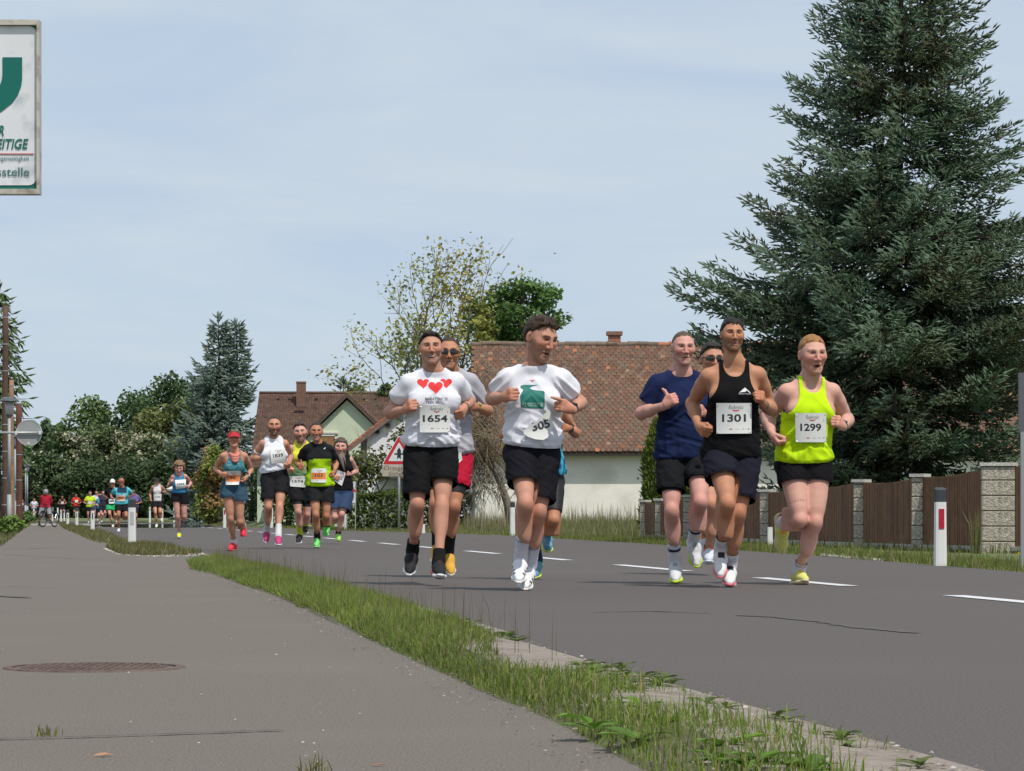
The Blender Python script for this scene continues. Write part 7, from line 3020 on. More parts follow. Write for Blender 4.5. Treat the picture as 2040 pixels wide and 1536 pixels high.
C_ = make_person(dict(
    label='man in white shirt with green road print and crumpled bib, looking down sideways', Y=19.3, H=1.78, vox=.0092, seed=3, yaw=9, tw=-.12, hw=.1, bulk=.98,
    head=(1077, 626, 716), hrot=(38, 16, 4), sh=((1009, 758), (1116, 759)), el=((979, 794), (1157, 802)), wr=((1002, 791), (1141, 816)), hd=((1018, 786), (1120, 808)),
    els=(.35, .45), frs=(-1, -1), hip=((1036, 898), (1086, 898)), kn=((1047, 1003), (1074, 1017)), an=((1038, 1108), (1056, 1124)), toe=((1033, 1158), (1045, 1172)),
    kns=(-1, -1), ans=(1, 1), fang=(23, 23), skin='mid', flush=.7, hair='flop', hairc=(.045, .028, .018), beard=.45, beardc=(.16, .095, .055), mouth=.5, nose=1.15,
    curl=(1.0, .75), point=(0, 1),
    shirt=dict(kind='tee', hem=((1006, 882), (1115, 892)), col=WHT, sleeve=.60, neck=(.02, .076, 0), kc=.10, fold=.021),
    shorts=dict(hem=(952, 990), col=(.009, .009, .013), flare=.04), sock=(.165, (.62, .62, .68), ((.012, .02, (.2, .21, .24)),)),
    shoe=dict(up=stripes_shoe, sole=(.74, .73, .70), tread=(.7, .68, .6), lace=(.7, .7, .7), ln='white')))
decal(C_, [poly1([(1036.5, 771.5), (1037, 768.5), (1042, 766.8), (1053, 766.5), (1072, 766.8), (1062, 769), (1057, 771.5), (1056, 774), (1060, 776), (1068, 777.5), (1083, 779),
                  (1085, 781), (1085, 812), (1083, 814.5), (1040, 812), (1037.5, 809), (1036.5, 787), (1046, 786.3), (1053, 785.5), (1055.5, 783), (1053, 780), (1043, 776.5)])], (.012, .17, .135), 'road_print')
decal(C_, [text_px('42.', 1040, 802, 1049.5, 810), text_px('MARATON', 1051, 802.5, 1073, 805.5, .01), text_px('TREH SRC', 1051, 806.5, 1072, 809.5, .01), text_px('20', 1077, 802, 1082, 809)], (.55, .66, .64), 'lettering_print', lift=.0042)
decal(C_, [poly1([(1054.5, 755.8), (1057, 757), (1060.5, 757.6), (1063, 757), (1066, 756), (1063, 759), (1060.5, 760.5), (1058, 759)])], (.6, .08, .1), 'small_hearts_print')
sf = Surf(C_['SV'], C_['SQ'])
fC = fit_sheet(sf, ((1040, 826), (1100, 812), (1102, 868), (1046, 876)))
quadC = np.array([(1040, 826), (1100, 812), (1102, 868), (1046, 876)], float)


def inv_quad(f, x, y, lift=0.0):
    """pixel -> sheet point by a few Newton steps on the bilinear quad"""
    u, v = .5, .5
    q = quadC
    for _ in range(12):
        p = q[0] * (1 - u) * (1 - v) + q[1] * u * (1 - v) + q[2] * u * v + q[3] * (1 - u) * v
        du = (q[1] - q[0]) * (1 - v) + (q[2] - q[3]) * v
        dv = (q[3] - q[0]) * (1 - u) + (q[2] - q[1]) * u
        s_ = np.linalg.solve(np.stack([du, dv], 1), np.array([x, y]) - p)
        u, v = u + s_[0], v + s_[1]
    return f(np.array([u]), np.array([v]), np.array([lift]))[0]


out_ = [(1044, 856.5), (1056, 848), (1070, 838), (1082, 827), (1094, 815.5), (1098, 824), (1101, 838), (1102, 851), (1097, 862), (1091, 872), (1082, 876.5), (1066, 875), (1052, 870), (1043, 864)]
ctr = (1078, 853)
lf = [.012, .02, .024, .02, .008, .004, .004, .008, .012, .02, .022, .02, .016, .012]
pv = [inv_quad(fC, *ctr, .006)] + [inv_quad(fC, x, y, l_ * .6) for (x, y), l_ in zip(out_, lf)] + [inv_quad(fC, ctr[0] + (x - ctr[0]) * .55, ctr[1] + (y - ctr[1]) * .55, .0065 + .001 * (i % 3 == 0)) for i, (x, y) in enumerate(out_)]
nO = len(out_)
Fb = [(0, 1 + nO + (i + 1) % nO, 1 + nO + i) for i in range(nO)] + [(1 + i, 1 + nO + i, 1 + nO + (i + 1) % nO, 1 + (i + 1) % nO) for i in range(nO)]
bibC = link('race_bib', mesh_data('race_bib', np.array(pv) - C_['rl'], [f[::-1] for f in Fb], mat('bib_paper'), None, True), C_['root'])
V, F, a_ = text_unit('305', .038)
ang = math.radians(-14)
pts = []
for x, y in V:
    xx, yy = x * 36, -y * 17
    pts.append(inv_quad(fC, 1062 + xx * math.cos(ang) - yy * math.sin(ang), 859.5 + xx * math.sin(ang) + yy * math.cos(ang), .0085))
link('number', mesh_data('number', np.array(pts) - C_['rl'], F, mat('bib_ink')), bibC)
wrist_band(C_, 1, (.015, .015, .017), .03, (.02, .02, .025))

# small runner hidden behind 1305, turquoise top
def turq(p, o):
    n = vnoise(p * np.array([60, 60, 26]))
    c = np.tile((.03, .30, .48), (len(p), 1))
    c[n > .55] = (.02, .05, .09)
    c[n < .33] = (.08, .42, .60)
    return c


D = make_person(dict(
    label='runner in patterned turquoise top mostly hidden behind the man with the green road print', Y=22.6, H=1.56, vox=.0115, seed=4, yaw=9, fem=True, bones=(.30, .265, .43, .43),
    head=(1078, 748, 810), hrot=(9, 0, 0), sh=((1028, 822), (1118, 818)), el=((1003, 868), (1147, 864)), wr=((1024, 856), (1133, 853)), hd=((1036, 850), (1120, 851)),
    hip=((1058, 958), (1103, 958)), kn=((1062, 1040), (1103, 1036)), an=((1070, 1112), (1090, 1060)), toe=((1066, 1150), (1092, 1098)), kns=(-1, -1), ans=(1, 1),
    skin='tan', hair='long', hairc=(.06, .04, .025), shirt=dict(kind='singlet', hem=((1034, 946), (1128, 944)), col=turq, strap=(.09, .19, .18), fold=.006),
    shorts=dict(hem=(1012, 1011), col=(.013, .013, .016), tight=True), sock=(.20, (.03, .05, .11)),
    shoe=dict(up=lambda a, b, c: np.where((vnoise(np.stack([a, b, c], 1) * 60) > .5)[:, None], np.array((.10, .24, .34)), np.array((.16, .34, .44))), sole=(.62, .72, .12), lace=(.5, .6, .4), ln='lime')))
wrist_band(D, 1, (.012, .012, .014), .03, (.02, .02, .025))

# navy shirt
def shoeE(a, b, c):
    col = np.tile((.60, .60, .62), (len(a), 1))
    col[(a < .08) & (a > .01) & (np.abs(b) < .016) & (c > -.04)] = (.30, .32, .36)
    col[(c < -.072) & (a < .2)] = (.55, .70, .04)
    col[(np.abs(b) > .02) & (a > -.01) & (a < .0 + .02) & (c > -.04)] = (.10, .14, .26)
    return col


E_ = make_person(dict(
    label='man with shaved head in navy blue shirt and black shorts', Y=21.1, H=1.79, vox=.0092, seed=5, yaw=9, tw=.05, bulk=1.03,
    head=(1361, 657, 728), hrot=(9, 2, 0), sh=((1313, 767), (1403, 767)), el=((1277, 823), (1424, 830)), wr=((1322, 809), (1408, 822)), hd=((1340, 795), (1396, 818)),
    els=(.1, 1), frs=(-1, -1), thumb=('up', ''), htilt=(0, 0), hip=((1338, 908), (1388, 908)), kn=((1338, 1016), (1395, 1000)), an=((1345, 1118), (1383, 1072)), toe=((1346, 1158), (1388, 1126)),
    kns=(-1, -1), ans=(1, 1), fang=(23, 23), skin='pink', flush=.8, hair='buzz', hairc=(.10, .066, .045), beard=.25, beardc=(.25, .15, .11), mouth=.3, browk=.5,
    shirt=dict(kind='tee', hem=((1307, 914), (1404, 912)), col=(.013, .021, .068), sleeve=.66, neck=(.035, .078, 0), kc=.06, fold=.018),
    shorts=dict(hem=(971, 948), col=(.011, .012, .014), flare=.036, under=(983, 958)), sock=(.155, (.62, .62, .66), ((.03, .055, (.012, .016, .05)),)),
    shoe=dict(up=shoeE, sole=lambda a, b, c: np.where((a > .02)[:, None], np.array((.52, .68, .04)), np.array((.66, .66, .64))), tread=(.02, .02, .02), lace=(.65, .65, .66), ln='white')))
link('race_bib', mesh_data('race_bib', np.array([P(1396, 891, 20.85), P(1406, 891, 20.85), P(1406, 912, 20.85), P(1395, 911, 20.85)]) - E_['rl'], [(0, 1, 2, 3)], mat('bib_paper')), E_['root'])

# face between navy and black
Fp = make_person(dict(
    label='dark haired runner with face half hidden between the navy shirt and the black singlet', Y=24.3, H=1.86, vox=.0115, seed=6, yaw=9,
    head=(1419, 680, 748), hrot=(10, 4, 0), sh=((1382, 768), (1464, 768)), el=((1374, 838), (1482, 838)), wr=((1392, 832), (1466, 830)), hd=((1402, 828), (1456, 824)),
    hip=((1404, 922), (1444, 922)), kn=((1416, 1003), (1440, 1000)), an=((1414, 1092), (1408, 1064)), toe=((1412, 1118), (1404, 1112)), kns=(-1, -1), ans=(1, 1),
    skin='warm', hair='short', hairc=(.03, .022, .018), browk=1.0, shirt=dict(kind='tee', hem=((1382, 905), (1462, 905)), col=(.05, .05, .06)),
    shorts=dict(hem=(962, 960), col=(.015, .015, .02)), sock=(.02, (.6, .2, .05)),
    shoe=dict(up=lambda a, b, c: np.where((a < .05)[:, None], np.array((.62, .10, .03)), np.array((.55, .57, .62))), sole=(.6, .64, .7), lace=(.6, .2, .1), ln='orange')))
sunglasses(Fp, lens=(.025, .02, .018))

# 1301, black singlet
def shoeG(a, b, c):
    col = np.tile((.70, .69, .68), (len(a), 1))
    col[(a < .085) & (np.abs(b) < .022) & (c > -.035)] = (.025, .02, .025)
    col[(a < .025) & (a > -.005) & (c > -.012)] = (.50, .03, .06)
    col[(c < -.068)] = (.62, .12, .16)
    return col


Gp = make_person(dict(
    label='tall short haired man in black singlet with bib 1301', Y=20.1, H=1.81, vox=.0092, seed=7, yaw=9, tw=-.08, hw=.08, bulk=1.05,
    head=(1459, 632, 701), hrot=(7, -2, 1), sh=((1411, 750), (1510, 747)), el=((1379, 803), (1535, 814)), wr=((1392, 848), (1521, 806)), hd=((1402, 860), (1518, 789)),
    els=(1, 1), frs=(-1, -1), hsn=(-1, -1), hip=((1432, 904), (1484, 904)), kn=((1449, 1003), (1471, 1020)), an=((1437, 1091), (1455, 1124)), toe=((1435, 1147), (1453, 1164)),
    kns=(-1, -1), ans=(1, 1), fang=(23, 23), skin='tan', flush=.35, hair='short', flat_top=True, hairc=(.022, .015, .011), beard=.55, beardc=(.06, .035, .025), mouth=.25, nose=1.2,
    shirt=dict(kind='singlet', hem=((1402, 909), (1514, 911)), col=(.008, .008, .009), strap=(.100, .205, .20), neck=(.13, .076, .0), kc=.0, fold=.009),
    shorts=dict(hem=(942, 988), col=(.013, .013, .022), flare=.045), sock=(.10, (.60, .60, .63), ((.028, .034, (.3, .3, .34)), (.045, .051, (.3, .3, .34)))),
    shoe=dict(up=shoeG, sole=lambda a, b, c: np.where((c > -.083)[:, None], np.array((.66, .14, .18)), np.array((.70, .69, .68))), tread=(.02, .02, .02), lace=(.72, .72, .72), ln='white')))
add_bib(Gp, ((1427, 803), (1497.5, 803), (1497, 863.5), (1427.5, 864)), '1301')
decal(Gp, [poly1([(1472, 782.5), (1484, 772), (1496, 782.5), (1493, 782.5), (1488, 777.8), (1484, 781), (1479, 781)]), text_px('MARATHON', 1472, 783.6, 1496, 785.6, .01)], (.7, .7, .7), 'logo_print')
wrist_band(Gp, 1, (.02, .10, .07), .022, name='wrist_strap')

# 1299, neon yellow singlet
def shoeH(a, b, c):
    col = np.tile((.60, .60, .16), (len(a), 1))
    col[(a < .085) & (np.abs(b) < .022)] = (.72, .42, .06)
    col[(a < .03) & (c > -.03)] = (.75, .24, .06)
    return col


def tattoo(p, C, v):
    a, b_ = v['Kn'][0], v['Hp'][0]
    th = unit(b_ - a)
    r = p - (a + th * .12 * v['s'])
    m = (np.abs(r @ th) < .006) & (np.abs(r @ v['lath']) < .055) & (r @ v['fwdh'] > .03) & (np.sin((r @ v['lath']) * 330) > .1)
    C[m] = C[m] * .55
    return C


Hq = make_person(dict(
    label='red haired man in neon yellow singlet with bib 1299', Y=20.9, H=1.78, vox=.0092, seed=8, yaw=9, tw=.05, bulk=1.13,
    head=(1619, 664, 746), hrot=(14, 3, -2), sh=((1567, 781), (1658, 780)), el=((1529, 830), (1688, 836)), wr=((1538, 864), (1680, 850)), hd=((1550, 884), (1669, 839)),
    els=(1, 1), frs=(-1, -1), hip=((1577, 925), (1627, 925)), kn=((1594, 1036), (1624, 1039)), an=((1561, 1040), (1591, 1137)), toe=((1558, 1098), (1604, 1157)),
    kns=(-1, -1), ans=(1, 1), tsn=(1, -1), fang=(23, 23), legb=1.15, skin='pale', flush=.95, hair='crop', hairc=(.30, .145, .055), beard=.35, beardc=(.36, .16, .07), mouth=.9, browk=.35,
    skinfn=tattoo, htilt=(0, 0),
    shirt=dict(kind='singlet', hem=((1549, 918), (1652, 918)), col=(.52, .78, .012), strap=(.095, .205, .20), neck=(.125, .072, 0), kc=.0, fold=.012),
    shorts=dict(hem=(957, 957), col=(.008, .007, .009), flare=.024, fold=.006), sock=(.075, (.60, .60, .68), ((.012, .018, (.25, .12, .12)),)),
    shoe=dict(up=shoeH, sole=(.62, .56, .34), tread=(.42, .38, .2), lace=(.75, .35, .06), ln='orange')))
add_bib(Hq, ((1584, 823), (1646, 823), (1646, 881), (1585, 881)), '1299')
wrist_band(Hq, 1, (.16, .17, .17), .026, (.1, .1, .1))
decal(Hq, [text_px('running', 1639, 800.6, 1647, 802.4)], (.30, .45, .01), 'logo_print')
# ------------------------------------------------------------------ second group
def flat_bib(pe, quad, number, band=False, small=True, **kw):
    return add_bib(pe, quad, number, band=(1 if band else None), px_small=small, **kw)


def teal(p, o):
    n = vnoise(p * np.array([90, 90, 90]))
    c = np.tile((.035, .16, .21), (len(p), 1))
    c[n > .62] = (.14, .28, .26)
    return c


I_ = make_person(dict(
    label='woman with red visor, coral neck scarf and teal crop top, bib 96', Y=40.5, H=1.66, vox=.0145, seed=11, yaw=9, fem=True, tw=.1, bulk=.93, legb=1.0,
    head=(466, 856, 892), hrot=(8, -6, 0), sh=((444, 908), (488, 908)), el=((429, 934), (501, 936)), wr=((441, 944), (492, 949)), hd=((446, 947), (487, 959)),
    els=(1, 1), frs=(-1, -1), curl=(1, .5), hip=((453, 972), (477, 972)), kn=((459, 1033), (478, 1040)), an=((466, 1080), (484, 1046)), toe=((457, 1095), (484, 1068)), kns=(-1, -1), ans=(1, 1), tsn=(-1, -1),
    skin='warm', hair='short', hairc=(.16, .09, .05), mouth=.6, flush=.9,
    shirt=dict(kind='singlet', name='crop_top', hem=((447, 940), (488, 940)), col=teal, strap=(.088, .20, .19), neck=(.13, .072, 0), kc=-.03, fold=.002, flat=.8),
    shorts=dict(hem=(991, 998), col=(.04, .085, .13), flare=.04, waist=.17), sock=(.075, (.66, .66, .68)),
    shoe=dict(up=(.66, .035, .06), sole=(.70, .05, .07), tread=(.02, .02, .02))))
cap(I_, (.46, .02, .035), crown=False, name='visor_cap')
flat_bib(I_, ((449, 938.5), (480, 938), (476, 965.5), (450, 966)), '96', band=True, nx=(.28, .72))
wrist_band(I_, 1, (.7, .7, .72), .03, (.05, .05, .06))
mbn = MB()
for kk in range(3):                                     # scarf folds round the neck and down the chest
    pts = []
    for t in np.linspace(-1, 1, 13):
        hp = I_['hp']
        base_ = I_['SM'] + I_['up'] * (.055 - (.05 + .028 * kk) * (1 - t * t) - .005 * kk) + I_['lat'] * t * (.075 - .006 * kk) + I_['fwd'] * (.035 + (.062 + .012 * kk) * (1 - t * t) - .05 * t * t)
        pts.append(base_)
    mbn.tube(pts, .028 - .002 * kk, 8)
mbn.build('neck_scarf', mat('scarf', (.62, .20, .165), .85, var=.12, vscale=25), I_['root'], smooth=True)

J_ = make_person(dict(
    label='tall bearded man in white singlet with bib 1839 and pink shoes', Y=43.5, H=1.92, vox=.0145, seed=12, yaw=9, tw=-.05, bulk=1.06,
    head=(546, 827, 868), hrot=(6, 0, 0), sh=((524, 884), (567, 884)), el=((504, 913), (579, 908)), wr=((524, 913.5), (577, 921)), hd=((534, 913), (576, 928)),
    els=(.6, 1), frs=(-.6, -1), curl=(.6, .8), hip=((535, 952), (560, 952)), kn=((535, 1010), (557, 1007)), an=((531, 1056), (554.5, 1066)), toe=((531, 1080), (555, 1085)), kns=(-1, -1), ans=(1, -1),
    skin='warm', hair='buzz', hairc=(.04, .028, .02), beard=.85, beardc=(.08, .045, .03), mouth=.2, browk=1,
    shirt=dict(kind='singlet', hem=((521, 942), (575, 932)), col=(.74, .75, .80), strap=(.125, .20, .18), neck=(.03, .07, 0), kc=.07, fold=.02),
    shorts=dict(hem=(993, 979), col=(.015, .015, .018), flare=.022, waist=.16), sock=(.15, (.64, .64, .66), ((.02, .03, (.3, .3, .3)),)),
    shoe=dict(up=(.47, .05, .17), sole=(.70, .62, .66), tread=(.5, .5, .5))))
flat_bib(J_, ((537.5, 895), (568, 892), (569.5, 920), (541, 924)), '1839')
ar_ = J_['S'][0] + (J_['E'][0] - J_['S'][0]) * .55
mb = MB()
dd = unit(J_['E'][0] - J_['S'][0])
mb.tube([ar_ - dd * .016, ar_ + dd * .016], .056, 14, caps=False)
mb.build('arm_band', mat('bib_paper'), J_['root'], smooth=True)


def yel_green(p, o):
    z = (p - o['SM']) @ o['up']
    t = sstep(-.05, -.38, z)[:, None]
    return np.array((.66, .62, .05)) * (1 - t) + np.array((.17, .30, .15)) * t


K_ = make_person(dict(
    label='bearded man in yellow and green singlet with bib 1574 on his waist', Y=45.0, H=1.86, vox=.0155, seed=13, yaw=9,
    head=(598, 840, 881), hrot=(2, 0, -6), sh=((582, 893), (618, 892)), el=((570, 920), (630, 920)), wr=((574, 932), (612, 930)), hd=((577, 938), (608, 937)),
    hip=((587, 962), (611, 962)), kn=((594, 1019), (612, 1025)), an=((597, 1062), (608, 1044)), toe=((594, 1082), (608, 1062)), kns=(-1, -1), ans=(1, 1),
    skin='pale', flush=.8, hair='short', hairc=(.05, .03, .022), beard=.8, beardc=(.10, .055, .035), mouth=.3,
    shirt=dict(kind='singlet', hem=((579, 948), (622, 946)), col=yel_green, strap=(.115, .20, .19), neck=(.06, .07, 0), kc=.05),
    shorts=dict(hem=(996, 1000), col=(.018, .018, .02), flare=.03, under=(1005, 1009)), sock=(.15, (.62, .68, .05)),
    shoe=dict(up=(.02, .02, .024), sole=(.60, .60, .58), tread=(.02, .02, .02))))
flat_bib(K_, ((576, 949), (610, 948), (608, 971), (578, 969)), '1574')


def blk_lime(p, o):
    r = p - o['SM']
    z, x = r @ o['up'], r @ o['lat']
    c = np.tile((.40, .66, .015), (len(p), 1))
    top = z > -.145 + .02 * np.cos(x * 9) - .0
    dist = np.abs(x) > .165
    c[top | (dist & (z > -.30))] = (.014, .015, .017)
    return c


L_ = make_person(dict(
    label='balding man in black and lime green shirt with orange bib 103', Y=43.5, H=1.85, vox=.0145, seed=14, yaw=9, tw=.05,
    head=(630, 840, 879), hrot=(6, 0, 0), sh=((612, 895), (655, 895)), el=((593, 924), (669, 924)), wr=((600, 931), (667, 936)), hd=((597, 930), (664, 948)),
    els=(.8, 1), frs=(-1, -1), thumb=('up', ''), hip=((625, 968), (650, 968)), kn=((629, 1025), (650, 1028)), an=((632, 1070), (652, 1046)), toe=((630, 1089), (648, 1066)), kns=(-1, -1), ans=(1, 1),
    skin='tan', hair='reced', hairc=(.04, .03, .025), beard=.4, beardc=(.22, .16, .13), mouth=.5, teeth=True, mw=.02,
    shirt=dict(kind='tee', hem=((609, 967), (664, 968)), col=blk_lime, sleeve=.6, neck=(.02, .068, 0)),
    shorts=dict(hem=(997, 1000), col=(.016, .017, .019), flare=.04), sock=(.10, (.02, .02, .02)),
    shoe=dict(up=(.17, .62, .14), sole=(.24, .66, .20), tread=(.2, .55, .1))))
flat_bib(L_, ((620.5, 933.5), (650, 933), (649.5, 961.5), (619.5, 961)), '103', band=True, nx=(.24, .78))
decal(L_, [poly1([(645, 893.5), (648, 891), (649, 892), (647, 894.5), (645, 895)])], (.6, .6, .6), 'logo_print')
wrist_band(L_, 1, (.6, .25, .08), .03, name='wrist_strap')

M_ = make_person(dict(
    label='long haired man with long grey beard in black sleeveless top and blue shorts', Y=50.5, H=1.82, vox=.0155, seed=15, yaw=9,
    head=(679, 871, 910), hrot=(0, 0, 0), sh=((664, 917), (698, 916)), el=((652, 945), (710, 939)), wr=((664, 950), (699, 944)), hd=((672, 952), (693, 943)),
    hip=((670, 984), (692, 984)), kn=((667, 1030), (681, 1024)), an=((663, 1036), (674, 1062)), toe=((661, 1050), (675, 1076)), kns=(-1, -1), ans=(1, 1),
    skin='pale', flush=.8, hair='long', hairc=(.10, .07, .05), beard=.9, beardc=(.17, .14, .12),
    shirt=dict(kind='singlet', hem=((661, 975), (703, 975)), col=(.012, .012, .013), strap=(.16, .20, .16), neck=(.02, .066, 0)),
    shorts=dict(hem=(1013, 1012), col=(.032, .055, .11), flare=.07), sock=(.06, (.03, .03, .03)),
    shoe=dict(up=(.30, .62, .10), sole=(.45, .68, .12), tread=(.2, .5, .1))))
hp = M_['hp']
mb = MB()
mb.tube([hp(0, .07, -.09), hp(.01, .085, -.15), hp(.03, .09, -.22), hp(.06, .085, -.32)], [.045, .036, .024, .004], 9)
mb.tube([hp(.03, .06, -.08), hp(.05, .07, -.15), hp(.07, .075, -.24)], [.025, .02, .004], 7)
mb.build('beard', mat('grey_beard', (.16, .13, .11), .8, var=.35, vscale=60), M_['root'], smooth=True)
flat_bib(M_, ((672, 936), (689, 942), (681, 968), (665, 958)), '102')

# ------------------------------------------------------------------ third group
N1 = make_person(dict(
    label='woman with windblown curly hair in blue singlet with bib 1044', Y=62.0, H=1.68, vox=.0160, seed=21, yaw=9, fem=True, bulk=.9, legb=.98,
    head=(356.5, 918, 945), hrot=(8, 16, 0), sh=((344, 950), (370, 949)), el=((335, 969), (380, 962)), wr=((340, 962), (377, 968)), hd=((341.5, 957), (374, 971)),
    els=(.8, 1), hip=((350, 988), (366, 988)), kn=((354, 1029), (367, 1029)), an=((357, 1061), (366, 1028)), toe=((356, 1070), (364, 1036)), kns=(-1, -1), ans=(1, 1),
    skin='pink', hair='curly', hairc=(.23, .145, .08),
    shirt=dict(kind='singlet', hem=((345, 981), (371, 981)), col=(.05, .22, .40), strap=(.10, .20, .19), neck=(.10, .07, 0), kc=.0),
    shorts=dict(hem=(999, 1004), col=(.013, .013, .015), flare=.03, waist=.15), sock=(.05, (.6, .6, .6)),
    shoe=dict(up=(.66, .72, .03), sole=(.66, .60, .45), tread=(.4, .08, .04))))
flat_bib(N1, ((348.5, 956.5), (370.5, 955), (370, 972), (351, 974.5)), '1044', small=False)

O1 = make_person(dict(
    label='man in dark cap and white singlet with bib 1109 wearing a running vest', Y=98.0, H=1.72, vox=.022, seed=22, yaw=9,
    head=(312.5, 952, 966.5), hrot=(5, 0, 0), sh=((304.5, 970.5), (322, 970.5)), el=((299, 984), (330, 981)), wr=((300, 993), (321, 980)), hd=((300.5, 998), (316, 979)),
    hip=((308, 1001), (319, 1001)), kn=((309.5, 1021), (319, 1020)), an=((312, 1044), (321, 1030)), toe=((311, 1051), (321, 1039)), skin='warm', hair='short', hairc=(.03, .02, .015), beard=.8,
    shirt=dict(kind='singlet', hem=((304, 998), (323, 998)), col=lambda p, o: np.where((np.abs((p - o['SM']) @ o['lat']) > .12)[:, None], np.array((.03, .03, .03)), np.array((.62, .60, .62)))),
    shorts=dict(hem=(1009, 1010), col=(.014, .014, .015), flare=.02), shoe=dict(up=(.64, .64, .58), sole=(.6, .6, .5))))
cap(O1, (.02, .018, .02))
flat_bib(O1, ((306.5, 984), (322, 984), (321, 997), (308, 997)), '1109', small=False)


def tealP(p, o):
    r = p - o['SM']
    z = r @ o['up']
    n = vnoise(p * np.array([22, 22, 34]))
    c = np.tile((.10, .50, .56), (len(p), 1))
    c[(n > .6) & (z < -.06) & (z > -.24)] = (.02, .07, .12)
    c[(z > -.06) & (np.abs(r @ o['lat']) < .13)] = (.02, .05, .09)
    return c


P1 = make_person(dict(
    label='man in bright turquoise shirt with orange numbered bib leading the far group', Y=84.0, H=1.72, vox=.020, seed=23, yaw=9,
    head=(241.5, 949, 968), hrot=(8, 0, 0), sh=((232, 977), (254, 976)), el=((222, 985), (264, 986)), wr=((222, 991), (254, 990)), hd=((224, 993), (250, 991)),
    hip=((236, 1008), (250, 1008)), kn=((236.5, 1026), (251, 1028)), an=((236.5, 1052), (251, 1029)), toe=((236, 1060), (249, 1038)), skin='dark', hair='buzz', hairc=(.03, .02, .02),
    shirt=dict(kind='tee', hem=((229, 1004), (255, 1003)), col=tealP, sleeve=.6), shorts=dict(hem=(1016, 1017), col=(.012, .012, .014), flare=.03), sock=None,
    shoe=dict(up=(.55, .62, .68), sole=(.6, .6, .6))))
sunglasses(P1, lens=(.45, .05, .03))
flat_bib(P1, ((232, 985), (250, 985), (249, 998), (232.5, 999)), '42', band=True, small=False)

Q1 = make_person(dict(
    label='man in white cap, black shirt and bright green shorts', Y=100.0, H=1.72, vox=.022, seed=24, yaw=9,
    head=(224, 954, 970), hrot=(6, 0, 0), sh=((215.5, 977), (234, 977)), el=((208, 987), (240, 988)), wr=((214, 992), (232, 992)), hd=((219, 992), (228, 992)),
    hip=((217, 1008), (229, 1008)), kn=((218.5, 1024), (230, 1026)), an=((224.5, 1044), (232, 1034)), toe=((225, 1051), (231, 1042)), skin='mid', hair='crop', hairc=(.05, .04, .03),
    shirt=dict(kind='tee', hem=((212, 1004), (234, 1004)), col=(.013, .013, .015)), shorts=dict(hem=(1015, 1016), col=(.02, .36, .12), flare=.05),
    shoe=dict(up=(.62, .58, .45), sole=(.6, .55, .4))))
cap(Q1, (.68, .68, .70), name='white_cap')
flat_bib(Q1, ((216.5, 994), (230, 993), (228.5, 1003), (217, 1003.5)), '1', small=False)
sunglasses(Q1)


def small_runner(x, top, bot, Y, label, shirt, shorts, skin='mid', hairc=(.04, .03, .02), shoe=(.5, .5, .5), ph=0, lead=None, bib=True, seed=30, sleeve='tee', hair='short', **kw):
    k = (bot - top) / 100.0
    q = lambda dx, fy: (x + dx * k, top + fy * (bot - top))
    f = 1 if ph == 0 else -1
    el = (q(-19, .36), q(19, .35))
    kn = (q(-6.5, .73), q(6, .715)) if f > 0 else (q(-6, .715), q(6.5, .73))
    an = (q(-5, .955), q(5, .78)) if f > 0 else (q(-5, .78), q(5, .955))
    toe = (q(-5, 1.0), q(5, .87)) if f > 0 else (q(-5, .87), q(5, 1.0))
    d = dict(label=label, Y=Y, H=1.74, vox=.028, seed=seed, yaw=9, head=(x, top, top + .145 * (bot - top)), hrot=(8, 0, 0), sh=(q(-10, .215), q(10, .215)), el=el, wr=(q(-12, .40), q(12, .39)),
             hd=(q(-8, .40), q(8, .40)), hip=(q(-6, .50), q(6, .50)), kn=kn, an=an, toe=toe, skin=skin, hair=hair, hairc=hairc,
             shirt=dict(kind=sleeve, hem=(q(-12, .49), q(12, .49)), col=shirt), shorts=dict(hem=(top + .62 * (bot - top), top + .62 * (bot - top)), col=shorts, flare=.03), shoe=dict(up=shoe, sole=shoe))
    d.update(kw)
    pe = make_person(d)
    if bib:
        flat_bib(pe, (q(-7, .37), q(7, .37), q(7, .475), q(-7, .475)), '7', small=False)
    return pe


def plain_bib(pe, x0, y0, x1, y1):
    sf = Surf(pe['SV'], pe['SQ'])
    f = fit_sheet(sf, ((x0, y0), (x1, y0), (x1, y1), (x0, y1)), 5)
    p = f(np.array([0, 1, 1, 0.]), np.array([0, 0, 1, 1.]), .02 * np.ones(4))
    link('race_bib', mesh_data('race_bib', p - pe['rl'], [(3, 2, 1, 0)], mat('bib_paper')), pe['root'])


pe = small_runner(266, 974, 1049, 104, 'runner in purple top behind the man in bright turquoise shirt', (.16, .12, .30), (.015, .015, .02), 'dark', ph=1, bib=False, seed=31)
sunglasses(pe)
pe = small_runner(201, 983, 1043, 152, 'runner in mid blue shirt with white bib between white post and green shorts', (.06, .26, .42), (.012, .012, .03), 'pale', (.25, .12, .06), seed=32, bib=False)
plain_bib(pe, 198, 1001, 207, 1009)
pe = small_runner(192, 977, 1037, 165, 'runner in white shirt behind the yellow one', (.58, .56, .68), (.04, .06, .15), 'mid', ph=1, seed=33, bib=False)
plain_bib(pe, 187.5, 995, 192, 1001)
pe = small_runner(179.5, 978, 1042, 158, 'runner in neon yellow shirt and black tights', (.55, .72, .03), (.012, .012, .014), 'mid', (.1, .1, .12), seed=34, bib=False)
plain_bib(pe, 175.5, 998.5, 184, 1004.5)
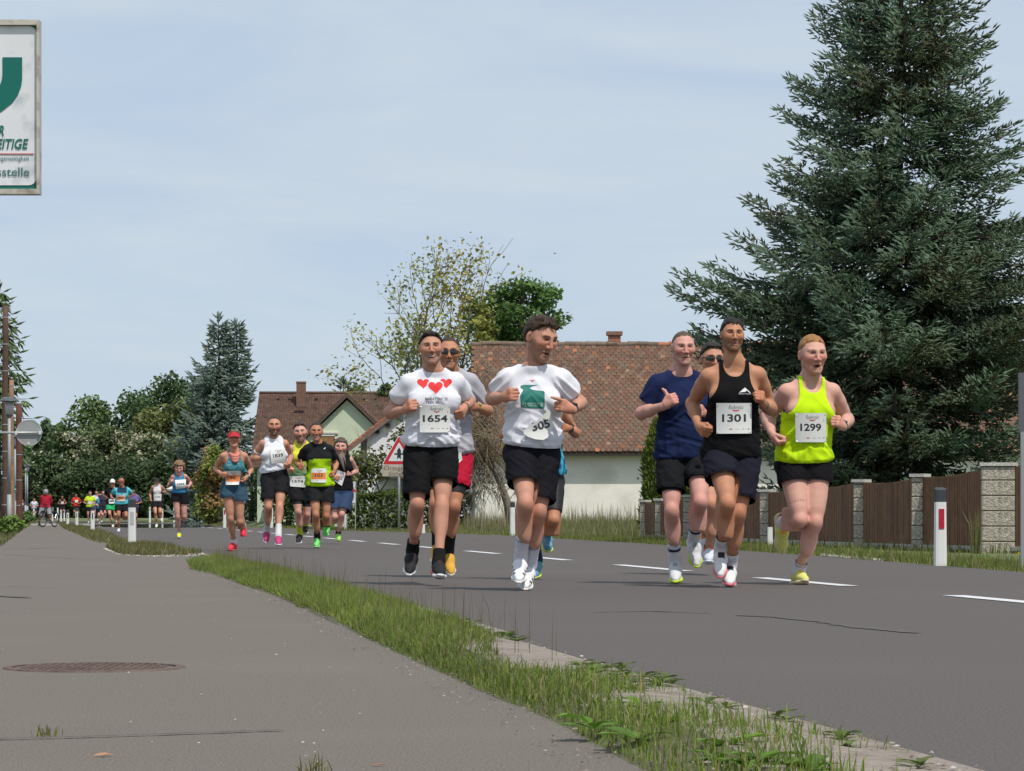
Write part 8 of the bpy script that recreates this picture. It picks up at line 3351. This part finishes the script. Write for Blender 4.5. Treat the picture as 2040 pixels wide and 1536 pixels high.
pe = small_runner(205.5, 976.5, 1040, 150, 'runner in dark top with red sunburnt face and one arm raised', (.05, .04, .06), (.02, .02, .03), 'pink', seed=35, bib=False, el=((196, 986), (212, 990)), wr=((203, 986), (216, 992)), hd=((205, 984), (214, 990)))
pe = small_runner(151.5, 983, 1034, 175, 'runner in orange red shirt behind the white posts', (.62, .06, .035), (.015, .015, .018), 'dark', (.02, .02, .02), shoe=(.5, .7, .05), ph=1, seed=36, bib=False)
plain_bib(pe, 149.5, 996, 155.5, 1001)
pe = small_runner(124, 987, 1030, 215, 'runner in dark singlet with white bib among the white posts', (.03, .015, .02), (.02, .015, .02), 'dark', (.03, .02, .02), seed=37, sleeve='singlet', bib=False)
plain_bib(pe, 121.5, 999, 127.5, 1004)
pe = small_runner(68, 992, 1034, 225, 'distant runner in white shirt left of the cyclist', (.60, .58, .64), (.03, .03, .04), 'mid', ph=1, seed=38, bib=False)
pe = small_runner(45, 995, 1033, 250, 'distant walker in dark clothes beside the lamp posts', (.08, .08, .12), (.04, .04, .06), 'mid', seed=39, bib=False)
plain_bib(pe, 42, 1002, 46, 1006.5)

# the onlooker astride his bicycle, seen from behind
YC = 126.0
cy = make_person(dict(
    label='onlooker in red jacket and grey trousers astride a bicycle, seen from behind', group='people watching the race', Y=YC, H=1.72, vox=.024, seed=50, yaw=0, away=True, lean=.02, bulk=1.12,
    head=(91, 974, 988.5), hrot=(25, 0, 0), sh=((83.5, 990), (99, 990.5)), el=((82.5, 1000.5), (102, 1000)), wr=((84, 1002), (99, 1003)), hd=((86, 1002), (96, 1003)),
    els=(.5, .5), frs=(1, 1), hsn=(1, 1), hip=((84.5, 1012), (96, 1012)), kn=((80.5, 1028), (99, 1026)), an=((77.5, 1044), (100, 1040)), toe=((77.5, 1047.5), (101, 1043)), kns=(-1, -1), ans=(1, 1), tsn=(1, 1),
    skin='mid', hair='short', hairc=(.28, .28, .27),
    shirt=dict(kind='tee', name='jacket', hem=((80.5, 1010), (99.5, 1010)), col=(.38, .022, .04), sleeve=1.0, neck=(.0, .055, 0)),
    shorts=dict(hem=(1043, 1039), col=(.24, .24, .27), flare=.03), shoe=dict(up=(.25, .24, .22), sole=(.3, .3, .3))))


def bicycle(loc, ang, label, col, sc=1.0):
    r = empty('bicycle', loc, label, 'bicycle')
    ca, sa = math.cos(ang), math.sin(ang)
    p = lambda x, z, y=0.0: np.array([loc[0] + sc * (x * ca - y * sa), loc[1] + sc * (x * sa + y * ca), loc[2] + sc * z])
    fm = mat('bike_paint_%d' % int(sum(col) * 999), col, .35)
    blk = mat('bike_black', (.02, .02, .02), .5)
    stl = mat('steel')
    mb = MB()
    bb, st, hd, ra, fa = p(-.02, .29), p(-.18, .80), p(.36, .80), p(-.46, .34), p(.56, .34)
    for a, b_ in ((bb, st), (st, hd), (bb, p(.38, .66)), (bb, ra), (p(-.16, .74), ra)):
        mb.tube([a, b_], .018 * sc, 7)
    mb.tube([hd, p(.38, .66), fa], .017 * sc, 7)
    mb.build('frame', fm, r)
    mb = MB()
    mb.tube([st, p(-.20, .92)], .014 * sc, 6)
    mb.add([p(-.34, .95, -.08), p(-.34, .95, .08), p(-.05, .94, .02), p(-.05, .94, -.02), p(-.34, .90, -.05), p(-.34, .90, .05), p(-.05, .91, .015), p(-.05, .91, -.015)],
           [(0, 1, 2, 3), (4, 7, 6, 5), (0, 4, 5, 1), (1, 5, 6, 2), (2, 6, 7, 3), (3, 7, 4, 0)])
    mb.build('saddle', blk, r)
    mb = MB()
    mb.tube([hd, p(.34, .98)], .014 * sc, 6)
    mb.tube([p(.26, 1.0, -.29), p(.33, .99, -.1), p(.33, .99, .1), p(.26, 1.0, .29)], .014 * sc, 6)
    mb.build('handlebar', blk, r)
    for c in (ra, fa):
        mb = MB()
        N = 28
        pts = lambda R: [c + sc * R * (np.array([ca, sa, 0]) * math.cos(2 * math.pi * k / N) + V3(0, 0, 1) * math.sin(2 * math.pi * k / N)) for k in range(N + 1)]
        mb.tube(pts(.33), .022 * sc, 6, caps=False)
        wheel = mb.build('tyre', blk, r)
        wheel.name = 'wheel'
        mb = MB()
        mb.tube(pts(.30), .010 * sc, 5, caps=False)
        mb.build('rim', blk, wheel, origin=loc)
        mb = MB()
        for k in range(14):
            mb.tube([c, pts(.30)[2 * k]], .0025 * sc, 3)
        mb.build('spokes', stl, wheel, origin=loc)
    mb = MB()
    mb.tube([p(-.02, .29, -.06), p(-.02, .29, .06)], .05 * sc, 10)
    mb.tube([p(-.02, .29, -.08), p(.10, .17, -.08)], .012 * sc, 5)
    mb.tube([p(-.02, .29, .08), p(-.14, .41, .08)], .012 * sc, 5)
    mb.build('crank', stl, r)
    return r


bq = P(95, 1037, YC)
bicycle(np.array([bq[0] + .04, YC - .15, 0.0]), math.radians(70), 'dark bicycle held upright under the onlooker in the red jacket', (.03, .03, .035))
